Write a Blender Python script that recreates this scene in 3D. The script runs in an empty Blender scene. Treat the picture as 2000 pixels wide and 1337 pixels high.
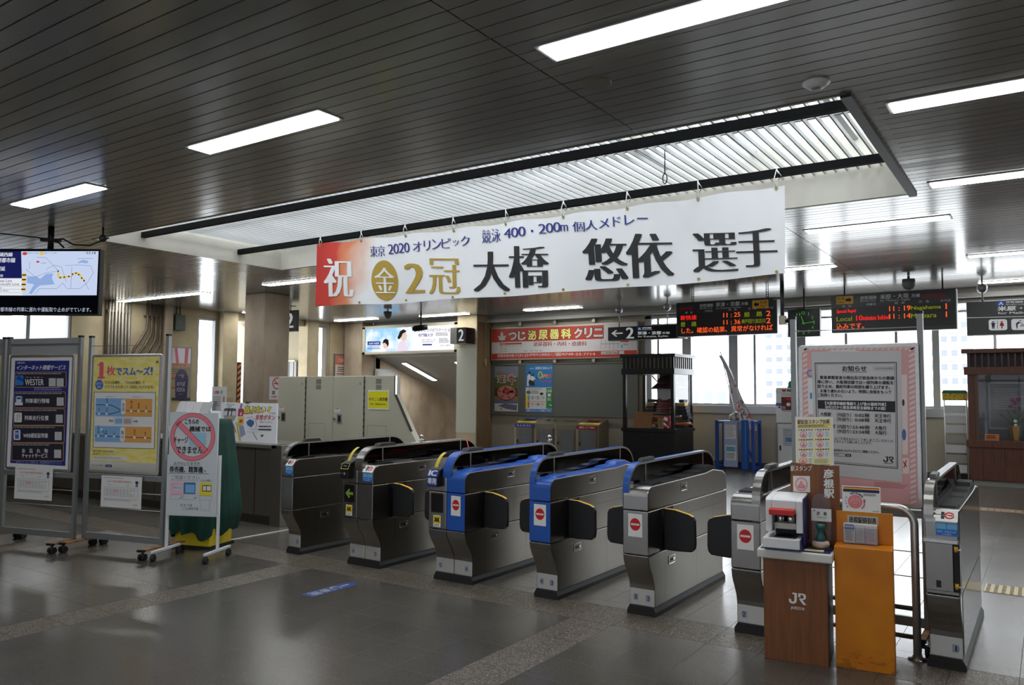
import bpy, bmesh, math, random
import numpy as np
from mathutils import Matrix, Vector

random.seed(7)
SC = bpy.context.scene
COL = SC.collection

# ------------------------------------------------------------------ camera
def make_camera():
    f = 1549.3
    yaw, pitch, roll = (math.radians(a) for a in (-34.05, 3.58, 0.358))
    fwd = Vector((math.sin(yaw)*math.cos(pitch), math.cos(yaw)*math.cos(pitch), math.sin(pitch)))
    right = Vector((math.cos(yaw), -math.sin(yaw), 0))
    up = right.cross(fwd)
    r = math.cos(roll)*right + math.sin(roll)*up
    u = -math.sin(roll)*right + math.cos(roll)*up
    cam = bpy.data.cameras.new('camera')
    cam.sensor_fit = 'HORIZONTAL'
    cam.sensor_width = 36.0
    cam.lens = f/2000*36.0
    cam.clip_start = 0.05
    cam.clip_end = 500
    o = bpy.data.objects.new('camera', cam)
    m = Matrix((r, u, -fwd)).transposed().to_4x4()
    m.translation = (0, 0, 1.6)
    o.matrix_world = m
    COL.objects.link(o)
    SC.camera = o
make_camera()

# ------------------------------------------------------------------ world / exposure
w = bpy.data.worlds.new('overcast_sky')
SC.world = w
w.use_nodes = True
nt = w.node_tree
nt.nodes.clear()
wo = nt.nodes.new('ShaderNodeOutputWorld')
wb = nt.nodes.new('ShaderNodeBackground')
wb.inputs['Color'].default_value = (0.90, 0.95, 1.0, 1)
wb.inputs['Strength'].default_value = 8.0
nt.links.new(wb.outputs[0], wo.inputs[0])
SC.view_settings.view_transform = 'Standard'
SC.view_settings.look = 'None'
SC.view_settings.exposure = 0.0
SC.view_settings.gamma = 1.0
SC.view_settings.use_curve_mapping = False
LAMP = 22.0        # radiance of the fluorescent diffusers

# ------------------------------------------------------------------ materials
def lin(c):
    return tuple((x/12.92 if x <= 0.04045 else ((x+0.055)/1.055)**2.4) for x in (v/255.0 for v in c))
MATS = {}
def M(name, rgb, rough=0.5, metal=0.0, spec=0.5, emit=0.0, alpha=1.0):
    """plain principled material, rgb in sRGB 0-255"""
    if name in MATS: return MATS[name]
    m = bpy.data.materials.new(name)
    m.use_nodes = True
    b = m.node_tree.nodes['Principled BSDF']
    c = lin(rgb) + (1,)
    b.inputs['Base Color'].default_value = c
    b.inputs['Roughness'].default_value = rough
    b.inputs['Metallic'].default_value = metal
    b.inputs['Specular IOR Level'].default_value = spec
    if emit:
        b.inputs['Emission Color'].default_value = c
        b.inputs['Emission Strength'].default_value = emit
    MATS[name] = m
    return m

class NB:
    """tiny node-expression builder"""
    def __init__(s, name):
        s.m = bpy.data.materials.new(name); s.m.use_nodes = True
        s.t = s.m.node_tree; s.b = s.t.nodes['Principled BSDF']
        MATS[name] = s.m
    def n(s, typ, ins=None, **kw):
        x = s.t.nodes.new(typ)
        for k, v in kw.items(): setattr(x, k, v)
        for k, v in (ins or {}).items(): s.set(x.inputs[k], v)
        return x
    def set(s, sock, v):
        if isinstance(v, bpy.types.NodeSocket): s.t.links.new(v, sock)
        elif v is not None: sock.default_value = v
    def math(s, op, a, b=0.0, c=None):
        x = s.n('ShaderNodeMath', {0: a, 1: b}, operation=op)
        if c is not None: s.set(x.inputs[2], c)
        return x.outputs[0]
    def pos(s):
        g = s.n('ShaderNodeNewGeometry')
        x = s.n('ShaderNodeSeparateXYZ', {0: g.outputs['Position']})
        return g.outputs['Position'], x.outputs[0], x.outputs[1], x.outputs[2]
    def mix(s, f, a, b):
        x = s.n('ShaderNodeMix', data_type='RGBA')
        s.set(x.inputs[0], f); s.set(x.inputs[6], a); s.set(x.inputs[7], b)
        return x.outputs[2]
    def noise(s, vec, scale, detail=3.0, rough=0.5):
        return s.n('ShaderNodeTexNoise', {'Vector': vec, 'Scale': scale, 'Detail': detail, 'Roughness': rough}).outputs[0]
    def scalev(s, vec, sc):
        return s.n('ShaderNodeVectorMath', {0: vec, 1: sc}, operation='MULTIPLY').outputs[0]
    def ramp(s, f, stops):
        x = s.n('ShaderNodeValToRGB', {0: f})
        e = x.color_ramp.elements
        while len(e) < len(stops): e.new(0.5)
        for i, (p, c) in enumerate(stops):
            e[i].position = p; e[i].color = tuple(c) + ((1,) if len(c) == 3 else ())
        return x.outputs[0]
    def out(s, k, v): s.set(s.b.inputs[k], v)
    def bump(s, h, strength=0.1, dist=0.01):
        x = s.n('ShaderNodeBump', {'Height': h, 'Strength': strength, 'Distance': dist})
        s.out('Normal', x.outputs[0])
def c4(rgb): return lin(rgb) + (1,)

def mottled(name, a, b, scale=3.0, rough=0.6, metal=0.0, stretch=(1, 1, 1), bump=0.0, detail=4.0, lo=0.35, hi=0.65):
    q = NB(name); p, x, y, z = q.pos()
    f = q.noise(q.scalev(p, stretch), scale, detail)
    col = q.ramp(f, [(lo, lin(a)), (hi, lin(b))])
    q.out('Base Color', col); q.out('Roughness', rough); q.out('Metallic', metal)
    if bump: q.bump(f, bump, 0.01)
    return q.m

def make_floor_mat():
    q = NB('floor_tiles'); p, x, y, z = q.pos()
    T = 0.3365
    inside = q.math('GREATER_THAN', y, 5.44)                        # inside the gate line
    ty = q.math('DIVIDE', q.math('SUBTRACT', y, q.math('MULTIPLY_ADD', inside, 0.35, 2.54)), T)
    tx = q.math('DIVIDE', q.math('ADD', x, 2.54), T)
    def joint(t):
        fr = q.math('FRACT', t)
        d = q.math('MINIMUM', fr, q.math('SUBTRACT', 1.0, fr))
        return q.math('LESS_THAN', d, 0.0055)
    # the long bands of pebble-finish tiles
    def band(v, a, b):
        return q.math('MULTIPLY', q.math('GREATER_THAN', v, a), q.math('LESS_THAN', v, b))
    pm = q.math('MODULO', q.math('ADD', x, 2.54 + 0.3365 + 3.0285*10), 3.0285)
    bx = q.math('MULTIPLY', q.math('LESS_THAN', pm, 0.3365), q.math('LESS_THAN', y, 5.44))
    by = band(y, 5.02, 5.44)
    bnd = q.math('MAXIMUM', bx, by)
    jx = joint(tx); jy = joint(ty)
    jy = q.math('MULTIPLY', jy, q.math('SUBTRACT', 1.0, by))
    jx2 = q.math('MULTIPLY', jx, q.math('SUBTRACT', 1.0, q.math('MULTIPLY', by, 0.0)))
    e1 = q.math('LESS_THAN', q.math('ABSOLUTE', q.math('SUBTRACT', y, 5.02)), 0.003)
    e2 = q.math('LESS_THAN', q.math('ABSOLUTE', q.math('SUBTRACT', y, 5.44)), 0.003)
    j = q.math('MAXIMUM', q.math('MAXIMUM', jx2, jy), q.math('MAXIMUM', e1, e2))
    cell = q.n('ShaderNodeCombineXYZ', {0: q.math('FLOOR', tx), 1: q.math('FLOOR', ty)}).outputs[0]
    wn = q.n('ShaderNodeTexWhiteNoise', {'Vector': cell}).outputs[0]
    sp = q.noise(p, 170.0, 2.0, 0.7)
    stone = q.ramp(sp, [(0.30, lin((54, 52, 48))), (0.52, lin((78, 74, 68))), (0.72, lin((118, 111, 101)))])
    tint = q.n('ShaderNodeHueSaturation', {'Value': q.math('MULTIPLY_ADD', wn, 0.08, 0.94), 'Color': stone}).outputs[0]
    light = q.n('ShaderNodeHueSaturation', {'Value': q.math('MULTIPLY_ADD', wn, 0.08, 1.25), 'Color': stone}).outputs[0]
    tint = q.mix(inside, tint, light)
    vo = q.n('ShaderNodeTexVoronoi', {'Vector': p, 'Scale': 120.0})
    wv = q.n('ShaderNodeTexWhiteNoise', {'Vector': vo.outputs['Position']}).outputs[0]
    peb = q.ramp(wv, [(0.0, lin((66, 59, 51))), (0.45, lin((98, 88, 77))), (0.8, lin((126, 114, 100))), (1.0, lin((160, 148, 134)))])
    peb = q.mix(q.math('GREATER_THAN', vo.outputs['Distance'], 0.62), peb, c4((58, 52, 46)))
    col = q.mix(bnd, tint, peb)
    col = q.mix(j, col, c4((44, 42, 40)))
    big = q.noise(p, 1.3, 3.0)
    col = q.n('ShaderNodeHueSaturation', {'Value': q.math('MULTIPLY_ADD', big, 0.5, 0.75), 'Color': col}).outputs[0]
    q.out('Base Color', col)
    r = q.math('MULTIPLY_ADD', big, 0.10, 0.19)
    r = q.math('ADD', r, q.math('MULTIPLY', wn, 0.015))
    r = q.math('ADD', r, q.math('MULTIPLY', bnd, 0.16))
    r = q.math('ADD', r, q.math('MULTIPLY', j, 0.4))
    q.out('Roughness', r)
    q.out('Specular IOR Level', 0.55)
    q.bump(q.math('ADD', q.math('MULTIPLY', sp, 0.1), q.math('MULTIPLY', vo.outputs['Distance'], q.math('MULTIPLY', bnd, -0.7))), 0.10, 0.002)
    return q.m
FLOOR = make_floor_mat()

def make_steel(name, a=(128, 125, 120), b=(150, 147, 141), rough=0.30, axis=(2, 2, 160)):
    q = NB(name); tc = q.n('ShaderNodeTexCoord').outputs['Object']
    f = q.noise(q.scalev(tc, axis), 6.0, 2.0)
    g = q.noise(tc, 5.0, 3.0)
    q.out('Base Color', q.ramp(f, [(0.3, lin(a)), (0.7, lin(b))]))
    q.out('Metallic', 1.0)
    q.out('Roughness', q.math('MULTIPLY_ADD', f, 0.03, rough))
    return q.m
STEEL = make_steel('brushed_steel', (122, 117, 110), (131, 126, 118), 0.28)  # gate sides: shade of the dark lanes put into this darker tone
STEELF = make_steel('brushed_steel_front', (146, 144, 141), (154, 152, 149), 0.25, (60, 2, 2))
STEELD = make_steel('dull_dark_steel', (96, 90, 82), (112, 106, 96), 0.38)
ALU = make_steel('aluminium', (176, 176, 176), (196, 196, 196), 0.32, (2, 2, 60))
ALUD = M('grey_aluminium', (140, 142, 142), 0.45, 0.7)

WHITE = M('white_print', (238, 238, 236), 0.5)
PAPER = M('paper_white', (226, 226, 224), 0.7)
BLACK = M('black_print', (22, 22, 24), 0.5)
INK = M('dark_ink', (48, 48, 52), 0.6)
GREYP = M('grey_print', (150, 150, 152), 0.6)
RED = M('red_print', (206, 40, 34), 0.45)
BLUE = M('gate_blue', (20, 84, 178), 0.35)
NAVY = M('navy_print', (26, 34, 92), 0.45)
YEL = M('yellow_print', (236, 216, 40), 0.5)
GOLD = M('gold_print', (190, 156, 52), 0.5)
SKYB = M('light_blue_print', (120, 180, 226), 0.5)
ORANGE = M('orange_print', (232, 160, 74), 0.5)
PINK = M('pink_print', (240, 130, 150), 0.5)
PINKL = M('pale_pink_print', (224, 168, 170), 0.55)
GREENP = M('green_print', (48, 140, 70), 0.5)
BLKP = M('black_plastic', (18, 18, 20), 0.45, spec=0.35)
RUBBER = M('black_rubber', (26, 26, 27), 0.6)
DARKP = M('dark_grey_plastic', (52, 54, 56), 0.45)
CHROME = M('chrome', (210, 210, 212), 0.15, 1.0)
CREAM = mottled('cream_concrete_paint', (172, 157, 126), (196, 180, 147), 1.6, 0.7, bump=0.08)
CONC = mottled('bare_concrete', (168, 150, 128), (194, 178, 158), 2.2, 0.75, bump=0.12, stretch=(1, 1, 0.6))
CONCSH = mottled('shaded_concrete', (132, 108, 78), (152, 128, 96), 2.0, 0.75, bump=0.12, stretch=(1, 1, 0.5))
STUCCO = mottled('pale_stucco', (168, 160, 142), (188, 180, 162), 90.0, 0.8, bump=0.25)
WALLP = M('far_wall_paint', (150, 145, 134), 0.7)
FRAMEW = M('window_frame_grey', (168, 170, 172), 0.45)
BEAMG = M('beam_grey_paint', (150, 148, 142), 0.5)
CEILM = mottled('ceiling_panel_paint', (136, 135, 131), (146, 145, 141), 0.7, 0.17)
CEILM.node_tree.nodes['Principled BSDF'].inputs['Specular IOR Level'].default_value = 0.75
GROOVE = M('ceiling_groove', (26, 26, 25), 0.8)
WOODB = mottled('brown_wood_veneer', (118, 70, 34), (134, 82, 44), 7.0, 0.45, stretch=(9, 9, 0.6))
WOODD = mottled('dark_red_wood', (84, 44, 30), (108, 60, 40), 5.0, 0.42, stretch=(8, 8, 0.6))
BLKW = M('black_lacquer', (18, 18, 20), 0.35)

def make_glass(name, tint=(1, 1, 1), refl=0.08, rough=0.02):
    m = bpy.data.materials.new(name); m.use_nodes = True
    t = m.node_tree; t.nodes.clear()
    o = t.nodes.new('ShaderNodeOutputMaterial'); mx = t.nodes.new('ShaderNodeMixShader')
    tr = t.nodes.new('ShaderNodeBsdfTransparent'); gl = t.nodes.new('ShaderNodeBsdfGlossy')
    lw = t.nodes.new('ShaderNodeLayerWeight'); lw.inputs['Blend'].default_value = 0.5      # same from both sides
    pw = t.nodes.new('ShaderNodeMath'); pw.operation = 'POWER'; pw.inputs[1].default_value = 4.0
    t.links.new(lw.outputs['Facing'], pw.inputs[0])
    fr = t.nodes.new('ShaderNodeMath'); fr.operation = 'MULTIPLY_ADD'; fr.inputs[1].default_value = 0.7; fr.inputs[2].default_value = 0.05
    t.links.new(pw.outputs[0], fr.inputs[0])
    tr.inputs[0].default_value = tuple(tint) + (1,)
    gl.inputs['Roughness'].default_value = rough
    t.links.new(fr.outputs[0], mx.inputs[0]); t.links.new(tr.outputs[0], mx.inputs[1])
    t.links.new(gl.outputs[0], mx.inputs[2]); t.links.new(mx.outputs[0], o.inputs[0])
    MATS[name] = m
    return m
GLASS = make_glass('window_glass')
FILLGLASS = make_glass('entrance_fill_glass', (0.13, 0.13, 0.135), rough=0.1)
ROOFGLASS = make_glass('roof_light_glass', (0.5, 0.51, 0.52), rough=0.1)
ACRYL = make_glass('dark_acrylic', (0.035, 0.03, 0.027), rough=0.08)
CLEARP = make_glass('clear_plastic', (0.85, 0.86, 0.88), rough=0.1)

def emat(name, rgb, strength):
    m = bpy.data.materials.new(name); m.use_nodes = True
    t = m.node_tree; t.nodes.clear()
    o = t.nodes.new('ShaderNodeOutputMaterial'); e = t.nodes.new('ShaderNodeEmission')
    e.inputs[0].default_value = c4(rgb); e.inputs[1].default_value = strength
    t.links.new(e.outputs[0], o.inputs[0]); MATS[name] = m
    return m
TUBE = emat('fluorescent_diffuser', (250, 252, 250), LAMP)
LEDR = emat('led_red', (255, 40, 30), 1.0)
LEDO = emat('led_orange', (255, 96, 40), 1.0)
LEDG = emat('led_green', (138, 150, 24), 0.7)

# ------------------------------------------------------------------ mesh builder
class MB:
    def __init__(s):
        s.v = []; s.f = []; s.fm = []; s.sm = []; s.mats = []
    def mi(s, m):
        if m not in s.mats: s.mats.append(m)
        return s.mats.index(m)
    def add(s, vs, fs, m, smooth=False):
        o = len(s.v); s.v.extend([tuple(a) for a in vs]); k = s.mi(m)
        for f in fs:
            s.f.append(tuple(i+o for i in f)); s.fm.append(k); s.sm.append(smooth)
        return s
    def face(s, pts, m): return s.add(pts, [tuple(range(len(pts)))], m)
    def box(s, x0, y0, z0, x1, y1, z1, m):
        if x0 > x1: x0, x1 = x1, x0
        if y0 > y1: y0, y1 = y1, y0
        if z0 > z1: z0, z1 = z1, z0
        v = [(x0, y0, z0), (x1, y0, z0), (x1, y1, z0), (x0, y1, z0), (x0, y0, z1), (x1, y0, z1), (x1, y1, z1), (x0, y1, z1)]
        return s.add(v, [(0, 3, 2, 1), (4, 5, 6, 7), (0, 1, 5, 4), (1, 2, 6, 5), (2, 3, 7, 6), (3, 0, 4, 7)], m)
    def prism(s, prof, axis, a0, a1, m, edge=None, cap=None, smooth=False):
        """closed 2-D profile swept along an axis; edge: per-segment materials"""
        def P(p, a):
            return {'x': (a, p[0], p[1]), 'y': (p[0], a, p[1]), 'z': (p[0], p[1], a)}[axis]
        n = len(prof)
        s.add([P(p, a0) for p in prof], [tuple(range(n))], cap or m)
        s.add([P(p, a1) for p in prof], [tuple(range(n-1, -1, -1))], cap or m)
        for i in range(n):
            j = (i+1) % n
            s.add([P(prof[i], a0), P(prof[j], a0), P(prof[j], a1), P(prof[i], a1)], [(0, 1, 2, 3)], (edge[i] if edge else m), smooth)
        return s
    def cyl(s, p0, p1, r, m, n=14, r2=None, caps=True):
        p0 = Vector(p0); p1 = Vector(p1); d = (p1-p0).normalized()
        a = d.orthogonal().normalized(); b = d.cross(a); r2 = r if r2 is None else r2
        A = [p0+r*(math.cos(t)*a+math.sin(t)*b) for t in (2*math.pi*i/n for i in range(n))]
        B = [p1+r2*(math.cos(t)*a+math.sin(t)*b) for t in (2*math.pi*i/n for i in range(n))]
        s.add(A+B, [(i, (i+1) % n, n+(i+1) % n, n+i) for i in range(n)], m, True)
        if caps:
            s.add(A, [tuple(range(n-1, -1, -1))], m); s.add(B, [tuple(range(n))], m)
        return s
    def tube(s, pts, r, m, n=10):
        pts = [Vector(p) for p in pts]; rings = []
        a = None
        for i, p in enumerate(pts):
            d = (pts[min(i+1, len(pts)-1)]-pts[max(i-1, 0)]).normalized()
            if a is None: a = d.orthogonal().normalized()
            a = (a-d*a.dot(d)).normalized(); b = d.cross(a)
            rings.append([p+r*(math.cos(t)*a+math.sin(t)*b) for t in (2*math.pi*k/n for k in range(n))])
        vs = [v for q in rings for v in q]
        fs = [(i*n+k, i*n+(k+1) % n, (i+1)*n+(k+1) % n, (i+1)*n+k) for i in range(len(pts)-1) for k in range(n)]
        s.add(vs, fs, m, True)
        s.add(rings[0], [tuple(range(n-1, -1, -1))], m); s.add(rings[-1], [tuple(range(n))], m)
        return s
    def lathe(s, prof, c, m, n=24, sx=1, sy=1):
        vs = []; fs = []
        for r, z in prof:
            for k in range(n):
                t = 2*math.pi*k/n
                vs.append((c[0]+r*sx*math.cos(t), c[1]+r*sy*math.sin(t), c[2]+z))
        for i in range(len(prof)-1):
            for k in range(n):
                fs.append((i*n+k, i*n+(k+1) % n, (i+1)*n+(k+1) % n, (i+1)*n+k))
        s.add(vs, fs, m, True)
        s.add(vs[:n], [tuple(range(n-1, -1, -1))], m); s.add(vs[-n:], [tuple(range(n))], m)
        return s
    def ball(s, c, r, m, n=14, sx=1, sy=1, sz=1):
        return s.lathe([(max(1e-4, r*math.sin(math.pi*i/8)), -r*sz*math.cos(math.pi*i/8)) for i in range(9)], c, m, n, sx, sy)
    def build(s, name, parent=None, bevel=0.0, loc=None, seg=2, recalc=True):
        me = bpy.data.meshes.new(name)
        me.from_pydata([tuple(map(float, a)) for a in s.v], [], s.f)
        for m in s.mats: me.materials.append(m)
        me.polygons.foreach_set('material_index', s.fm)
        me.polygons.foreach_set('use_smooth', s.sm)
        if recalc or bevel:
            b = bmesh.new(); b.from_mesh(me)
            bmesh.ops.remove_doubles(b, verts=b.verts, dist=1e-5)
            bmesh.ops.recalc_face_normals(b, faces=b.faces)
            b.to_mesh(me); b.free()
        me.update()
        o = bpy.data.objects.new(name, me)
        COL.objects.link(o)
        if parent is not None: o.parent = parent
        if loc is not None: o.location = loc
        if bevel:
            md = o.modifiers.new('edge', 'BEVEL'); md.width = bevel; md.segments = seg
            md.limit_method = 'ANGLE'; md.angle_limit = math.radians(35); md.harden_normals = False
        return o

# ------------------------------------------------------------------ lettering
GLY = {}
def glyphs(s, res=2, thin=0.0):
    if (s, res, thin) in GLY: return GLY[(s, res, thin)]
    cu = bpy.data.curves.new('lettering', 'FONT'); cu.body = s; cu.size = 1.0; cu.resolution_u = res; cu.offset = -thin
    ob = bpy.data.objects.new('lettering', cu)
    me = bpy.data.meshes.new_from_object(ob)
    v = np.array([(a.co.x, a.co.y) for a in me.vertices]) if len(me.vertices) else np.zeros((0, 2))
    f = [tuple(p.vertices) for p in me.polygons]
    bpy.data.objects.remove(ob); bpy.data.curves.remove(cu); bpy.data.meshes.remove(me)
    GLY[(s, res, thin)] = (v, f)
    return v, f

def homog(src, w, h):
    dst = [(0, 0), (w, 0), (w, h), (0, h)]
    A = []; B = []
    for (x, y), (u, v) in zip(src, dst):
        A.append([x, y, 1, 0, 0, 0, -u*x, -u*y]); B.append(u)
        A.append([0, 0, 0, x, y, 1, -v*x, -v*y]); B.append(v)
    return np.append(np.linalg.solve(np.array(A, float), np.array(B, float)), 1).reshape(3, 3)

class Print:
    """flat artwork on a panel.  O = top-left corner, U right, V down (unit vectors), w x h metres.
    artwork coordinates: quad = the four corners TL,TR,BR,BL in artwork units"""
    def __init__(s, mb, O, U, V, w, h, quad=None, lift=0.0008, step=0.0005, warp=None):
        s.mb = mb; s.O = Vector(O); s.U = Vector(U).normalized(); s.V = Vector(V).normalized()
        s.N = s.V.cross(s.U).normalized(); s.w = w; s.h = h
        s.H = homog(quad or [(0, 0), (100, 0), (100, 100), (0, 100)], w, h)
        s.lift = lift; s.step = step; s.warp = warp
    def uv(s, x, y):
        a = s.H @ np.array([x, y, 1.0]); return a[0]/a[2], a[1]/a[2]
    def P(s, u, v, l):
        d = s.lift+s.step*l
        if s.warp: d += s.warp(u, v)
        return s.O+s.U*u+s.V*v+s.N*d
    def polyuv(s, pts, m, l=0): s.mb.face([s.P(u, v, l) for u, v in pts], m); return s
    def poly(s, pts, m, l=0): return s.polyuv([s.uv(x, y) for x, y in pts], m, l)
    def rect(s, x0, y0, x1, y1, m, l=0): return s.poly([(x0, y0), (x1, y0), (x1, y1), (x0, y1)], m, l)
    def fill(s, m, l=0): return s.polyuv([(0, 0), (s.w, 0), (s.w, s.h), (0, s.h)], m, l)
    def rrect(s, x0, y0, x1, y1, r, m, l=0):
        pts = []
        for cx, cy, a0 in ((x1-r, y0+r, -90), (x1-r, y1-r, 0), (x0+r, y1-r, 90), (x0+r, y0+r, 180)):
            for k in range(5):
                a = math.radians(a0+22.5*k); pts.append((cx+r*math.cos(a), cy+r*math.sin(a)))
        return s.poly(pts, m, l)
    def disc(s, cx, cy, rx, ry, m, l=0, n=28):
        return s.poly([(cx+rx*math.cos(2*math.pi*k/n), cy+ry*math.sin(2*math.pi*k/n)) for k in range(n)], m, l)
    def ring(s, cx, cy, rx, ry, t, m, l=0, n=40):
        for k in range(n):
            a, b = 2*math.pi*k/n, 2*math.pi*(k+1)/n
            s.poly([(cx+rx*math.cos(a), cy+ry*math.sin(a)), (cx+rx*math.cos(b), cy+ry*math.sin(b)),
                    (cx+rx*t*math.cos(b), cy+ry*t*math.sin(b)), (cx+rx*t*math.cos(a), cy+ry*t*math.sin(a))], m, l)
        return s
    def line(s, x0, y0, x1, y1, t, m, l=0):
        d = math.hypot(x1-x0, y1-y0) or 1; nx, ny = -(y1-y0)/d*t/2, (x1-x0)/d*t/2
        return s.poly([(x0+nx, y0+ny), (x1+nx, y1+ny), (x1-nx, y1-ny), (x0-nx, y0-ny)], m, l)
    def path(s, pts, t, m, l=0):
        for a, b in zip(pts[:-1], pts[1:]): s.line(*a, *b, t, m, l)
        return s
    def frame(s, x0, y0, x1, y1, t, m, l=0):
        s.line(x0, y0, x1, y0, t, m, l); s.line(x0, y1, x1, y1, t, m, l)
        s.line(x0, y0, x0, y1, t, m, l); s.line(x1, y0, x1, y1, t, m, l); return s
    def text(s, body, x0, y0, x1, y1, m, l=1, bx=0.0, by=0.0, res=2, skew=0.0, thin=0.0):
        """lettering stretched to fill the box; bx/by thicken strokes sideways/upright (in em)"""
        v, f = glyphs(body, res, thin)
        if not len(v): return s
        lo, hi = v.min(0), v.max(0)
        sp = np.maximum(hi-lo, 1e-6)
        if len(body) == 1:                       # keep single characters from being pulled out of shape
            a_, b_ = s.uv(x0, (y0+y1)/2), s.uv(x1, (y0+y1)/2); c_, d_ = s.uv((x0+x1)/2, y0), s.uv((x0+x1)/2, y1)
            kx = math.dist(a_, b_)/sp[0]; ky = math.dist(c_, d_)/sp[1]
            if kx > 1.35*ky: q = 1.15*ky/kx; m_ = (x0+x1)/2; x0, x1 = m_-(x1-x0)/2*q, m_+(x1-x0)/2*q
            elif ky > 1.9*kx: q = 1.2*kx/ky; m_ = (y0+y1)/2; y0, y1 = m_-(y1-y0)/2*q, m_+(y1-y0)/2*q
        c = [s.uv(x, y) for x, y in ((x0, y0), (x1, y0), (x1, y1), (x0, y1))]
        offs = [(0, 0)]
        if bx: offs += [(bx, 0), (-bx, 0)]+([(bx*k/4, 0) for k in (-3, -2, -1, 1, 2, 3)] if thin else [])
        if by: offs += [(0, by), (0, -by)]
        if bx and by: offs += [(bx*.7, by*.7), (-bx*.7, by*.7), (bx*.7, -by*.7), (-bx*.7, -by*.7)]
        for k_, (dx, dy) in enumerate(offs):                 # copies sit a hair apart, never in one plane
            t = (v+np.array([dx, dy])-lo)/sp
            a = t[:, 0]; b = 1-t[:, 1]
            if skew: a = a+skew*(0.5-b)
            P = []
            for i in range(len(t)):
                q, r = a[i], b[i]
                u = (1-q)*(1-r)*c[0][0]+q*(1-r)*c[1][0]+q*r*c[2][0]+(1-q)*r*c[3][0]
                w_ = (1-q)*(1-r)*c[0][1]+q*(1-r)*c[1][1]+q*r*c[2][1]+(1-q)*r*c[3][1]
                P.append(s.P(u, w_, l+.09*k_))
            s.mb.add(P, f, m)
        return s
    def vtext(s, body, x0, y0, x1, y1, m, l=1, **k):
        n = len(body); h = (y1-y0)/n
        for i, ch in enumerate(body): s.text(ch, x0, y0+h*(i+.06), x1, y0+h*(i+.94), m, l, **k)
        return s
    def greek(s, x0, y0, x1, y1, n, m, l=1, seed=0, fill=0.45):
        """rows of print too small to read: broken dashes"""
        R = random.Random(seed*31+n); rh = (y1-y0)/n
        for i in range(n):
            x = x0; end = x1-(x1-x0)*R.random()*0.25
            while x < end:
                w_ = (x1-x0)*R.uniform(.03, .12); s.rect(x, y0+rh*i, min(x+w_, end), y0+rh*(i+fill), m, l); x += w_+(x1-x0)*.012
        return s
def jr_logo(P, x0, y0, x1, y1, m, l=1):
    J = [(0, .60), (.14, .60), (.16, .76), (.24, .83), (.31, .77), (.335, .6), (.335, .14), (.22, .14), (.22, 0), (.48, 0), (.48, .65), (.44, .88), (.30, 1), (.17, 1), (.04, .9)]
    R = [(.55, 0), (.88, 0), (.98, .07), (1, .16), (1, .38), (.93, .52), (.80, .57), (1.02, 1), (.84, 1), (.62, .58), (.62, .46), (.82, .44), (.86, .37), (.86, .2), (.82, .14), (.69, .14), (.69, .36), (.55, .36)]
    for q in (J, R): P.poly([(x0+(x1-x0)*a, y0+(y1-y0)*b) for a, b in q], m, l)

# ------------------------------------------------------------------ scene objects
def thing(name, label, cat, loc=(0, 0, 0), rz=0.0, group=None):
    o = bpy.data.objects.new(name, None); COL.objects.link(o)
    o.empty_display_size = 0.1
    o.location = loc; o.rotation_euler = (0, 0, rz)
    return tag(o, label, cat, group)
def tag(o, label, cat, group=None):
    o['label'] = label; o['category'] = cat
    if group: o['group'] = group
    return o
def struct(o, label=None):
    o['kind'] = 'structure'
    if label: o['label'] = label
    return o
def lbl(o, label): o['label'] = label; return o
X_, D_ = (1, 0, 0), (0, 0, -1)
def facing(mb, x0, x1, z0, z1, y, quad=None, **k):
    """a Print facing the gate-line side (towards -y), drawn just proud of the plane y"""
    return Print(mb, (x0, y, z1), X_, D_, x1-x0, z1-z0, quad, **k)
def dup(root, loc, label=None, rz=None):
    r = root.copy(); COL.objects.link(r); r.location = loc
    if rz is not None: r.rotation_euler = (0, 0, rz)
    if label: r['label'] = label
    for ch in list(root.children):
        c = ch.copy(); COL.objects.link(c); c.parent = r
        for g in list(ch.children):
            d = g.copy(); COL.objects.link(d); d.parent = c
    return r
# ================================================================== THE SETTING
HC = 3.6; YW = 17.2; XL = -17.5; XR = 7.0; YF = -5.0
SKY = (-10.5, -1.06, 5.55, 8.68)         # roof-light opening in the ceiling

def build_floor():
    b = MB()
    b.face([(XL, YF, 0), (XR, YF, 0), (XR, YW+.1, 0), (XL, YW+.1, 0)], FLOOR)
    b.face([(-21.2, 12.9, 0), (XL, 12.9, 0), (XL, 15.5, 0), (-21.2, 15.5, 0)], FLOOR)
    o = b.build('floor', recalc=False); struct(o)
build_floor()

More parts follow.
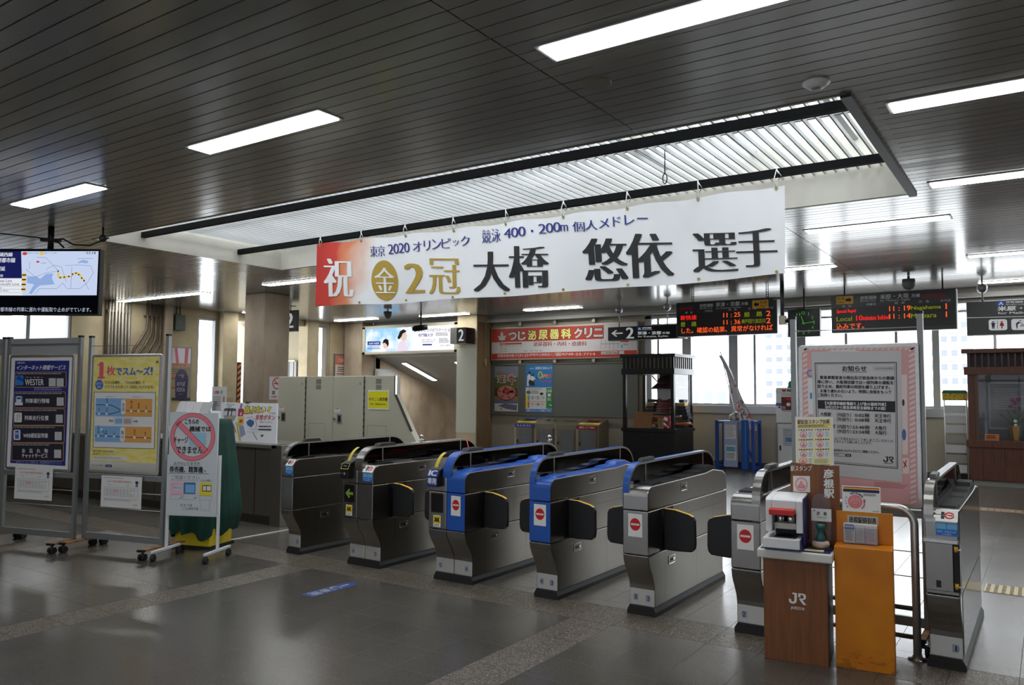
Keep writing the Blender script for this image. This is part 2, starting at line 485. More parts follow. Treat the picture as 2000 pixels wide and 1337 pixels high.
def build_ceiling():
    b = MB(); R = random.Random(3)
    pitch = 0.1325; g = 0.011
    seams = [XL-3.0, -13.05, SKY[0]-.03, -2.565, 1.6, XR]
    y = SKY[2]-pitch*80
    while y < YW:
        y0, y1 = y+g/2, y+pitch-g/2
        for a, c in zip(seams[:-1], seams[1:]):
            xs = [(a+.004, c-.004)]
            if y1 > SKY[2] and y0 < SKY[3]:
                n = []
                for p, q in xs:
                    if q <= SKY[0] or p >= SKY[1]: n.append((p, q))
                    else:
                        if p < SKY[0]: n.append((p, SKY[0]))
                        if q > SKY[1]: n.append((SKY[1], q))
                xs = n
            for p, q in xs:
                t0, t1 = R.uniform(-.0005, .0005), R.uniform(-.0005, .0005)
                b.add([(p, y0, HC+t0), (q, y0, HC+t0), (q, y1, HC+t1), (p, y1, HC+t1)], [(0, 3, 2, 1)], CEILM)
                b.add([(p, y0, HC+t0), (q, y0, HC+t0), (q, y0, HC+.02), (p, y0, HC+.02)], [(0, 1, 2, 3)], CEILM)
                b.add([(p, y1, HC+t1), (q, y1, HC+t1), (q, y1, HC+.02), (p, y1, HC+.02)], [(0, 1, 2, 3)], CEILM)
        y += pitch
    z = HC+.02
    for x0, x1, y0, y1 in ((-20.5, SKY[0], YF, YW+.1), (SKY[1], XR, YF, YW+.1), (SKY[0], SKY[1], YF, SKY[2]), (SKY[0], SKY[1], SKY[3], YW+.1)):
        b.add([(x0, y0, z), (x1, y0, z), (x1, y1, z), (x0, y1, z)], [(0, 3, 2, 1)], GROOVE)
    struct(b.build('ceiling', recalc=False))
build_ceiling()

def wall_with_holes(name, axis, at, thick, a0, a1, z0, z1, holes, m, lowm=None, lowz=0.0):
    """axis 'x': wall in the plane x=at running along y; 'y': plane y=at running along x"""
    b = MB(); e = sorted({a0, a1, *[h[0] for h in holes], *[h[1] for h in holes]})
    def bx(p, q, r, s, mm):
        if s-r < 1e-4: return
        if axis == 'x': b.box(at, p, r, at+thick, q, s, mm)
        else: b.box(p, at, r, q, at+thick, s, mm)
    for p, q in zip(e[:-1], e[1:]):
        hs = sorted([(h[2], h[3]) for h in holes if h[0] <= p+1e-6 and h[1] >= q-1e-6])
        z = z0
        for r, s in hs: bx(p, q, z, r, m); z = s
        bx(p, q, z, z1, m)
    return struct(b.build(name))

# back wall: low stucco wall under the window band, clinic bay further left
def build_back():
    wall_with_holes('wall_back', 'y', YW, 0.2, -12.25, XR, 0, HC+.3, [(-7.82, XR-.1, 1.33, 3.36)], STUCCO)
    # stair bay side walls
    b = MB(); b.box(-16.8, YW+.12, -4, -16.6, 27, HC, CONC); b.box(-12.9, YW+.2, -4, -12.7, 27, HC, CONC)
    b.box(-16.8, 26.5, -4, -12.7, 26.7, HC, CONC)
    struct(b.build('wall_stairwell'))
    b = MB(); s = 0.3376; z0 = 2.645
    pitch = .16; n = int(9/pitch)
    for i in range(n):
        ya, yb = YW-.15+pitch*i, YW-.15+pitch*(i+1)-.006
        za, zb = z0-s*(ya-YW), z0-s*(yb-YW)
        b.add([(-16.6, ya, za), (-12.9, ya, za), (-12.9, yb, zb), (-16.6, yb, zb)], [(0, 3, 2, 1)], BEAMG)
    b.add([(-16.6, YW-.15, z0+.07), (-12.9, YW-.15, z0+.07), (-12.9, 26.5, z0+.05-s*9.3), (-16.6, 26.5, z0+.05-s*9.3)], [(0, 3, 2, 1)], GROOVE)
    struct(b.build('ceiling_stairwell', recalc=False))
    b = MB()
    for i in range(20):
        b.box(-16.6, YW+.1+.3*i, -.165*(i+1)-.3, -12.9, YW+.1+.3*(i+1), -.165*(i+1)+.165, CONC)
    struct(b.build('floor_stairs'))
    # handrail on the stair wall
    r = MB(); r.tube([(-16.52, 17.5, .9), (-16.52, 18.3, .63), (-16.52, 21.5, -.98)], .022, WOODB)
    r.tube([(-16.52, 17.5, .68), (-16.52, 18.3, .41), (-16.52, 21.5, -1.2)], .022, WOODB)
    for y in (17.7, 18.6, 19.8, 21):
        z = .9 - max(0, (y-18.0))*.45
        r.cyl((-16.6, y, z-.1), (-16.52, y, z-.1), .012, CHROME)
    tag(r.build('handrail'), 'brown double handrail sloping down the stair wall under the lit advertisement', 'handrail')
    # door in the stair wall
    d = MB(); d.box(-16.6, 17.28, 0, -16.57, 18.23, 2.27, FRAMEW); d.box(-16.575, 17.34, 0, -16.56, 18.17, 2.2, M('grey_door', (150, 150, 152), .35))
    d = struct(d.build('door_1'))
    h = MB(); h.cyl((-16.56, 18.08, 1.0), (-16.5, 18.08, 1.0), .012, CHROME); h.cyl((-16.5, 18.08, 1.0), (-16.5, 17.95, 1.0), .011, CHROME)
    h.build('door_handle', d)
build_back()

def build_windows():
    # frames of the long window band, one window per bay between the wide posts
    posts = [(-7.82, -7.66), (-6.90, -6.69), (-5.82, -5.62), (-4.36, -4.18), (-1.83, -1.71), (0.6, .8), (3.2, 3.4), (6.7, 6.9)]
    thin = {0: [-7.52], 2: [-5.27], 3: [-3.4, -2.47], 4: [-.8], 5: [1.9], 6: [4.7]}
    b = MB()
    for p, q in posts: b.box(p, YW-.06, 1.33, q, YW+.14, 3.4, FRAMEW)
    b.box(-7.82, YW-.10, 1.17, XR-.1, YW+.14, 1.335, FRAMEW)
    b.box(-7.82, YW-.06, 3.33, XR-.1, YW+.12, 3.4, FRAMEW)
    struct(b.build('trim_1', bevel=.004))
    for i in range(len(posts)-1):
        x0, x1 = posts[i][1], posts[i+1][0]
        f = MB()
        f.box(x0, YW+.02, 3.17, x1, YW+.07, 3.21, FRAMEW); f.box(x0, YW+.02, 1.335, x1, YW+.07, 1.38, FRAMEW)
        for t in thin.get(i, []): f.box(t-.025, YW+.01, 1.335, t+.025, YW+.08, 3.33, FRAMEW)
        w_ = struct(f.build('window_%d' % (i+1)))
        g = MB(); g.face([(x0, YW+.05, 1.36), (x1, YW+.05, 1.36), (x1, YW+.05, 3.33), (x0, YW+.05, 3.33)], GLASS)
        g.build('pane', w_, recalc=False)
    # beam that closes the ceiling over the windows
    b = MB(); b.box(-12.25, YW-.22, 3.42, XR, YW+.1, HC+.02, BEAMG); b.box(-12.25, YW-.26, 3.42, XR, YW-.215, 3.5, M('beam_light_grey', (172, 170, 164), .5))
    struct(b.build('trim_2'))
    b = MB(); b.box(-12.2, YW-.03, 0, XR, YW+.01, .12, M('dark_baseboard', (70, 68, 66), .6)); struct(b.build('baseboard_back'))
build_windows()

def build_left():
    wall_with_holes('wall_left', 'x', XL-.25, 0.25, YF, 17.4, 0, HC+.3,
                    [(2.0, 8.85, 2.55, 3.34), (11.92, 12.5, 1.0, 3.42), (12.96, 15.36, 0, 3.43), (15.79, 16.24, 1.0, 3.5)], CREAM)
    # windows of the left wall
    k = 10
    for y0, y1, z0, z1, mul in ((2.0, 8.85, 2.55, 3.34, (3.4, 5.0, 6.5, 7.98)), (11.92, 12.5, 1.0, 3.42, ()), (15.79, 16.24, 1.0, 3.5, ())):
        f = MB()
        for z in (z0, z1-.06): f.box(XL-.14, y0, z, XL-.06, y1, z+.06, FRAMEW)
        for y in (y0, y1-.06): f.box(XL-.16, y, z0, XL-.02, y+.06, z1, FRAMEW)
        for y in mul: f.box(XL-.16, y-.035, z0, XL-.02, y+.035, z1, FRAMEW)
        w_ = struct(f.build('window_%d' % k)); k += 1
        g = MB(); g.face([(XL-.1, y0, z0), (XL-.1, y1, z0), (XL-.1, y1, z1), (XL-.1, y0, z1)], GLASS); g.build('pane', w_, recalc=False)
    # pilasters
    b = MB()
    b.box(XL, 10.97, 0, XL+.18, 11.14, HC, CONC); b.box(XL, 12.53, 0, XL+.2, 12.96, HC, CREAM)
    b.box(XL, 15.36, 0, XL+.12, 15.78, HC, CREAM)
    b.box(XL, 16.28, 0, XL+.05, 17.36, HC, CREAM)
    struct(b.build('wall_left_pilasters'))
    # side passage behind the opening
    b = MB()
    b.box(-21.2, 15.5, 0, XL-.25, 15.65, HC, M('cream_far_wall', (160, 150, 124), .7))
    struct(b.build('wall_passage'))
    b = MB(); b.box(-16.6, YW, 2.6, -12.9, YW+.12, HC, BEAMG); b.box(-18, 17.3, 0, -16.6, 17.5, HC, CREAM)
    struct(b.build('wall_stair_lintel'))
build_left()
def build_rest():
    struct(wall_with_holes('wall_right', 'x', XR, .2, YF, YW+.2, 0, HC+.3, [], M('dark_shop_wall', (84, 76, 68), .6)))
    struct(wall_with_holes('wall_front', 'y', YF-.2, .2, XL, XR, 0, HC+.3, [(-12, 4, 0, 2.8)], CREAM))
    f = MB()
    for k in range(9): f.box(-12+2*k-.05, YF-.14, 0, -12+2*k+.05, YF-.06, 2.8, FRAMEW)
    f.box(-12, YF-.14, 2.15, 4, YF-.06, 2.22, FRAMEW)
    w_ = struct(f.build('window_21')); g = MB(); g.face([(-12, YF-.1, 0), (4, YF-.1, 0), (4, YF-.1, 2.8), (-12, YF-.1, 2.8)], FILLGLASS); g.build('pane', w_, recalc=False)  # unseen glazing, its tint and width chosen as soft front fill
build_rest()

# roof light over the gates: curb, louvre blades, two black rails, glazing
def build_skylight():
    x0, x1, y0, y1 = SKY; C = M('roof_light_curb', (206, 202, 188), .7)
    sk = thing('roof_light', 'long louvred roof light let into the dark ceiling above the white banner', 'skylight', ((x0+x1)/2, (y0+y1)/2, HC))
    ox, oy, oz = sk.location
    def L(b, n, **k): 
        b.v = [(a-ox, c-oy, d-oz) for a, c, d in b.v]; return b.build(n, sk, **k)
    top = 4.30
    b = MB(); t = .12
    CM = mottled('roof_light_curb_paint', (196, 192, 178), (214, 210, 198), 1.5, .7)
    b.box(x0-t, y0-t, HC+.001, x0, y1+t, top, CM); b.box(x1, y0-t, HC+.001, x1+t, y1+t, top, CM)
    b.box(x0, y0-t, HC+.001, x1, y0, top, CM); b.box(x0, y1, HC+.001, x1, y1+t, top, CM)
    L(b, 'curb')
    b = MB(); DK = M('dark_trim', (44, 42, 43), .5)
    b.box(x1-.04, y0-.02, HC-.025, x1+.03, y1+.05, HC+.06, DK); b.box(x0, y0-.022, HC-.006, x1, y0+.004, HC+.02, M('edge_trim_bronze', (120, 108, 92), .4, .4))
    L(b, 'edge_trim')
    b = MB(); S = M('louvre_blade_grey', (184, 185, 183), .5)
    n = int((x1-x0)/.109)
    for i in range(n):
        x = x1-.06-.109*i
        b.box(x-.007, y0+.01, 3.915, x+.007, y1-.01, 3.96, S)
    L(b, 'louvre_blades')
    b = MB()
    for y in (5.62, 7.0, 8.55): b.box(x0, y-.02, 3.966, x1, y+.02, 4.0, S)
    L(b, 'louvre_carrier')
    for y in (6.25, 7.85):
        b = MB(); b.box(x0-.0, y-.035, 3.735, x1+.0, y+.035, 3.81, M('rail_black', (14, 14, 15), .7, spec=.15)); L(b, 'black_rail')
    b = MB(); b.face([(x0, y0, top), (x1, y0, top), (x1, y1, top), (x0, y1, top)], ROOFGLASS)
    L(b, 'glazing', recalc=False)
    b = MB()
    for i in range(9): 
        x = x0+(x1-x0)*(i+.5)/9; b.box(x-.03, y0, top-.06, x+.03, y1, top-.01, FRAMEW)
    L(b, 'glazing_bars')
    # drive gear and chain of the louvre between the blades
    b = MB(); GX, GY = -3.25, 7.05
    b.box(GX-.22, GY-.05, 4.01, GX+.2, GY+.05, 4.06, M('aged_brass', (150, 132, 84), .45, .6)); b.box(GX-.1, GY-.12, 4.06, GX+.12, GY+.1, 4.16, M('aged_cream_metal', (190, 182, 150), .5))
    b.cyl((GX+.25, GY, 4.02), (GX+.25, GY, 3.7), .006, DARKP)
    R = [(GX+.25+.022*math.cos(t), GY, 3.66+.05*math.sin(t)) for t in [2*math.pi*k/12 for k in range(13)]]
    b.tube(R, .006, DARKP, 6)
    L(b, 'louvre_drive')
build_skylight()

# ------------------------------------------------------------------ ceiling lamps
LX = [(-2.39, -.85, 3.9, 'lit ceiling lamp nearest the camera, above the front of the roof light'),
      (-5.81, -4.26, 3.92, 'lit ceiling lamp left of centre, over the floor before the gates'),
      (-9.25, -7.69, 4.08, 'lit ceiling lamp above the hanging information screen at the left'),
      (-.85, .69, 5.97, 'lit ceiling lamp at the right, beside the near corner of the roof light'),
      (-.87, .67, 8.42, 'lit ceiling lamp at the right, beside the far corner of the roof light'),
      (-2.40, -.88, 10.05, 'lit ceiling lamp right of the banner, behind the roof light'),
      (-.90, .64, 13.1, 'lit ceiling lamp above the right-hand black direction sign'),
      (-4.25, -2.68, 12.95, 'lit ceiling lamp half behind the right end of the banner'),
      (-.97, .57, 16.3, 'lit ceiling lamp close to the windows at far right'),
      (-10.6, -8.98, 16.2, 'lit ceiling lamp over the red clinic signboard'),
      (-13.88, -12.18, 16.1, 'lit ceiling lamp in front of the lit stair advertisement'),
      (-16.85, -15.2, 15.9, 'lit ceiling lamp beside the far left window'),
      (-12.23, -10.69, 9.77, 'lit ceiling lamp between the square column and the banner'),
      (-15.78, -14.25, 9.85, 'lit ceiling lamp over the counter, right of its twin by the pipes'),
      (-17.36, -15.84, 9.85, 'lit ceiling lamp over the counter next to the wall pipes'),
      (-17.1, -15.5, 13.0, 'lit ceiling lamp seen just left of the square column'),
      (-5.81, -4.26, .4, 'added unseen ceiling lamp behind the camera on the left'), (-2.39, -.85, .4, 'added unseen ceiling lamp directly over the camera'),  # unseen lamps added for frontal light
      (-9.25, -7.69, .4, 'added unseen ceiling lamp behind the left boards'), (1.0, 2.54, 3.9, 'added unseen ceiling lamp right of the camera'), (-5.81, -4.26, -3.1, 'added unseen ceiling lamp near the front wall on the left'), (-2.39, -.85, -3.1, 'added unseen ceiling lamp near the front wall behind the camera'),  # also added out of view, to light the gate fronts
      (2.6, 4.1, 8.42, 'ceiling lamp far right beyond the frame')]
def build_lamps():
    def parts(t, w=1.54):
        b = MB(); b.box(-w/2-.025, -.125, -.006, w/2+.025, .125, 0.004, FRAMEW)
        b.build('lamp_frame', t)
        d = MB(); d.box(-w/2, -.1, -.012, w/2, .1, -.0062, TUBE); d.build('diffuser', t)
    first = None
    for x0, x1, y, l in LX:
        c = ((x0+x1)/2, y, HC-.002)
        if first is None:
            first = thing('ceiling_lamp', l, 'ceiling lamp', c, 0, 'long fluorescent lamps in the ceiling'); parts(first)
        else: dup(first, c, l)
    # two lamps on the sloping stair ceiling
    for x, l in ((-15.85, 'lit lamp on the sloping stair ceiling under the advertisement'), (-13.86, 'lit lamp on the sloping stair ceiling hidden by the pale column')):
        t = thing('stair_lamp', l, 'ceiling lamp', (x, 18.45, 2.645-.3376*1.25-.03), 0, 'lamps on the stair ceiling')
        b = MB(); b.box(-.11, -.78, 0, .11, .78, .03, FRAMEW); b.build('lamp_frame', t)
        b = MB(); b.box(-.085, -.75, -.008, .085, .75, 0, TUBE); b.build('diffuser', t)
        t.rotation_euler = (-math.atan(.3376), 0, 0)
    # smoke detector and blank round cover
    t = thing('smoke_detector', 'white round detector on the ceiling near the right end of the roof light', 'smoke detector', (-1.18, 5.22, HC))
    b = MB(); b.lathe([(.085, 0), (.085, -.012), (.07, -.022), (.062, -.03), (.05, -.038), (.001, -.04)], (0, 0, 0), M('detector_white', (248, 249, 250), .4), 28); b.build('housing', t)
    b = MB(); b.lathe([(.03, -.035), (.03, -.046), (.001, -.048)], (0, 0, 0), GREYP, 16); b.build('sensor_cap', t)
    t = thing('ceiling_cover', 'dull olive round cover plate set in the ceiling before the roof light', 'cover plate', (-2.37, 4.45, HC))
    b = MB(); b.lathe([(.10, 0), (.10, -.006), (.001, -.0065)], (0, 0, 0), M('olive_cover', (92, 88, 70), .5), 28); b.build('plate', t)
    b = MB(); b.lathe([(.108, 0), (.108, -.004), (.1, -.008)], (0, 0, 0), M('olive_rim', (112, 104, 80), .4), 28); b.build('rim', t)
build_lamps()

# ------------------------------------------------------------------ square columns
def build_columns():
    t = MB(); t.box(-13.85, 10.53, 0, -13.2, 11.17, HC, CONC)
    struct(t.build('wall_column_square', bevel=.02))
    t = MB(); t.box(-12.9, 16.5, 0, -12.25, 17.35, HC, CREAM)
    c = struct(t.build('wall_column_stairs', bevel=.015))
    p = MB(); p.box(-12.9, 16.488, .55, -12.25, 16.5, 2.75, M('grey_green_panel', (190, 190, 172), .55)); lbl(p.build('column_panel', c), 'pale grey green panel')
    p = MB(); p.box(-12.252, 16.52, 0, -12.245, 17.2, 3.42, CONCSH); lbl(p.build('column_side', c), 'side face in shaded brown')  # shade on this side of the column is put into its colour
    t = MB(); t.box(-17.35, 16.75, 0, -16.62, 17.3, HC, CONC); struct(t.build('wall_column_left', bevel=.015))
    t = thing('pull_cord', 'cream pull cord switch hanging on the shaded side of the stair column', 'switch', (-12.22, 16.85, 2.35))
    b = MB(); b.cyl((0, 0, 1.1), (0, 0, .12), .006, M('cream_cord', (206, 196, 160), .6), 6); b.build('cord', t)
    b = MB(); b.box(-.012, -.03, -.06, .012, .03, .12, M('cream_plastic', (206, 190, 140), .5)); b.build('switch', t, bevel=.006)
build_columns()

# ------------------------------------------------------------------ outside the windows
def outside():
    g = MB(); g.face([(-140, -60, -6.5), (80, -60, -6.5), (80, 320, -6.5), (-140, 320, -6.5)], M('pale_ground_bounce', (200, 200, 198), .9))  # street ground made pale to brighten the ceiling reflections
    struct(g.build('floor_street', recalc=False))
    def block(x0, x1, y, z1, rows, cols, label, wall, balcony=True):
        t = thing('apartment_block', label, 'building', ((x0+x1)/2, y, -6.5), 0, 'buildings beyond the windows')
        w_ = x1-x0; b = MB(); b.box(-w_/2, 0, 0, w_/2, 10, z1+6.5, wall); b.build('facade', t)
        fh = (z1+6.5)/rows
        for r in range(rows):
            if balcony:
                q = MB(); q.box(-w_/2+.3, -1.1, r*fh+.1, w_/2-.3, 0, r*fh+1.15, M('balcony_white', (176, 178, 182), .7)); q.build('balcony', t)
            for c in range(cols):
                q = MB(); cx = -w_/2+(c+.5)*w_/cols
                q.box(cx-w_/cols*.3, -.03, r*fh+.9, cx+w_/cols*.28, .02, r*fh+fh*.8, M('far_window', (104, 108, 116), .6))
                q.build('window', t)
    W = M('far_building', (150, 152, 156), .8)
    block(-59, -46, 200, 38, 15, 5, 'tall pale apartment block with rows of balconies seen through the window by the defibrillator', W)
    block(-22, -14, 200, 40, 15, 4, 'pale apartment block seen faintly through the window right of the notice board', W)
    block(-31, -25.5, 75, 2.4, 3, 4, 'low pale house seen through the window behind the black showcase', M('far_house', (214, 208, 204), .8), False)
    block(-60, -48, 18, 5.7, 3, 5, 'pale house outside the window under the hanging screen', M('far_house_grey', (120, 122, 128), .8), False)
outside()
# ================================================================== TICKET GATES
LOW = [(0, .062), (0, .185), (-.004, .215), (-.018, .255), (-.045, .300), (-.075, .342), (-.098, .388), (-.109, .430), (-.110, .4425),
       (1.555, .4425), (1.55, .40), (1.52, .345), (1.475, .285), (1.447, .225), (1.44, .185), (1.44, .062)]
MID = [(-.110, .4465), (-.110, .7555), (1.555, .7555), (1.555, .4465)]
ARC = [(-.110+.09*(1-math.cos(a)), .86+.072*math.sin(a)) for a in [math.radians(11.25*k) for k in range(9)]]
TOP = [(-.110, .7595)]+ARC+[(.40, .935), (1.05, .942), (1.22, .958), (1.45, .930), (1.53, .900), (1.555, .86), (1.555, .7595)]
GO = [(-.107, .7595), (-.107, .90)]+[(-.107+.185*(1-math.cos(a)), .90+.185*math.sin(a)) for a in [math.radians(9*k) for k in range(1, 11)]]
GO += [(.70, 1.092), (1.42, 1.098)]+[(1.42+.25*math.sin(a), .928+.17*math.cos(a)) for a in [math.radians(11.25*k) for k in range(1, 9)]]
YTAPE = M('yellow_tape', (214, 196, 62), .5)
DSCR = M('dark_screen', (26, 26, 28), .15)
GRNARW = M('arrow_green', (96, 124, 44), .4, emit=.25)
NOENT = M('no_entry_red', (206, 26, 28), .4)
FLAPY = M('flap_yellow', (226, 172, 30), .5)
FLAPB = M('flap_black', (24, 25, 28), .55)
ICBLUE = M('ic_blue', (40, 140, 214), .4)

def offset_profile(pts, t):
    out = []
    for i, p in enumerate(pts):
        a = pts[max(i-1, 0)]; b = pts[min(i+1, len(pts)-1)]
        d = math.hypot(b[0]-a[0], b[1]-a[1]); nx, ny = (b[1]-a[1])/d, -(b[0]-a[0])/d
        out.append((p[0]+nx*t, p[1]+ny*t))
    return out

PLATE = M('scuffed_plate', (206, 205, 202), .42, .75)
KTOP = M('gate_top_black', (11, 11, 12), .6, spec=.12)
def gate(label, xl, w, cols, guard, guard_mat, lanes, flaps, sticker=None, tape=False, right=True, flapz=.15, gtop=None):
    """cols: list of (x0, x1, front material, top material); guard: (x0, x1); flaps: 'L','R' strings"""
    g = thing('ticket_gate', label, 'ticket gate', (xl, 5.38, 0), 0, 'row of automatic ticket gates')
    b = MB(); b.box(-.012, -.015, 0, w+.012, 1.46, .03, RUBBER); b.prism([(-.012, .03), (w+.012, .03), (w-.008, .064), (.008, .064)], 'y', -.012, 1.455, RUBBER)
    b.build('kick_base', g)
    for i, (x0, x1, fm, tm) in enumerate(cols):
        e = .0015
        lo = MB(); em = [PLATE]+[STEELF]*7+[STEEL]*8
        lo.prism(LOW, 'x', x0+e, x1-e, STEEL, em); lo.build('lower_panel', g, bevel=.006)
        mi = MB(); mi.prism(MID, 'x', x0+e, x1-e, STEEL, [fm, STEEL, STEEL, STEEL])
        o = mi.build('front_panel', g, bevel=.006)
        if fm is BLUE: lbl(o, 'front panel with blue facing')
        to = MB(); n = len(ARC)
        em = [fm]*(n)+[tm, tm, tm, tm, STEEL, STEEL, STEEL, STEEL]
        to.prism(TOP, 'x', x0+e, x1-e, STEEL, em[:len(TOP)]+[STEEL]*(len(TOP)-len(em[:len(TOP)])))
        o = to.build('top_cover', g, bevel=.007)
        if fm is BLUE: lbl(o, 'top cover with blue facing')
        c = MB(); c.box(x0+.006, -.09, .43, x1-.006, 1.5, .78, RUBBER); c.build('inner_core', g)
        # raised card outlet on the top, near the far end
        if x1-x0 > .1:
            d = MB(); m = BLUE if tm is BLUE else KTOP
            xa, xb = max(x0, guard[1] if guard[0] <= x0+.02 else x0)+.02, x1-.02
            d.prism([(.50, .93), (.58, .944), (.80, .946), (.86, .962), (1.02, .964), (1.06, .99), (1.22, .994), (1.36, .955), (1.36, .90), (.9, .90)], 'x', xa, xb, m)
            d.prism([(-.02, .928), (.02, .944), (.15, .950), (.19, .936), (.2, .91), (0, .91)], 'x', xa, xb, m)
            d.build('card_outlet', g, bevel=.004)
    # raised guard: steel hoop, dark panel, two uprights
    x0, x1 = guard; inner = offset_profile(GO, .016)
    b = MB(); n = len(GO)
    for i in range(n-1):
        o0, o1, i0, i1 = GO[i], GO[i+1], inner[i], inner[i+1]
        m = guard_mat if (i < 13 or guard_mat is BLUE and i < 14) else STEEL
        def Q(p, x): return (x, p[0], p[1])
        b.add([Q(o0, x0), Q(o1, x0), Q(o1, x1), Q(o0, x1)], [(0, 1, 2, 3)], m, True)
        b.add([Q(i0, x0), Q(i1, x0), Q(i1, x1), Q(i0, x1)], [(0, 1, 2, 3)], STEEL, True)
        for x in (x0, x1): b.add([Q(o0, x), Q(o1, x), Q(i1, x), Q(i0, x)], [(0, 1, 2, 3)], STEEL)
    b.build('guard_hoop', g, recalc=False)
    b = MB(); xm = (x0+x1)/2; base = [(1.66, .88), (1.2, .93), (.4, .92), (-.05, .90)]
    b.prism(inner[1:-1]+[(p[0], p[1]) for p in base], 'x', xm-.012, xm+.012, ACRYL); b.build('guard_panel', g)
    b = MB(); b.box(xm-.010, .0, .90, xm+.010, 1.5, .93, STEELD); b.build('guard_base', g)
    for y in (.20, 1.40):
        b = MB(); b.box(xm-.017, y-.007, .92, xm+.017, y+.007, 1.084, STEEL); b.build('guard_post', g)
    b = MB(); b.box(x0+.004, -.1, .76, x1-.004, -.02, .95, STEELF); b.build('guard_foot', g)
    b = MB(); b.prism([(.13, 1.088), (.16, 1.112), (.34, 1.115), (.37, 1.09)], 'x', x0+.006, x1-.006, BLKP); b.build('guard_sensor', g, bevel=.003)
    # flaps
    def flap(side):
        xs = w if side == 'R' else 0; s = 1 if side == 'R' else -1
        f = MB(); f.box(xs, .10, .452, xs+s*.003, .34, .752, BLKP); f.build('flap_recess', g)
        f = MB(); f.cyl((xs+s*.012, .16, .452), (xs+s*.012, .16, .752), .010, CHROME); f.build('flap_hinge', g)
        L = .255; pts = [(.012, .755), (.10, .752), (.205, .728), (.238, .712), (.252, .685), (.255, .52), (.248, .48), (.225, .458), (.10, .452), (.012, .455)]
        cy0, cy1 = .135, .172
        f = MB(); P = [(xs+s*a, z) for a, z in pts]
        f.prism(P, 'y', cy0, cy1, FLAPB, [FLAPY, FLAPY, FLAPY, FLAPB, FLAPB, FLAPB, FLAPY, FLAPY, FLAPY, FLAPB]); 
        o = f.build('flap', g, bevel=.009); lbl(o, 'black padded flap edged in yellow')
    for s in flaps: flap(s)
    # seams, latches on the right-hand side
    if right:
        s_ = MB(); P = Print(s_, (w, 0, 1), (0, 1, 0), D_, 1.5, 1.0, [(0, 1), (1.5, 1), (1.5, 0), (0, 0)], lift=.0005)
        for y, z0, z1 in ((.19, .07, .44), (.82, .07, .44), (.62, .45, .75), (1.2, .45, .75)): P.rect(y-.0012, z1, y+.0012, z0, RUBBER)
        P.rect(.62, .663, 1.45, .661, RUBBER)
        s_.build('side_seams', g, recalc=False)
        for y, z in ((.56, .873), (.31, .357)):
            l = MB(); l.box(w-.002, y-.058, z-.030, w+.0015, y+.058, z+.030, STEEL)
            for q in ((-.058, -.030, .058, -.026), (-.058, .026, .058, .030), (-.058, -.03, -.053, .03), (.053, -.03, .058, .03)): l.box(w, y+q[0], z+q[1], w+.004, y+q[2], z+q[3], CHROME)
            l.box(w+.001, y-.04, z-.010, w+.003, y+.03, z+.008, BLKP); l.cyl((w, y+.034, z), (w+.006, y+.034, z), .012, CHROME, 12); l.build('latch', g, bevel=.0015)
    # lane numbers at the foot
    for tx, x in lanes:
        p = MB(); P = facing(p, x-.02, x+.02, .10, .145, -.001)
        P.poly([(0, 0), (78, 0), (100, 50), (78, 100), (0, 100)] if x > w/2 else [(22, 0), (100, 0), (100, 100), (22, 100), (0, 50)], M('lane_badge', (148, 156, 170), .5)); P.text(tx, 30, 14, 70, 86, NAVY, 1, .03)
        p.build('lane_number', g, recalc=False)
    for kind, x0, x1 in (sticker or []):
        p = MB()
        if kind == 'stop':
            P = facing(p, x0, x1, .572, .735, -.1105); P.fill(WHITE); P.disc(50, 46, 37, 27, NOENT, 1); P.rect(20, 42, 80, 50, WHITE, 2)
            P.greek(33, 44.5, 67, 47.5, 1, GREYP, 3, 2); lbl(p.build('no_entry_sticker', g, recalc=False), 'white sticker with a red no entry disc')
        if kind == 'ic':
            P = facing(p, x0, x1, .785, .862, -.1105); P.fill(ICBLUE); P.rect(3, 2, 47, 48, SKYB, 1); P.rect(52, 2, 97, 48, SKYB, 1)
            P.rect(0, 58, 100, 100, M('ic_deep_blue', (24, 110, 200), .4), 1); P.text('ICカードをタッチ', 8, 62, 92, 76, WHITE, 2, .02); P.text('してください', 30, 80, 70, 94, WHITE, 2, .02)
            d = Vector((0, .05, .060)).normalized()
            P = Print(p, (x0, -.062, .922), X_, -d, x1-x0, .078, lift=.0105)
            P.fill(WHITE); P.text('I', 26, 18, 38, 80, INK, 1, .06); 
            P.ring(62, 48, 24, 30, .62, NOENT, 1); P.rect(72, 38, 100, 56, WHITE, 2); P.rect(58, 42, 84, 52, NOENT, 3)
            lbl(p.build('card_sticker', g, recalc=False), 'blue and white IC card sticker')
        if kind == 'screen':
            P = facing(p, x0, x1, .585, .742, -.1105); P.rrect(0, 0, 100, 100, 8, DSCR)
            P.poly([(12, 50), (48, 22), (58, 30), (46, 42), (88, 42), (88, 58), (46, 58), (58, 70), (48, 78)], GRNARW, 1); lbl(p.build('display', g, recalc=False), 'dark display with a green arrow')
        if kind == 'blank':
            P = facing(p, x0, x1, .582, .742, -.1105); P.rrect(0, 0, 100, 100, 8, DSCR); lbl(p.build('display', g, recalc=False), 'blank dark display')
        if kind == 'pinch':
            P = facing(p, x0, x1, .462, .560, -.1105); P.fill(WHITE); P.rect(3, 3, 97, 72, YEL, 1)
            P.poly([(12, 12), (44, 30), (44, 14), (56, 14), (56, 30), (88, 12), (76, 38), (90, 62), (58, 52), (50, 66), (42, 52), (10, 62), (24, 38)], BLACK, 2); P.disc(50, 38, 9, 9, NOENT, 3)
            P.greek(10, 78, 90, 96, 2, INK, 1, 5); lbl(p.build('warning_sticker', g, recalc=False), 'yellow warning sticker')
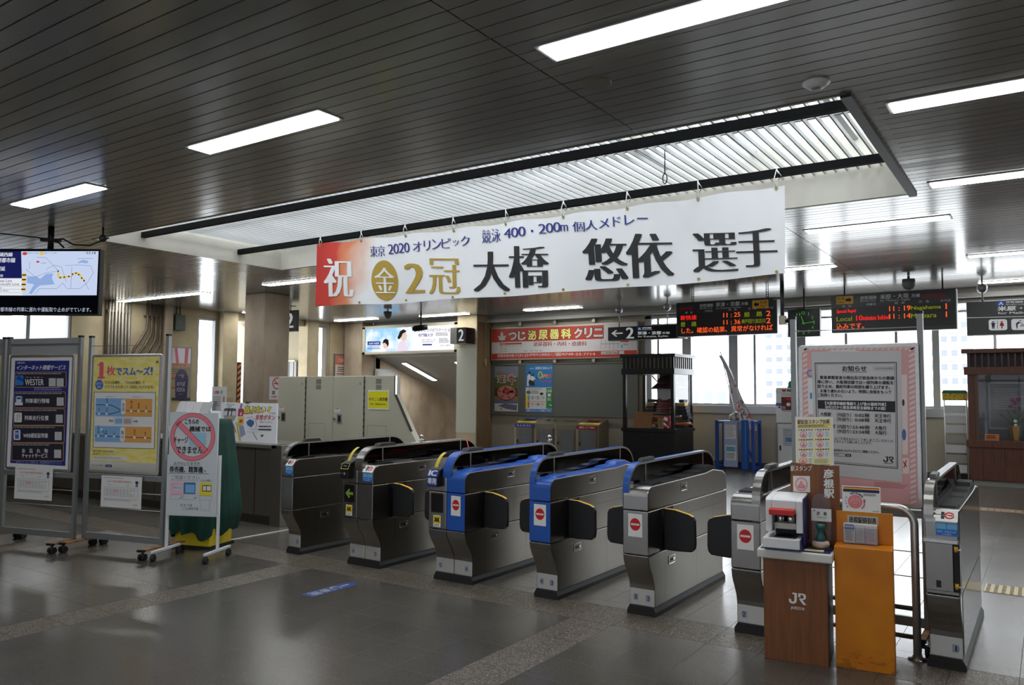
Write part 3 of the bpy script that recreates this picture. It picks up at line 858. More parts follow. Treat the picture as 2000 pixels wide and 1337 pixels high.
    if tape:
        p = MB(); xa, xb = x0-.002, x0+(x1-x0)*.42
        prof = GO[:10]; 
        for i in range(len(prof)-1):
            q = []
            for (y, z) in (prof[i], prof[i+1]): q.append((y, z))
            off = .0012; (ya, za), (yb, zb) = q; d = math.hypot(yb-ya, zb-za); ny, nz = -(zb-za)/d*off, (yb-ya)/d*off
            if i == 0: za = .80
            p.face([(xa, ya+ny, za+nz), (xb, ya+ny, za+nz), (xb, yb+ny, zb+nz), (xa, yb+ny, zb+nz)], YTAPE)
        P = facing(p, xa, xb, .80, .90, -.1085); P.vtext('切符投入', 25, 5, 75, 95, M('tape_ink', (96, 88, 40), .6), 1)
        lbl(p.build('guard_tape', g, recalc=False), 'yellow printed tape')
    return g

KTOP = M('gate_top_black', (11, 11, 12), .6, spec=.12)
S_, B_, K_ = STEELF, BLUE, BLKP
gate('leftmost steel ticket gate with a blue IC sticker, beside the dark counter', -6.30, .175, [(0, .175, S_, STEEL)], (0, .05), S_, [('6', .135)], '', [('ic', .068, .17)])
def reader_box(g, x0, x1, front, lab):
    b = MB(); b.prism([(-.165, .80), (-.165, .885), (-.135, .945), (-.02, .985), (-.0, .98), (-.0, .80)], 'x', x0, x1, BLKP)
    r = b.build('card_reader', g, bevel=.014, seg=3); lbl(r, lab)
    p = MB(); front(p); p.build('reader_face', r, recalc=False)
g2 = gate('steel ticket gate with a green arrow display, second from the left', -5.45, .39, [(0, .195, S_, STEEL), (.195, .39, S_, STEEL)], (.15, .24), S_, [('6', .05), ('5', .33)], 'R', [('ic', .262, .385), ('screen', .03, .16), ('pinch', .055, .135)], True)
def f2(p):
    d = Vector((0, .03, .06)).normalized()
    P = Print(p, (.025, -.137, .942), X_, -d, .11, .065, lift=.002); P.rrect(6, 4, 94, 96, 12, M('reader_rim', (206, 206, 70), .4)); P.rrect(11, 10, 89, 88, 10, DSCR, 1); P.greek(30, 40, 75, 62, 2, GREYP, 2, 4)
    P = facing(p, .02, .13, .81, .88, -.166); P.disc(58, 48, 10, 17, M('reader_key', (170, 170, 172), .4)); P.text('1', 54, 36, 62, 60, BLACK, 1, .03); P.greek(12, 40, 40, 56, 1, GREYP, 1, 3)
reader_box(g2, .02, .13, f2, 'black card reader with a yellow rimmed window')
g3 = gate('wide blue-faced ticket gate with a blank display and a no entry sticker', -4.41, .39, [(0, .195, S_, STEEL), (.195, .39, B_, B_)], (.15, .24), BLUE, [('5', .05), ('4', .33)], 'LR', [('stop', .245, .345), ('blank', .03, .16), ('pinch', .055, .135)], True)
def f3(p):
    d = Vector((0, .03, .06)).normalized()
    B2 = M('reader_blue', (38, 64, 150), .4)
    P = Print(p, (.02, -.137, .944), X_, -d, .12, .066, lift=.002); P.rrect(2, 3, 98, 99, 8, B2); P.text('IC', 18, 14, 84, 88, WHITE, 1, .05)
    P = facing(p, .02, .14, .808, .884, -.1665); P.rrect(2, 0, 98, 99, 8, B2); P.text('専用', 14, 12, 88, 78, WHITE, 1, .04, .02)
reader_box(g3, .018, .142, f3, 'blue IC only card reader')
gate('narrow blue-faced ticket gate in the middle of the row', -3.39, .195, [(0, .195, B_, B_)], (0, .05), BLUE, [('4', .05), ('3', .145)], 'LR', [('stop', .045, .155)])
gate('steel ticket gate with a blue guard strip and a no entry sticker', -2.585, .20, [(0, .20, S_, KTOP)], (0, .052), BLUE, [('3', .05), ('2', .15)], 'LR', [('stop', .045, .155)])
gate('steel ticket gate partly hidden behind the brown stamp stand', -1.79, .20, [(0, .20, S_, STEEL)], (.145, .20), S_, [('2', .05)], 'L', [('stop', .045, .155)], right=False)
g7 = gate('rightmost ticket gate with a dark glossy side and blue IC sticker', -.632, .18, [(0, .18, S_, KTOP)], (0, .05), S_, [('1', .14)], '', [('ic', .062, .176)], right=False)
b = MB(); b.box(.004, -.128, .47, .15, -.11, .745, STEELF); b.box(-.004, -.134, .742, .178, -.10, .766, CHROME); b.build('front_box', g7, bevel=.004)
b = MB(); b.box(.150, -.12, .47, .182, -.02, .742, BLKP); b.build('flap_recess', g7)
for z in (.49, .70):
    b = MB(); b.cyl((.165, -.125, z), (.165, -.125, z+.03), .010, FLAPY, 10); b.box(.165, -.13, z+.01, .19, -.12, z+.018, CHROME); b.build('flap_pin', g7)
b = MB(); P = Print(b, (.1805, 0, 1), (0, 1, 0), D_, 1.5, 1.0, [(0, 1), (1.5, 1), (1.5, 0), (0, 0)])
P.rect(-.08, .925, 1.5, .45, M('dark_mirror_steel', (66, 63, 60), .14, .9)); P.rect(.006, .438, 1.43, .075, M('dark_mirror_steel', (66, 63, 60), .14, .9)); b.build('side_panel', g7, recalc=False)
b = MB(); P = facing(b, .06, .085, .49, .53, -.1282); P.fill(BLACK); b.build('inspection_window', g7, recalc=False)

# red retractable belt lying across the gap between the second and third gate
t = thing('safety_belt', 'thin red strap sloping across the lane between the second and third gates', 'strap', (-4.95, 6.5, .9))
b = MB(); b.tube([(-.27, .35, .22), (-.05, .1, .14), (.2, -.2, .05), (.45, -.5, .0)], .006, M('strap_red', (190, 46, 52), .5), 6); b.build('strap', t)
b = MB(); b.box(.12, -.16, .05, .3, -.12, .085, M('strap_red', (190, 46, 52), .5)); b.build('buckle', t)
def ornament(x, y, z, label):
    t = thing('clip_stand', label, 'clip', (x, y, z), 0, 'small chrome clips on the gates')
    b = MB(); b.cyl((0, 0, 0), (0, 0, .04), .008, CHROME); b.ball((0, 0, .06), .018, CHROME); b.build('knob', t)
    b = MB(); b.cyl((-.03, 0, .012), (.03, 0, .03), .005, CHROME, 8); b.build('lever', t)
ornament(-5.25, 6.15, 1.091, 'small chrome clip holding the red strap on the second gate')
ornament(-4.2, 6.9, 1.095, 'small chrome clip on top of the third gate')

# ------------------------------------------------------------------ barrier rail between the gates at the right
t = thing('barrier_rail', 'bent steel pipe handrail behind the orange leaflet box', 'railing', (-.705, 5.45, 0))
r = .0235
b = MB(); b.tube([(-.86, 0, .905), (-.10, 0, .905)]+[(-.10+.10*math.sin(a), 0, .805+.10*math.cos(a)) for a in [math.radians(10*k) for k in range(1, 10)]]+[(0, 0, .6), (0, 0, 0)], r, M('rail_steel', (204, 204, 202), .36, .8), 14); b.build('pipe', t)
for z in (.30, .13):
    b = MB(); b.cyl((-.86, 0, z), (0, 0, z), .014, STEEL); b.build('lower_bar', t)
b = MB(); b.cyl((-.30, 0, .30), (-.30, 0, .905), .011, STEEL); b.build('upright', t)
b = MB(); b.lathe([(.055, 0), (.055, .006), (.03, .012), (.026, .03)], (0, 0, 0), STEEL, 20); b.build('floor_flange', t)

# ------------------------------------------------------------------ stamp stand
t = thing('stamp_stand', 'brown wooden stamp stand with white counter and a railway logo on its front', 'stand', (-1.478, 4.945, 0), math.radians(7))
SW = .365; SD = .30
b = MB(); b.box(0, 0, 0, SW, SD, .605, WOODB); b.build('cabinet', t, bevel=.002)
b = MB(); b.box(SW-.001, .004, .005, SW+.002, SD, .6, M('dark_side_tone', (58, 44, 38), .45)); b.build('side_panel', t)  # right side coloured darker than the front
b = MB(); b.box(-.03, -.035, .605, SW+.035, SD, .66, M('counter_white', (226, 224, 216), .35)); b.build('counter', t, bevel=.010, seg=3)
b = MB(); b.box(-.012, -.018, .66, SW+.02, SD-.01, .664, M('counter_mat_blue', (34, 44, 104), .4)); b.build('blue_mat', t)
b = MB(); P = facing(b, .10, .29, .30, .42, -.0006); jr_logo(P, 24, 8, 76, 62, WHITE); P.text('JR西日本', 30, 74, 72, 92, WHITE, 1, .02); b.build('logo', t, recalc=False)
b = MB(); b.prism([(.115, .664), (.42, .664), (.42, 1.155), (.135, 1.165)], 'y', SD-.035, SD-.018, WOODB); bp = b.build('back_panel', t, bevel=.002)
b = MB(); P = facing(b, .10, .42, .664, 1.16, SD-.0355, [(330, 90), (970, 115), (970, 1000), (330, 1000)])
P.text('駅スタンプ', 395, 122, 655, 185, WHITE, 1, .015); P.rect(425, 240, 630, 425, PAPER, 0)
SEAL = M('seal_pink', (226, 130, 136), .6); SEAL2 = M('seal_red', (206, 86, 98), .6)
def seal(P, cx, cy, r, l=1):
    P.ring(cx, cy, r, r, .86, SEAL, l); P.ring(cx, cy, r*.78, r*.78, .93, SEAL, l)
    P.poly([(cx-r*.62, cy+r*.25), (cx-r*.3, cy-r*.05), (cx-r*.28, cy-r*.25), (cx, cy-r*.6), (cx+r*.28, cy-r*.25), (cx+r*.3, cy-r*.05), (cx+r*.62, cy+r*.25), (cx+r*.45, cy+r*.6), (cx-r*.45, cy+r*.6)], SEAL, l)
    for k in (-.3, 0, .3): P.rect(cx-r*.3, cy+r*k-r*.03, cx+r*.3, cy+r*k+r*.03, PAPER, l+1)
seal(P, 525, 335, 78)
P.rect(755, 130, 762, 560, M('indigo_line', (84, 66, 120), .5)); P.vtext('彦根駅', 795, 155, 905, 485, WHITE, 1, bx=.05, by=.03)
b.build('panel_print', bp, recalc=False)
# things on the stand
def local(x, y, z, o=(-1.478, 4.945), a=math.radians(7)):
    return (o[0]+x*math.cos(a)-y*math.sin(a), o[1]+x*math.sin(a)+y*math.cos(a), z)
A7 = math.radians(7)
t = thing('stamp_machine', 'white and blue stamping machine with a red handle on the stand counter', 'stamp machine', local(.02, -.01, .664), A7); t.scale = (1.1, 1.3, 1.0)
MW = M('machine_white', (230, 231, 234), .35); MBl = M('machine_blue', (44, 50, 110), .4)
b = MB(); b.prism([(0, .10), (0, .29), (.02, .305), (.2, .315), (.2, .10)], 'x', 0, .035, MW); b.prism([(0, .10), (0, .29), (.02, .305), (.2, .315), (.2, .10)], 'x', .16, .195, MW)
b.prism([(0, .215), (0, .29), (.02, .305), (.2, .315), (.2, .215)], 'x', .034, .161, MW); b.build('hood', t, bevel=.005)
b = MB(); b.box(.03, .12, .0, .165, .2, .3, BLKP); b.build('dark_bay', t)
b = MB(); b.box(.195, .012, .03, .199, .2, .305, MBl); b.build('side_plate', t)
b = MB(); b.box(-.01, -.045, .012, .185, .17, .07, MW); tr = b.build('tray', t, bevel=.004)
b = MB(); b.box(.02, -.02, .0695, .16, .12, .073, M('tray_steel', (120, 120, 124), .3, .8)); b.box(.045, .0, .0725, .135, .08, .0735, BLKP); b.build('tray_plate', tr)
b = MB(); b.box(.185, -.04, .0, .19, .17, .068, MBl); b.box(0, -.03, 0, .18, .16, .012, MBl); b.build('tray_base', t)
b = MB(); b.prism([(-.03, .205), (-.03, .240), (.0, .246), (.0, .21)], 'x', .022, .158, RED); b.build('handle', t, bevel=.005)
b = MB(); b.box(.04, .03, .115, .155, .10, .15, M('stamp_block', (206, 204, 192), .4)); 
for x in (.07, .125): b.cyl((x, .065, .15), (x, .065, .19), .022, CHROME)
b.build('stamp_head', t, bevel=.002)
t = thing('hand_stamp_holder', 'clear holder with a white name card and small green hand stamp on the counter', 'stamp holder', local(.265, .09, .664), A7)
b = MB(); b.box(-.02, -.02, 0, .125, .09, .012, BLKP); b.build('tray', t, bevel=.003)
b = MB(); b.lathe([(.05, .012), (.052, .03), (.046, .045), (.001, .046)], (.055, .03, 0), M('stamp_pad_pink', (196, 170, 160), .5), 22); b.build('stamp_pad', t)
GR = M('stamp_green', (40, 104, 104), .4)
b = MB(); b.lathe([(.026, .046), (.027, .07), (.016, .085), (.016, .11), (.027, .125), (.027, .145), (.001, .15)], (.055, .03, 0), GR, 18); b.build('hand_stamp', t)
b = MB()
pts = [(0, .012), (.11, .012), (.11, .28), (.095, .31), (.07, .325), (.04, .325), (.015, .31), (0, .28)]
b.prism(pts, 'y', .075, .079, CLEARP); b.build('clear_back', t)
b = MB(); b.box(.0, .060, .16, .115, .064, .235, WHITE); P = facing(b, 0, .115, .16, .235, .0598); P.text('彦　根', 28, 22, 78, 52, INK, 1, .03); P.text('Hikone', 30, 62, 76, 74, INK, 1); P.text('JR', 10, 12, 22, 24, M('jr_blue', (30, 96, 180), .5), 1, .03); b.build('name_card', t, recalc=False)
t = thing('paper_slip', 'small cream paper slip lying on the blue mat of the stamp stand', 'paper', local(.235, .01, .6642), A7)
b = MB(); b.box(0, 0, 0, .11, .06, .001, M('slip_cream', (214, 204, 170), .7)); b.box(.03, .015, .001, .09, .045, .0015, M('slip_yellow', (222, 190, 80), .7)); b.build('slip', t)
# stamp sheet poster standing on the back panel
t = thing('stamp_sheet_poster', 'white poster of pink stamp seals standing on the brown back panel', 'poster', local(.165, SD-.03, 1.14), A7)
b = MB(); b.box(0, -.004, 0, .225, 0, .315, WHITE); b.build('board', t)
b = MB(); P = facing(b, 0, .225, 0, .315, -.0041, [(45, 655), (285, 665), (290, 995), (45, 980)])
P.rect(55, 672, 277, 982, M('sheet_cream', (240, 234, 190), .6), 0)
P.text('駅記念スタンプ台紙', 60, 676, 264, 704, M('maroon_print', (110, 36, 52), .5), 1, .03, .02); P.rect(60, 708, 268, 716, YEL, 1); P.greek(62, 709, 262, 730, 3, INK, 2, 9)
for i in range(2):
    for k in range(3):
        x0, y0 = 66+i*106, 738+k*64; P.rect(x0, y0, x0+88, y0+60, WHITE, 1); P.rect(x0, y0, x0+88, y0+8, (M('maroon_print', (110, 36, 52)), BLACK, NAVY)[k], 2)
        seal(P, x0+30, y0+34, 23, 2); P.greek(x0+62, y0+18, x0+86, y0+54, 4, SKYB, 2, k+i*3)
        for j in range(5): P.rect(x0+4+j*17, y0+1, x0+13+j*17, y0+7, YEL if k else WHITE, 3)
seal(P, 92, 945, 26, 1); P.greek(128, 932, 150, 972, 3, SKYB, 1, 12); P.greek(164, 934, 262, 965, 5, M('olive_print', (150, 140, 70)), 1, 14); P.text('JR西日本', 200, 966, 262, 978, INK, 1)
b.build('poster_print', t, recalc=False)

# ------------------------------------------------------------------ orange leaflet box
OR = NB('orange_painted_wood'); p_, x_, y_, z_ = OR.pos()
n1 = OR.noise(p_, 5.0, 4); n2 = OR.noise(OR.scalev(p_, (9, 9, 14)), 2.0, 5)
wear = OR.math('MULTIPLY', OR.math('GREATER_THAN', n2, .55), OR.math('SUBTRACT', 1.0, OR.n('ShaderNodeMapRange', {0: z_, 1: .02, 2: .14}).outputs[0]))
OR.out('Base Color', OR.mix(OR.math('MULTIPLY', wear, .5), OR.ramp(n1, [(.3, lin((202, 116, 2))), (.7, lin((220, 134, 4)))]), c4((96, 62, 18)))); OR.out('Roughness', .38)
OR = OR.m
t = thing('leaflet_box', 'worn orange wooden leaflet box on the floor beside the stamp stand', 'leaflet box', (-1.085, 5.035, 0), A7)
b = MB(); b.box(0, 0, 0, .315, .20, .70, OR); b.build('cabinet', t, bevel=.004)
b = MB(); b.box(.0, .186, .70, .315, .203, .885, OR); bp = b.build('back_panel', t, bevel=.002)
b = MB(); P = facing(b, .055, .235, .70, .885, .1855, [(0, 0), (100, 0), (100, 100), (0, 100)])
P.rect(4, 12, 100, 42, M('plate_grey', (186, 184, 172), .5)); P.text('彦根駅時刻表', 10, 16, 94, 38, BLACK, 1, .03, .02); b.build('title_plate', bp, recalc=False)
b = MB(); b.box(.04, .12, .70, .235, .122, .80, CLEARP); b.box(.04, .12, .70, .235, .186, .704, CLEARP); b.build('leaflet_tray', t)
t2 = thing('timetable_leaflet', 'stack of folded white timetable leaflets in the tray of the orange box', 'leaflets', tuple(Vector((-1.085, 5.035, 0))+Vector((.045*math.cos(A7)-.13*math.sin(A7), .045*math.sin(A7)+.13*math.cos(A7), .705))), A7)
b = MB(); b.box(0, 0, 0, .185, .04, .115, WHITE); b.build('leaflets', t2)
b = MB(); P = facing(b, 0, .185, 0, .115, -.0002); P.rect(3, 4, 32, 30, M('leaf_blue', (90, 110, 180)), 0); P.rect(5, 12, 30, 14, WHITE, 1); P.frame(36, 8, 64, 96, 1.5, M('leaf_blue', (90, 110, 180)), 0); P.frame(68, 8, 97, 96, 1.5, PINK, 0)
P.text('時刻表', 6, 15, 29, 25, WHITE, 1); P.greek(5, 36, 30, 90, 7, GREYP, 0, 3); P.greek(39, 12, 62, 90, 12, M('pale_print', (190, 190, 196)), 0, 6); P.greek(71, 12, 95, 90, 12, M('pale_print', (190, 190, 196)), 0, 8); b.build('leaflet_cover', t2, recalc=False)
# welcome card
t = thing('welcome_card', 'white card with a pink castle seal and coloured stripes above the orange box', 'card', (-1.072, 5.225, .886), A7)
b = MB(); b.box(0, -.003, 0, .215, 0, .155, WHITE); b.build('card', t)
b = MB(); P = facing(b, 0, .215, 0, .155, -.0031, [(0, 0), (100, 0), (100, 72), (0, 72)])
P.rect(3, 3, 97, 6, RED, 0); P.rect(3, 6, 97, 9, YEL, 0); P.rect(3, 9, 97, 17, NAVY, 0); P.disc(34, 44, 19, 19, M('seal_fill', (240, 150, 160)), 0); seal(P, 34, 44, 19, 1)
for i, ch in enumerate('Welcome to'): 
    a = math.radians(-118+i*13); cx, cy = 34+24*math.cos(a), 44+24*math.sin(a)
    if ch != ' ': P.text(ch, cx-2.2, cy-2.6, cx+2.2, cy+2.6, BLACK, 1, .04)
for i, ch in enumerate('ようこそ'):
    a = math.radians(-215+i*20); cx, cy = 34+25*math.cos(a), 44+25*math.sin(a); P.text(ch, cx-2.6, cy-2.6, cx+2.6, cy+2.6, M('hik_blue', (50, 90, 200)), 1, .04)
for i, ch in enumerate('Hikone'):
    a = math.radians(25-i*(-9)); cx, cy = 34+25*math.cos(math.radians(-12+i*11)), 44+25*math.sin(math.radians(-12+i*11)); P.text(ch, cx-2, cy-2.2, cx+2, cy+2.2, RED, 1, .04)
P.greek(56, 20, 95, 27, 2, INK, 1, 21); P.text('JR彦根駅', 78, 66, 95, 70, NAVY, 1); b.build('card_print', t, recalc=False)
b = MB(); b.box(.08, .0, -.002, .13, .02, .09, CLEARP); b.build('card_support', t)
# ================================================================== HANGING THINGS
def make_banner():
    BY = 7.83; X0, X1 = -8.70, -2.08; L = X1-X0
    def zt(u): return 3.712-.075*u/L - .028*math.sin(math.pi*u/L)
    H = .905
    def wave(u, v):
        e = min(1, v/H)
        return .022*math.sin(u*1.9+.6+v*.9)*(.35+.65*e)+.013*math.sin(u*4.3-v*2.2)*e+.013*math.sin(u*6.7+1)*max(0, e-.5)+.008*math.sin(u*9.1+v*3)*max(0, .35-e)
    t = thing('banner', 'long white congratulation banner with a red left end hung below the roof light', 'banner', ((X0+X1)/2, BY, 2.75))
    ox, oy, oz = t.location
    q = NB('banner_cloth'); tc = q.n('ShaderNodeTexCoord').outputs['Object']
    sx = q.n('ShaderNodeSeparateXYZ', {0: tc}); nz = q.noise(tc, 2.0, 2)
    f = q.math('ADD', q.math('DIVIDE', q.math('ADD', sx.outputs[0], L/2), 1.05), q.math('MULTIPLY', q.math('SUBTRACT', nz, .5), .5))
    f = q.math('ADD', f, q.math('MULTIPLY', q.math('SUBTRACT', sx.outputs[2], .45), -.25))
    q.out('Base Color', q.ramp(f, [(0, lin((196, 40, 32))), (.36, lin((206, 60, 44))), (.60, lin((226, 140, 96))), (.86, lin((238, 226, 216))), (1, lin((242, 242, 242)))])); q.out('Roughness', .6)
    CL = q.m
    b = MB(); nu, nv = 120, 14; vs = []; fs = []
    for j in range(nv+1):
        for i in range(nu+1):
            u = L*i/nu; v = H*j/nv
            sag = .012*math.sin(u*2*math.pi/.83)*(1-j/nv)**4 + .010*math.sin(u*3.1)*(j/nv)**6
            vs.append((X0+u-ox - .04*(j/nv)*(.5 if i > 60 else 1)*0, BY-wave(u, v)-oy, zt(u)-v*(1-.004*u)+sag-oz))
    for j in range(nv):
        for i in range(nu):
            a = j*(nu+1)+i; fs.append((a, a+1, a+nu+2, a+nu+1))
    b.add(vs, fs, CL, True); b.build('cloth', t, recalc=False)
    # lettering follows the cloth
    class BP(Print):
        def P(s, u, v, l):
            return Vector((X0+u-ox, BY-wave(u, v)-oy-.006-.002*l, zt(u)-v*(1-.004*u)-oz))
        def disc(s, cx, cy, rx, ry, m, l=0, n=40):
            for k in range(12): s.ring(cx, cy, rx*(k+1)/12, ry*(k+1)/12, k/(k+1), m, l, n)
    b = MB()
    # artwork coordinates are those of a straight-on sheet, corners as below
    P = BP(b, (0, 0, 0), X_, D_, L, H, [(42, 245), (1945, 5), (1930, 380), (30, 500)])
    INKB = M('banner_ink', (30, 30, 32), .5); IND = M('banner_indigo', (44, 46, 132), .5); GD = M('banner_gold', (186, 154, 62), .45)
    def mincho(ch, x0, y0, x1, y1, m, bx=.045, l=1):
        P.text(ch, x0, y0, x1, y1, m, l, bx=bx*.98, res=3, thin=.016)
    mincho('祝', 75, 303, 185, 458, WHITE, .05)
    P.disc(311, 388, 52, 82, GD, 0, 40); mincho('金', 274, 336, 348, 440, WHITE, .035, 1)
    mincho('2', 398, 318, 467, 440, GD, .05); mincho('冠', 496, 296, 614, 442, GD, .035)
    for ch, a in (('大', (680, 268, 815, 432)), ('橋', (828, 246, 975, 418)), ('悠', (1124, 216, 1288, 392)), ('依', (1300, 198, 1472, 382)), ('選', (1566, 200, 1732, 362)), ('手', (1744, 186, 1896, 346))):
        mincho(ch, *a, INKB, .05)
    def run(s, x, y, x2, y2, hgt, bx=.03):
        n = len(s); 
        mincho(s, 0, 0, 1, 1, IND) if False else None
    for s, q_ in (('東京', (258, 248, 318, 292)), ('2020', (331, 240, 417, 280)), ('オリンピック', (430, 198, 664, 268)), ('競泳', (714, 178, 792, 232)), ('400・200m', (805, 148, 1064, 212)), ('個人メドレー', (1082, 116, 1390, 186))):
        n = len(s); x0, y0, x1, y1 = q_; sl = -0.126 if n > 2 else -.1
        # each character on the slightly rising line of the sheet
        wch = [1.0 if ord(c) > 0x2000 or c == '・' else .56 for c in s]; tot = sum(wch); xa = x0; h = (y1-y0)+sl*(x1-x0) if n > 3 else (y1-y0)
        h = max(h, 40) if n > 3 else h
        for c, w_ in zip(s, wch):
            dx = (x1-x0)*w_/tot; yb = y1+sl*(xa-x0)
            big = .94
            if c == '・': P.disc(xa+dx/2, yb-h*.45, 5, 5, IND, 1)
            elif c == 'ー': P.rect(xa+dx*.08, yb-h*.55, xa+dx*.92, yb-h*.42, IND, 1)
            elif c in 'ッ': mincho(c, xa+dx*.15, yb-h*.7, xa+dx*.85, yb-h*.1, IND, .025)
            elif c == 'm': mincho(c, xa+dx*.02, yb-h*.62, xa+dx*.98, yb, IND, .035)
            else: mincho(c, xa+dx*.04, yb-h, xa+dx*big, yb, IND, .03)
            xa += dx
    b.build('lettering', t, recalc=False)
    # eyelets and the white ties up to the black rail
    for i in range(9):
        u = .08+(L-.16)*i/8
        e = MB(); x = X0+u-ox; z = zt(u)-oz
        y = -wave(u, .02)
        pts = [(x, y-.006, z-.02), (x-.008, y-.02, z+.02), (x+.02*math.sin(i*2.1), .02-.05, z+.06), (x+.01, .02-.045, 3.80-oz), (x+.012, .055, 3.815-oz), (x+.016, .06, 3.74-oz), (x+.01, .0, z+.03), (x, y+.004, z-.018)]
        e.tube(pts, .006, WHITE, 6)
        for k in (0, 1): e.cyl((x+.01, -.03, 3.80-oz), (x+.03+.03*k, -.04, 3.75-oz-.03*k), .004, WHITE, 6)
        e.build('tie', t)
        e = MB(); e.cyl((x, y-.010, z-.02), (x, y+.002, z-.02), .016, M('eyelet_brass', (176, 164, 96), .35, .8), 12); e.build('eyelet', t)
        e = MB(); zb = zt(u)-H*(1-.004*u)+.03-oz; yy = -wave(u, H); e.cyl((x, yy-.009, zb), (x, yy+.002, zb), .015, M('eyelet_brass', (176, 164, 96), .35, .8), 12); e.build('eyelet', t)
make_banner()

def hang_rods(t, xs, z0, z1, dy=0.0, r=.012, m=None, pair=False):
    for x in xs:
        b = MB()
        if pair:
            for s in (-.02, .02): b.cyl((x+s, dy, z0), (x+s, dy, z1), .007, m or BLKP, 8)
            for k in range(3): b.cyl((x-.02, dy, z0+(z1-z0)*(k+.5)/3), (x+.02, dy, z0+(z1-z0)*(k+.5)/3), .006, m or BLKP, 6)
        else: b.cyl((x, dy, z0), (x, dy, z1), r, m or BLKP, 10)
        b.build('hanger_rod', t)

LEDK = M('led_panel_black', (40, 41, 44), .35); LEDP = M('led_dim_print', (226, 228, 232), .5); LEDDIM = M('led_off_red', (120, 28, 32), .4)
def led_board(x0, z1, y, label, draw, rods, pair):
    W, H = 2.04, .70; t = thing('departure_board', label, 'departure board', (x0, y, z1-H), 0, 'LED departure boards')
    b = MB(); b.box(0, 0, 0, W, .22, H, LEDK); b.build('housing', t, bevel=.008)
    b = MB(); b.box(W-.006, -.006, 0, W+.006, .222, H, ALUD); b.build('end_cap', t)
    p = MB(); P = facing(p, 0, W, 0, H, -.0005, [(0, 0), (1000, 0), (1000, 343), (0, 343)], lift=.002, step=.0012)
    P.rect(12, 118, 988, 312, M('led_matrix', (30, 24, 26), .4)); draw(P); p.build('display', t, recalc=False)
    hang_rods(t, rods, H, HC-(z1-H), .1, .014, None, pair)
    return t
YLB = M('board_yellow', (226, 172, 30), .4)
def b1(P):
    P.rect(768, 20, 922, 100, YLB); P.poly([(782, 60), (806, 36), (806, 48), (832, 48), (832, 74), (806, 74), (806, 86)], BLACK, 1); P.text('先発', 842, 30, 908, 58, LEDDIM, 1, .02); P.text('Next', 846, 64, 904, 88, LEDDIM, 1)
    P.poly([(26, 62), (60, 24), (62, 46), (176, 46), (176, 78), (62, 78), (60, 100)], LEDDIM); 
    P.text('琵琶湖線', 248, 26, 384, 58, LEDP, 1, .02); P.text('Biwako Line', 248, 62, 376, 76, LEDP, 1)
    P.text('草津・京都', 412, 20, 648, 64, LEDP, 1, .02); P.text('方面', 662, 30, 728, 60, LEDP, 1, .02); P.text('for Kusatsu, Kyoto', 412, 70, 660, 88, LEDP, 1)
    for s, x in (('種　別', 96), ('列車名', 300), ('時　刻', 540), ('行　先', 730), ('のりば', 890)): P.text(s, x, 88 if x > 150 else 94, x+76, 108 if x > 150 else 114, LEDP, 1)
    P.text('新快速', 46, 130, 214, 178, LEDR, 1, .012); P.text('普　通', 46, 196, 210, 244, LEDG, 1, .012)
    P.text('11 : 25', 486, 126, 652, 170, LEDO, 1, .012); P.text('姫　路', 690, 128, 862, 176, LEDG, 1, .012); P.text('2', 900, 126, 940, 176, LEDO, 1, .012)
    P.text('11 : 36', 486, 196, 652, 240, LEDO, 1, .012); P.text('神戸回り加古川', 664, 196, 890, 240, LEDG, 1, .012); P.text('2', 900, 194, 940, 244, LEDO, 1, .012)
    P.text('した。確認の結果、異常がなければ', 56, 256, 958, 312, LEDO, 1, .012)
def b2(P):
    P.rect(46, 12, 190, 84, YLB); P.poly([(178, 48), (154, 24), (154, 36), (126, 36), (126, 60), (154, 60), (154, 72)], BLACK, 1); P.text('先発', 54, 22, 118, 46, LEDDIM, 1, .02); P.text('Next', 56, 52, 116, 74, LEDDIM, 1)
    P.poly([(924, 52), (884, 14), (884, 34), (740, 34), (740, 70), (884, 70), (884, 92)], LEDDIM)
    P.text('琵琶湖線', 250, 22, 384, 54, LEDP, 1, .02); P.text('Biwako Line', 250, 58, 376, 72, LEDP, 1)
    P.text('米原・大垣', 412, 16, 640, 60, LEDP, 1, .02); P.text('方面', 662, 26, 728, 56, LEDP, 1, .02); P.text('for Maibara, Ogaki', 412, 64, 650, 84, LEDP, 1)
    for s, x in (('種　別', 96), ('列車名', 300), ('時　刻', 530), ('行　先', 720), ('のりば', 884)): P.text(s, x, 88 if x > 150 else 94, x+76, 108 if x > 150 else 114, LEDP, 1)
    P.text('Special Rapid', 48, 132, 210, 172, LEDR, 1, .012); P.text('11 : 19', 484, 124, 652, 168, LEDO, 1, .012); P.text('Nagahama', 656, 132, 886, 174, LEDG, 1, .012); P.text('1', 912, 124, 938, 172, LEDO, 1, .012)
    P.text('Local', 46, 198, 176, 238, LEDG, 1, .012); P.text('10', 212, 192, 266, 238, LEDR, 1, .012); P.text('minutes behind', 268, 196, 482, 238, LEDR, 1, .012)
    P.text('11 : 14', 484, 192, 652, 236, LEDO, 1, .012); P.text('Maibara', 656, 198, 850, 238, LEDG, 1, .012); P.text('1', 912, 192, 938, 240, LEDO, 1, .012)
    P.text('込みです。', 44, 258, 276, 312, LEDO, 1, .012)
led_board(-6.30, 3.452, 15.35, 'LED departure board for Kusatsu and Kyoto, left of the green clock', b1, (.32, 1.83), True)
led_board(-3.31, 3.43, 15.5, 'LED departure board for Maibara, right of the green clock', b2, (.22, 1.83), False)

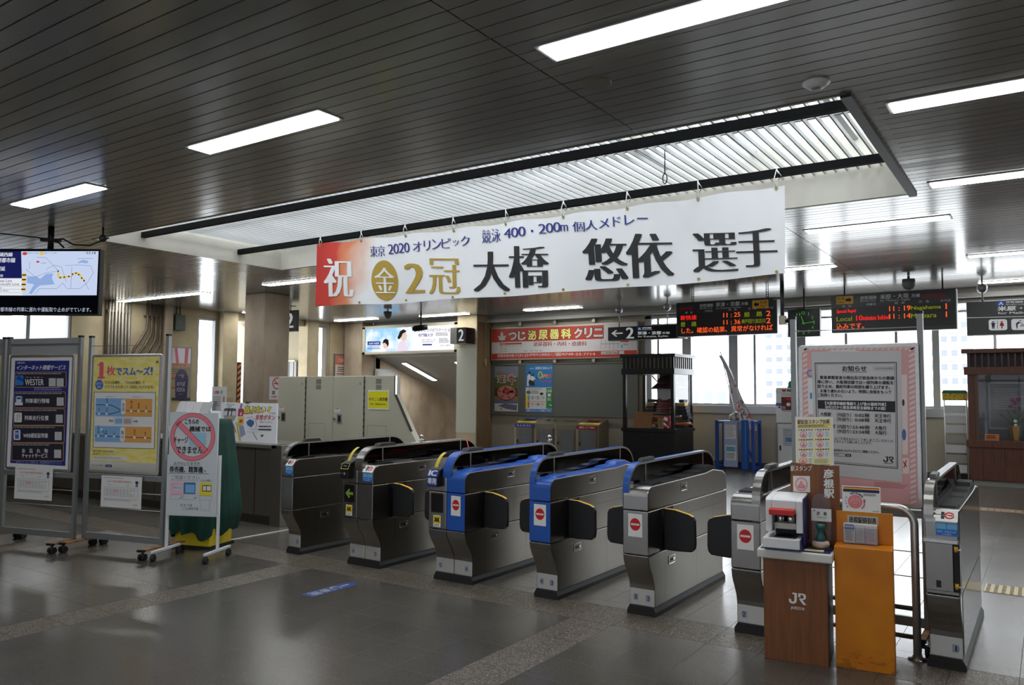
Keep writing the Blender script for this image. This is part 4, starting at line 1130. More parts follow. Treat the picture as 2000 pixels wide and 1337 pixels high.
def clock():
    t = thing('station_clock', 'square black clock with green numerals hanging between the two departure boards', 'clock', (-4.09, 15.45, 2.68))
    b = MB(); b.box(0, 0, 0, .585, .14, .52, BLKP); b.build('case', t, bevel=.008)
    G1 = emat('clock_green', (70, 150, 60), .7)
    p = MB(); P = facing(p, 0, .585, 0, .52, -.0005, [(0, 0), (112, 0), (112, 100), (0, 100)], lift=.003)
    P.rect(3, 3, 109, 97, M('clock_face', (14, 26, 18), .3))
    for k in range(1, 13):
        a = math.radians(30*k); x, y = 56+36*math.sin(a), 50-36*math.cos(a); P.text(str(k), x-(6 if k > 9 else 3), y-5.5, x+(6 if k > 9 else 3), y+5.5, G1, 1, .02)
    p.build('dial', t, recalc=False)
    p = MB(); P = facing(p, 0, .585, 0, .52, -.002, [(0, 0), (112, 0), (112, 100), (0, 100)], lift=.004)
    P.line(58, 56, 48, 26, 3.2, G1, 1); p.build('hour_hand', t, recalc=False)
    p = MB(); P = facing(p, 0, .585, 0, .52, -.003, [(0, 0), (112, 0), (112, 100), (0, 100)], lift=.004)
    P.line(50, 52, 92, 48, 2.4, G1, 1); P.disc(56, 51, 3, 3, G1, 2); p.build('minute_hand', t, recalc=False)
    hang_rods(t, (.29,), .52, HC-2.68, .07, .018)
clock()

def direction_sign(x0, x1, z0, z1, y, label, draw, rods, quad):
    t = thing('direction_sign', label, 'sign', (x0, y, z0), 0, 'black platform direction signs')
    w_, h = x1-x0, z1-z0
    b = MB(); b.box(0, 0, 0, w_, .16, h, M('sign_black', (18, 19, 22), .25)); b.build('sign_box', t, bevel=.006)
    b = MB(); b.box(0, -.004, -.012, w_, .164, .0, ALUD); b.build('bottom_edge', t)
    p = MB(); P = facing(p, 0, w_, 0, h, -.0005, quad, lift=.002, step=.0012); draw(P); p.build('sign_face', t, recalc=False)
    for x in rods:
        b = MB(); b.cyl((x, .08, h), (x, .08, HC-z0), .014, ALUD, 10); b.build('hanger_rod', t)
        b = MB(); b.ball((x, .08, HC-z0-.16), .085, M('ball_joint_grey', (150, 152, 154), .3, .6), 18); b.build('ball_joint', t)
SW_ = M('sign_white', (240, 242, 244), .4, emit=.25); SB_ = M('sign_line_blue', (40, 100, 200), .4, emit=.2)
def d1(P):
    P.poly([(80, 680), (122, 640), (132, 648), (108, 674), (184, 670), (184, 686), (108, 690), (134, 714), (122, 722)], SW_)
    P.text('2', 210, 614, 290, 744, SW_, 1, .03); P.rect(318, 612, 354, 650, SB_); P.text('A', 324, 618, 348, 644, SW_, 1, .04)
    P.text('琵琶湖線', 362, 612, 444, 634, SW_, 1, .02); P.text('Biwako Line', 362, 637, 450, 648, SW_, 1)
    P.text('草津・京都', 320, 664, 530, 702, SW_, 1, .04, .02); P.text('方面', 540, 670, 606, 698, SW_, 1, .03); P.text('for Kusatsu, Kyōto', 320, 710, 592, 740, SW_, 1, .012)
direction_sign(-8.10, -6.30, 2.765, 3.052, 15.8, 'black sign with a left arrow and number two for Kusatsu and Kyoto', d1, (.24, 1.38), [(48, 608), (738, 585), (738, 745), (48, 762)])
def d2(P):
    P.rect(766, 110, 926, 256, SB_); P.text('A', 800, 136, 896, 236, SW_, 1, .04); P.text('琵琶湖線', 956, 114, 1326, 184, SW_, 1, .02); P.text('Biwako Line', 956, 206, 1350, 244, SW_, 1)
    P.text('米原・大垣', 776, 274, 1776, 424, SW_, 1, .04, .02); P.text('方面', 1806, 288, 2090, 398, SW_, 1, .03); P.text('for Maibara, Ōgaki', 776, 436, 1990, 548, SW_, 1, .015)
    P.rect(90, 612, 3200, 628, SW_)
    for k in range(5): P.rrect(566+490*k, 690, 966+490*k, 1040, 60, SW_)
    def man(x, m, skirt):
        P.disc(x, 770, 22, 22, m, 1)
        if skirt: P.poly([(x-30, 800), (x+30, 800), (x+50, 905), (x-50, 905)], m, 1); P.rect(x-14, 905, x+14, 985, m, 1)
        else: P.rect(x-46, 800, x+46, 840, m, 1); P.poly([(x-36, 830), (x+36, 830), (x+26, 990), (x+6, 990), (x, 910), (x-6, 990), (x-26, 990)], m, 1)
    man(664, NAVY, False); P.rect(752, 740, 764, 995, GREENP, 1); man(852, M('sign_crimson', (200, 40, 80)), True)
    P.disc(1252, 744, 18, 16, NAVY, 1); P.poly([(1150, 840), (1212, 770), (1244, 790), (1230, 830), (1190, 860), (1186, 996), (1168, 996)], NAVY, 1); P.line(1236, 800, 1300, 850, 16, NAVY, 1); P.rect(1240, 905, 1360, 925, NAVY, 1); P.rect(1264, 872, 1340, 892, NAVY, 1)
    P.disc(1712, 724, 20, 18, INK, 1); P.path([(1708, 745), (1716, 840), (1790, 850), (1850, 930)], 22, INK, 1); P.ring(1720, 905, 84, 78, .82, INK, 1)
    man(2150, NAVY, False); P.disc(2640, 860, 60, 90, NAVY, 1)
direction_sign(-1.14, .95, 2.635, 3.205, 15.75, 'black sign for Maibara and Ogaki with restroom symbols, at far right', d2, (.24, 1.7), [(80, 112), (3230, 20), (3230, 1100), (80, 1180)])
# lit number boxes
def number_box(x0, x1, z0, z1, y, label, rod=False, dp=.2):
    t = thing('platform_number', label, 'sign', (x0, y, z0), 0, 'black boxes with the platform number two')
    w_, h = x1-x0, z1-z0
    b = MB(); b.box(0, 0, 0, w_, dp, h, M('sign_black', (18, 19, 22), .25)); b.build('sign_box', t, bevel=.008)
    b = MB(); b.box(-.006, -.002, -.012, w_+.006, dp+.002, 0, ALUD); b.build('bottom_edge', t)
    p = MB(); P = facing(p, 0, w_, 0, h, -.0005, lift=.002); P.text('2', 26, 12, 76, 84, SW_, 1, .03); p.build('sign_face', t, recalc=False)
    if rod:
        b = MB(); b.box(w_/2-.09, -.06, HC-z0-.012, w_/2+.09, .13, HC-z0+.004, ALUD); b.build('ceiling_plate', t)
        hang_rods(t, (w_/2,), h-.01, HC-z0+.018, dp/2, .014, ALUD)
    return t
number_box(-12.61, -12.31, 2.84, 3.25, 16.1, 'black number two box at the right end of the lit stair advertisement', False, .386)
number_box(-15.05, -14.53, 3.0, 3.49, 12.5, 'black number two box half hidden behind the square column', True, .07)

def small_ceiling_things():
    def cam(x, y, label, drop):
        t = thing('ceiling_camera', label, 'security camera', (x, y, HC), 0, 'small devices under the ceiling')
        b = MB(); b.cyl((0, 0, -.004), (0, 0, -drop), .02, DARKP); b.build('stem', t)
        b = MB(); b.lathe([(.10, -.0), (.105, -.10), (.07, -.16), (.001, -.19)], (0, 0, -drop), M('camera_grey', (104, 106, 108), .35), 18); b.build('dome', t)
    cam(-1.9, 14.73, 'grey dome camera under the ceiling above the Maibara departure board', .06)
    cam(-13.43, 14.4, 'small grey dome sensor under the ceiling below the banner', .04)
    t = thing('hanging_camera', 'black camera on a stem before the lit stair advertisement', 'security camera', (-13.3, 15.5, HC))
    b = MB(); b.cyl((0, 0, 0), (0, 0, -.34), .022, BLKP); b.box(-.12, -.02, -.16, .12, .02, -.13, BLKP); b.build('stem', t)
    b = MB(); b.cyl((-.10, -.16, -.40), (.12, .1, -.34), .075, BLKP, 14); b.build('body', t)
    b = MB(); b.cyl((-.10, -.16, -.40), (-.125, -.19, -.407), .05, DSCR, 14); b.build('lens', t)
    t = thing('bracket_camera', 'dark camera on a pipe hanging at the right end of the banner', 'security camera', (-3.93, 14.5, HC))
    b = MB(); b.cyl((0, 0, 0), (0, 0, -.62), .035, DARKP); b.box(-.16, -.02, -.30, .03, .02, -.26, DARKP); b.build('pole', t)
    b = MB(); b.box(-.05, -.06, -.76, .06, .06, -.60, M('camera_cream', (178, 172, 156), .4)); b.build('body', t, bevel=.008)
    b = MB(); b.cyl((.06, 0, -.70), (.16, 0, -.71), .03, BLKP); b.build('lens', t)
small_ceiling_things()

# lit advertisement over the stairs
def stair_ad():
    x0, x1, z0, z1, y = -16.42, -12.98, 2.66, 3.45, 16.6
    t = thing('lit_advertisement', 'wide lit advertisement with two heads against blue sky above the stairs', 'advertisement', (x0, y, z0))
    w_, h = x1-x0, z1-z0
    b = MB(); b.box(0, .02, 0, w_, .55, h, M('ad_frame', (178, 172, 152), .5)); b.build('light_box', t)
    for a in ((-.02, -.0, w_+.02, .06), (-.02, h-.06, w_+.02, h+.02)): 
        b = MB(); b.box(a[0], -.02, a[1], a[2], .03, a[3], M('ad_frame', (178, 172, 152), .5)); b.build('frame_bar', t)
    for a in (-.02, w_-.08):
        b = MB(); b.box(a, -.02, 0, a+.1, .03, h, M('ad_frame', (178, 172, 152), .5)); b.build('frame_bar', t)
    q = NB('lit_sky_panel'); tc = q.n('ShaderNodeTexCoord').outputs['Object']; sx = q.n('ShaderNodeSeparateXYZ', {0: tc})
    n = q.noise(tc, 2.2, 4); f = q.math('DIVIDE', sx.outputs[0], w_)
    sky = q.ramp(n, [(.4, lin((140, 200, 244))), (.62, lin((244, 248, 252)))])
    col = q.mix(q.ramp(f, [(.45, (0, 0, 0)), (.56, (1, 1, 1))]), sky, c4((250, 248, 252)))
    q.out('Base Color', (0, 0, 0, 1)); q.out('Emission Color', col); q.out('Emission Strength', 1.05)
    b = MB(); b.face([(.08, .012, .06), (w_-.08, .012, .06), (w_-.08, .012, h-.06), (.08, .012, h-.06)], q.m); b.build('lit_panel', t, recalc=False)
    EH = emat('ad_hair', (40, 40, 46), .9); ES = emat('ad_skin', (244, 214, 196), .95); EI = emat('ad_indigo', (60, 76, 160), .9); EG = emat('ad_grey', (120, 120, 140), .9); EW = emat('ad_white', (252, 252, 252), 1.0); EP = emat('ad_pink', (240, 226, 240), 1.0)
    p = MB(); P = facing(p, .08, w_-.08, .06, h-.06, .011, [(95, 165), (1445, 110), (1442, 490), (95, 510)], lift=.001)
    P.poly([(560, 500), (580, 400), (640, 330), (690, 340), (740, 500)], EP); P.poly([(622, 262), (640, 230), (700, 200), (712, 250), (722, 272), (712, 290), (708, 330), (660, 345), (628, 320)], ES, 1); P.poly([(588, 260), (610, 200), (660, 172), (706, 196), (694, 214), (650, 238), (634, 280), (618, 300), (600, 322), (574, 312), (576, 280)], EH, 2)
    P.poly([(400, 500), (420, 450), (440, 450), (455, 500)], EP); P.poly([(352, 380), (356, 420), (372, 460), (420, 450), (430, 400), (380, 350)], ES, 1); P.poly([(348, 382), (362, 330), (400, 310), (436, 330), (444, 390), (430, 440), (414, 400), (384, 370)], EH, 2)
    P.text('びわこリハビリテーショ', 884, 160, 1360, 216, EH, 1, .015); P.text('専門職大学', 884, 240, 1110, 290, EI, 1, .02); P.greek(1150, 234, 1370, 285, 2, EG, 1, 3); P.text('専門職大学', 940, 328, 1150, 346, EG, 1)
    P.rect(952, 398, 1094, 420, EI); P.text('学校法人　藤華学院', 1222, 412, 1370, 438, EG, 1); P.greek(1200, 318, 1360, 392, 4, EG, 1, 8); P.greek(940, 362, 1130, 378, 1, EG, 1, 9)
    P.rect(124, 348, 318, 404, EI); P.text('2020年 4月開学', 146, 364, 300, 392, EW, 1, .02); P.text('未来へ、翔る', 134, 220, 314, 290, EW, 1, .02); P.rect(124, 432, 316, 438, EI); P.rect(124, 454, 316, 462, EI); P.greek(130, 206, 310, 216, 1, EW, 1, 2)
    p.build('advert_print', t, recalc=False)
    t = thing('sign_bracket_box', 'plain grey box between the stair advertisement and the number two box', 'box', (-12.83, 16.12, 2.84))
    b = MB(); b.box(0, 0, 0, .215, .365, .42, M('grey_box', (150, 148, 140), .5)); b.build('box', t, bevel=.004)
    b = MB(); P = facing(b, .05, .13, .05, .13, -.0005); P.rect(20, 10, 90, 90, GREYP); b.build('plate', t, recalc=False)
stair_ad()

# ================================================================== BACK WALL
def clinic_sign():
    x0, x1, z0, z1, y = -12.2, -7.96, 2.43, 3.29, 17.06
    t = thing('clinic_signboard', 'long red and white clinic signboard on the back wall', 'signboard', (x0, y, z0)); w_, h = x1-x0, z1-z0
    b = MB(); b.box(0, 0, 0, w_, .10, h, M('sign_frame_silver', (176, 166, 156), .4, .5)); b.build('frame', t, bevel=.006)
    CR = M('clinic_red', (196, 64, 42), .4); CW = M('clinic_white', (216, 210, 208), .4); CY = M('clinic_yellow', (236, 226, 130), .4); CM = M('clinic_maroon', (150, 36, 48), .4)
    p = MB(); P = facing(p, .03, w_-.03, .03, h-.03, -.0005, [(255, 300), (2370, 225), (2380, 735), (255, 770)], lift=.0015, step=.001)
    P.fill(CW); P.poly([(255, 300), (1905, 258), (1905, 468), (255, 508)], CR, 1); P.poly([(255, 682), (2380, 642), (2380, 735), (255, 770)], CR, 1)
    P.poly([(404, 332), (426, 378), (424, 412), (474, 402), (452, 440), (456, 470), (412, 474), (406, 492), (400, 474), (356, 472), (362, 440), (338, 406), (386, 412), (382, 378)], CW, 2)
    for s, a, m in (('つ', (508, 356, 626, 470), CW), ('じ', (652, 344, 762, 474), CW), ('泌', (800, 330, 920, 470), CY), ('尿', (958, 324, 1088, 466), CY), ('器', (1124, 318, 1254, 460), CY), ('科', (1290, 310, 1430, 456), CY), ('ク', (1482, 308, 1592, 450), CW), ('リ', (1630, 304, 1732, 446), CW), ('ニ', (1764, 316, 1888, 430), CW)):
        P.text(s, a[0]-5, a[1]-5, a[2]+5, a[3]+5, BLACK, 2, .075, .06); P.text(s, *a, m, 3, .045, .04)
    P.text('泌尿器科・内科・皮膚科', 880, 500, 1660, 572, CM, 2, .02); P.poly([(376, 520), (706, 512), (706, 538), (376, 546)], CR, 2); P.text('診療時間', 388, 524, 456, 540, CW, 3)
    P.text('時間　月　火　水　木　金　土　日', 380, 556, 696, 574, INK, 2); P.text('9:00～12:00', 384, 598, 480, 614, INK, 2); P.text('16:00～19:00', 384, 636, 480, 652, INK, 2); P.text('休診日　木曜・日曜・祝日', 730, 632, 1014, 650, INK, 2)
    P.text('彦根市西今町', 342, 690, 598, 736, CW, 2, .025); P.text('1131-23', 620, 684, 804, 728, CW, 2, .025); P.text('(彦根市立病院近く)', 818, 680, 1188, 726, CW, 2, .02); P.text('☎0749-23-7714', 1200, 670, 1784, 724, CW, 2, .025)
    P.poly([(1870, 660), (2110, 655), (2110, 700), (1870, 705)], CW, 2); P.text('つじ泌尿器科 検索', 1880, 668, 2100, 694, INK, 3, .02); P.poly([(2125, 655), (2200, 653), (2200, 698), (2125, 700)], CW, 2)
    for k in range(5): P.line(1870+k*60, 475, 1870+k*60, 625, 5, GREYP, 2)
    P.rect(1860, 540, 2140, 548, GREYP, 2); P.rect(2140, 470, 2260, 520, CR, 2); P.rect(2180, 520, 2260, 620, CW, 2); P.text('案内図', 2190, 540, 2250, 570, INK, 3); P.rect(2150, 560, 2180, 610, SKYB, 2)
    p.build('sign_face', t, recalc=False)
    for x in (.9, 1.95, 3.05):
        for z in (-.085, h+.03):
            b = MB(); b.box(x-.04, .02, z, x+.04, .12, z+(.08 if z < 0 else .14), M('sign_frame_silver', (176, 166, 156), .4, .5)); b.build('bracket', t)
    b = MB(); b.box(0, .08, -.07, w_, .12, -.05, BEAMG); b.build('lower_rail', t)
clinic_sign()
def notice_wall():
    x0, x1, z0, z1, y = -12.22, -8.0, 1.04, 2.31, 17.12
    t = thing('pinboard', 'long grey green pinboard on the back wall under the clinic signboard', 'pinboard', (x0, y, z0)); w_, h = x1-x0, z1-z0
    b = MB(); b.box(0, 0, 0, w_, .06, h, M('pinboard_felt', (104, 107, 101), .8)); b.build('felt', t)
    for a in ((0, -.03, w_, 0), (0, h, w_, h+.03)):
        b = MB(); b.box(a[0], -.015, a[1], a[2], .06, a[3], M('board_rail', (120, 112, 100), .4, .5)); b.build('rail', t)
    # beef poster
    t = thing('beef_poster', 'tall poster of red sliced beef on a plate, at the left end of the pinboard', 'poster', (-12.11, 17.115, 1.1), 0, 'posters on the pinboard')
    b = MB(); b.box(0, -.003, 0, .74, 0, 1.17, PAPER); b.build('sheet', t)
    p = MB(); P = facing(p, 0, .74, 0, 1.17, -.0032, [(120, 70), (820, 70), (820, 1255), (120, 1255)], lift=.001, step=.0008)
    P.rect(120, 70, 820, 360, M('poster_grey_sky', (140, 142, 158))); P.rect(120, 360, 820, 650, M('poster_green', (96, 104, 44))); P.rect(120, 650, 820, 860, M('poster_brown', (96, 62, 50))); P.rect(120, 860, 820, 945, M('poster_ochre', (170, 116, 60))); P.rect(120, 945, 820, 1050, M('poster_slate', (110, 114, 134)))
    P.poly([(160, 260), (240, 180), (330, 220), (430, 230), (520, 260), (600, 330), (420, 350), (260, 300)], M('poster_blossom', (150, 130, 104)), 1)
    P.disc(478, 790, 275, 185, M('plate_dark', (60, 30, 28)), 1, 36); P.disc(478, 765, 268, 185, M('plate_rim', (206, 150, 140)), 2, 36)
    for k in range(11):
        a = 2*math.pi*k/11; P.disc(478+170*math.cos(a), 765+112*math.sin(a), 78, 56, (M('beef_red', (188, 74, 68)), M('beef_pink', (214, 126, 118)))[k % 2], 3+(k % 2), 18)
    P.disc(480, 730, 110, 82, M('plate_dark', (60, 30, 28)), 5, 24); P.disc(490, 720, 76, 52, M('beef_bright', (206, 70, 62)), 6, 20); P.disc(440, 790, 50, 20, GOLD, 7, 14)
    MAR = M('beef_maroon', (150, 30, 34))
    for s, a in (('近', (220, 320, 440, 490)), ('江', (440, 330, 545, 440)), ('牛', (545, 300, 740, 540))): P.text(s, a[0]-8, a[1]-8, a[2]+8, a[3]+8, WHITE, 8, .06, .05); P.text(s, *a, MAR, 9, .03, .02)
    P.poly([(230, 1110), (420, 1050), (800, 1080), (790, 1230), (480, 1190)], M('poster_slate', (110, 114, 134)), 1); P.disc(325, 1195, 26, 20, M('poster_ochre', (170, 116, 60)), 2)
    p.build('poster_print', t, recalc=False)
    # open campus poster
    t = thing('campus_poster', 'blue and white open campus poster beside the beef poster', 'poster', (-11.13, 17.115, 1.09), 0, 'posters on the pinboard')
    b = MB(); b.box(0, -.003, 0, .80, 0, 1.21, PAPER); b.build('sheet', t)
    p = MB(); P = facing(p, 0, .80, 0, 1.21, -.0032, [(1000, 60), (1715, 60), (1715, 1275), (1000, 1275)], lift=.001, step=.0008)
    CB = M('campus_blue', (44, 128, 196)); P.rect(1000, 60, 1715, 640, CB); P.rect(1000, 1190, 1715, 1275, CB); P.rect(1550, 655, 1715, 1175, GREENP); P.rect(1005, 840, 1065, 1160, YEL); P.rect(1065, 1010, 1098, 1160, M('campus_red', (206, 60, 90)), 1); P.rect(1070, 835, 1098, 985, M('campus_teal', (60, 150, 160)), 1); P.rect(1065, 990, 1530, 1004, ORANGE, 1)
    P.text('進路を決めよう', 1260, 110, 1700, 180, WHITE, 1, .02); P.text('高校生の', 1110, 135, 1230, 172, WHITE, 1)
    P.text('O', 1335, 225, 1450, 415, M('campus_lime', (206, 214, 80)), 2, .04)
    for s, x, c in (('p', 1455, (226, 196, 60)), ('e', 1530, (232, 150, 70)), ('n', 1610, (232, 90, 100))): P.text(s, x, 300, x+72, 400, M('campus_%s' % s, c), 2, .03)
    P.text('Campus', 1370, 440, 1700, 520, M('campus_mag', (206, 70, 140)), 2, .02)
    P.poly([(1035, 600), (1045, 340), (1090, 290), (1130, 330), (1120, 420), (1075, 470), (1085, 600)], WHITE, 2); P.disc(1103, 260, 26, 32, BLACK, 3, 16); P.poly([(1080, 520), (1110, 450), (1220, 460), (1250, 590), (1120, 590)], BLACK, 2); P.poly([(1120, 440), (1130, 360), (1190, 340), (1290, 430), (1200, 480)], WHITE, 3); P.disc(1190, 320, 24, 28, BLACK, 3, 16); P.line(1210, 470, 1310, 400, 16, BLACK, 4)
    P.disc(1080, 765, 60, 48, M('campus_olive', (110, 106, 80)), 1, 18); P.disc(1430, 800, 50, 34, INK, 1, 16); P.greek(1150, 720, 1370, 810, 4, INK, 1, 4); P.greek(1060, 665, 1490, 710, 2, GREYP, 1, 5)
    P.text('21', 1160, 855, 1218, 935, INK, 1, .03); P.text('22', 1300, 855, 1362, 935, INK, 1, .03); P.text('5', 1470, 865, 1500, 925, INK, 1, .03); P.text('8/', 1112, 870, 1145, 925, CB, 1); P.text('8/', 1252, 870, 1285, 925, CB, 1); P.text('9/', 1405, 870, 1440, 925, CB, 1)
    P.text('7', 1170, 1040, 1205, 1110, INK, 1, .03); P.text('28', 1300, 1035, 1364, 1100, INK, 1, .03); P.text('9/', 1112, 1045, 1145, 1095, RED, 1); P.text('9/', 1252, 1045, 1285, 1095, RED, 1); P.greek(1390, 1035, 1510, 1100, 3, PINK, 1, 6)
    P.text('LINE', 1566, 690, 1706, 760, WHITE, 1, .02); P.rect(1596, 790, 1672, 866, WHITE, 1); P.greek(1580, 900, 1690, 980, 3, WHITE, 1, 7); P.line(1630, 1070, 1705, 1095, 20, WHITE, 1)
    P.text('京都コンピュータ学院', 1020, 1205, 1520, 1255, WHITE, 1, .02); P.greek(1560, 1215, 1690, 1250, 2, WHITE, 1, 8)
    p.build('poster_print', t, recalc=False)
notice_wall()

def bins():
    ST = M('bin_steel', (150, 142, 126), .35, .75); STD = M('bin_steel_dark', (128, 120, 106), .4, .75); PAN = M('bin_clear', (126, 128, 132), .25, .3)
    labs = [('もえるゴミ', M('bin_blue', (44, 72, 168), .4), 'steel recycling bin with a blue label, leftmost under the pinboard'), (None, None, 'steel recycling bin with two round holes, second under the pinboard'),
            (None, None, 'steel recycling bin with a slot, third under the pinboard'), ('紙ごみ', M('bin_red', (170, 34, 40), .4), 'steel recycling bin with a red label, rightmost under the pinboard')]
    for k, (tx, mm, lab) in enumerate(labs):
        t = thing('recycling_bin', lab, 'bin', (-11.0+.585*k, 16.42, 0), 0, 'row of steel recycling bins'); w_ = .58
        b = MB(); b.prism([(0, 0), (0, .84), (.05, .855), (.44, .965), (.52, .965), (.52, 0)], 'x', 0, w_, ST); b.build('body', t, bevel=.006)
        b = MB(); b.box(.05, -.016, .06, w_-.05, -.001, .74, STD); d = b.build('door', t, bevel=.003)
        b = MB(); P = facing(b, .14, w_-.1, .12, .70, -.0165); P.fill(PAN); R = random.Random(k)
        for _ in range(9): x = R.uniform(5, 80); y = R.uniform(5, 85); P.line(x, y, x+R.uniform(5, 16), y+R.uniform(-8, 12), 1.4, M('bag_glint', (146, 148, 152), .3), 1)
        lbl(b.build('door_window', d, recalc=False), 'clear window with a bag behind it')
        b = MB(); b.box(.075, -.03, .36, .10, -.016, .44, BLKP); b.build('handle', d)
        u = Vector((0, .39, .11)).normalized()
        b = MB(); P = Print(b, (.02, .44, .966), X_, -u, w_-.04, .405, lift=.001)
        if tx:
            P.rect(0, 70, 100, 100, YEL); P.rect(22, 25, 80, 62, BLACK); P.rect(5, 0, 95, 20, mm); P.greek(20, 76, 80, 94, 2, INK, 1, k); P.text('ごみ', 40, 3, 60, 17, WHITE, 1)
        elif k == 1: P.disc(40, 45, 13, 16, BLACK); P.disc(74, 47, 9, 12, BLACK)
        else: P.rect(14, 45, 86, 58, BLACK)
        b.build('opening', t, recalc=False)
        if tx:
            b = MB(); b.box(.01, -.02, .745, w_-.01, -.001, .83, mm); P = facing(b, .01, w_-.01, .745, .83, -.021); P.text(tx, 12, 22, 86, 78, WHITE, 1, .02); b.build('label_plate', t, recalc=False)
bins()

def black_showcase():
    x0, y0 = -7.64, 15.6; w_, d, h = 1.17, 1.08, 2.43
    t = thing('black_showcase', 'black lacquered showcase with slatted top holding a samurai armour', 'showcase', (x0, y0, 0))
    b = MB(); b.box(0, 0, 0, w_, d, .78, BLKW); b.build('base', t, bevel=.004)
    b = MB(); b.box(-.03, -.03, .78, w_+.03, d+.03, .85, BLKW); b.build('sill', t, bevel=.004)
    for x, y in ((0, 0), (w_-.07, 0), (0, d-.07), (w_-.07, d-.07), (.40, d-.05)):
        b = MB(); b.box(x, y, .85, x+.07, y+.07 if y < d-.06 else d, 2.05, BLKW); b.build('post', t)
    b = MB(); b.box(-.025, -.025, 2.0, w_+.025, d+.025, 2.12, BLKW); b.build('lintel', t, bevel=.003)
    b = MB(); b.box(-.05, -.05, 2.36, w_+.05, d+.05, 2.43, BLKW); b.build('cornice', t, bevel=.004)
    b = MB(); b.box(.02, .04, 2.12, w_-.02, d-.04, 2.36, M('showcase_paper', (150, 144, 130), .7)); b.build('lantern_band', t)
    for k in range(13):
        x = .0+(w_-.04)*k/12; b = MB(); b.box(x, 0, 2.12, x+.042, .03, 2.36, BLKW); b.build('slat', t)
    for k in range(10):
        y = (d-.04)*k/9; b = MB(); b.box(w_-.03, y, 2.12, w_, y+.04, 2.36, BLKW); b.build('slat', t)
    b = MB(); b.face([(.05, .03, .85), (w_-.05, .03, .85), (w_-.05, .03, 2.02), (.05, .03, 2.02)], GLASS); b.build('front_glass', t, recalc=False)
    b = MB(); b.face([(w_-.03, .05, .85), (w_-.03, d-.05, .85), (w_-.03, d-.05, 2.02), (w_-.03, .05, 2.02)], GLASS); b.build('side_glass', t, recalc=False)
    b = MB(); b.box(w_-.06, .07, .84, w_-.02, d-.07, .88, BLKW); b.box(w_-.06, d-.16, .85, w_-.02, d-.07, 2.02, BLKW); b.build('side_frame', t)
    b = MB(); b.box(.44, d-.10, .86, w_-.08, d-.07, 2.0, M('gold_backdrop', (150, 122, 52), .5)); b.build('backdrop', t)
    # armour
    A = thing('samurai_armour', 'dark red and green samurai armour with helmet inside the black showcase', 'armour', (x0+.78, y0+.60, .85)); A.scale = (1.22, 1, 1)
    RD = M('lacing_red', (110, 34, 40), .6); GN = M('lacing_green', (52, 64, 34), .6); ND = M('lacing_navy', (36, 38, 52), .6); BR = M('lacing_orange', (164, 84, 50), .6); SL = M('armour_silver', (176, 178, 184), .35, .5); GDm = M('armour_gold', (160, 130, 60), .4, .5)
    b = MB(); b.lathe([(.20, .90), (.22, .93), (.19, .98), (.17, 1.05), (.12, 1.11), (.04, 1.14), (.001, 1.145)], (0, 0, 0), M('helmet_dark', (44, 28, 30), .35), 22); b.lathe([(.30, .84), (.29, .86), (.20, .96), (.19, .95)], (0, 0, 0), M('neck_guard', (52, 34, 32), .5), 22); b.build('helmet', A)
    b = MB(); b.cyl((-.14, -.16, 1.0), (-.24, -.16, 1.12), .012, GDm); b.cyl((.14, -.16, 1.0), (.24, -.16, 1.12), .012, GDm); b.build('crest', A)
    b = MB(); b.prism([(-.14, .84), (.14, .84), (.115, .64), (.03, .60), (-.03, .60), (-.115, .66)], 'y', -.19, -.17, SL); lbl(b.build('face_cover', A), 'plain pale panel in place of a face')
    b = MB()
    for k in range(6): b.lathe([(.17+.012*k, .66-.055*(k+1)), (.165+.012*k, .66-.055*k)], (0, 0, 0), (RD, M('lacing_red_dark', (84, 28, 34), .6))[k % 2], 20, 1.1, .8)
    b.build('cuirass', A)
    for s in (-1, 1):
        b = MB()
        for k in range(6): b.box(s*(.20+.012*k), -.12, .62-.07*(k+1), s*(.34+.016*k), .1, .62-.07*k-.006, (ND, GDm, ND)[k % 3] if k == 1 else ND)
        b.build('shoulder_guard', A)
    b = MB()
    for k in range(4): b.lathe([(.26+.045*(k+1), .34-.065*(k+1)), (.25+.045*k, .34-.065*k)], (0, 0, 0), (GN, BR, GN, BR)[k], 18, 1.05, .75)
    b.build('skirt_plates', A)
    for s in (-1, 1):
        b = MB(); b.prism([(s*.04, .02), (s*.16, .02), (s*.20, .18), (s*.03, .18)], 'y', -.22, -.12, ND); b.cyl((s*.05, -.225, .03), (s*.06, -.225, .17), .008, SL, 8); b.cyl((s*.14, -.225, .03), (s*.17, -.225, .17), .008, SL, 8); b.build('shin_guard', A)
    b = MB(); b.cyl((.0, -.20, .20), (.33, -.24, .27), .014, SL); b.tube([(.12, -.2, .44), (.16, -.24, .40), (.14, -.26, .34)], .012, SL); b.build('sword_fittings', A)
    b = MB(); b.box(.02, -.1, .0, .26, .14, .2, M('armour_box_red', (100, 44, 38), .5)); b.build('armour_box', A)
    t = thing('name_board', 'small slanted wooden board inside the black showcase, left of the armour', 'wooden board', (x0+.13, y0+.22, .85))
    b = MB(); b.prism([(0, 0), (.05, 0), (.16, .34), (.13, .34)], 'x', 0, .42, mottled('name_board_wood', (132, 88, 46), (150, 102, 58), 6, .5, stretch=(1, 1, 8))); b.build('board', t)
    b = MB(); b.box(.05, .01, -.0, .36, .14, .02, BLKP); b.build('foot', t)
    t = thing('red_doll', 'small red and white doll at the front right corner inside the black showcase', 'doll', (x0+.97, y0+.16, .85))
    b = MB(); b.lathe([(.09, 0), (.10, .06), (.07, .14), (.05, .16), (.075, .20), (.07, .26), (.001, .29)], (0, 0, 0), M('doll_red', (176, 36, 52), .4), 18); b.build('body', t)
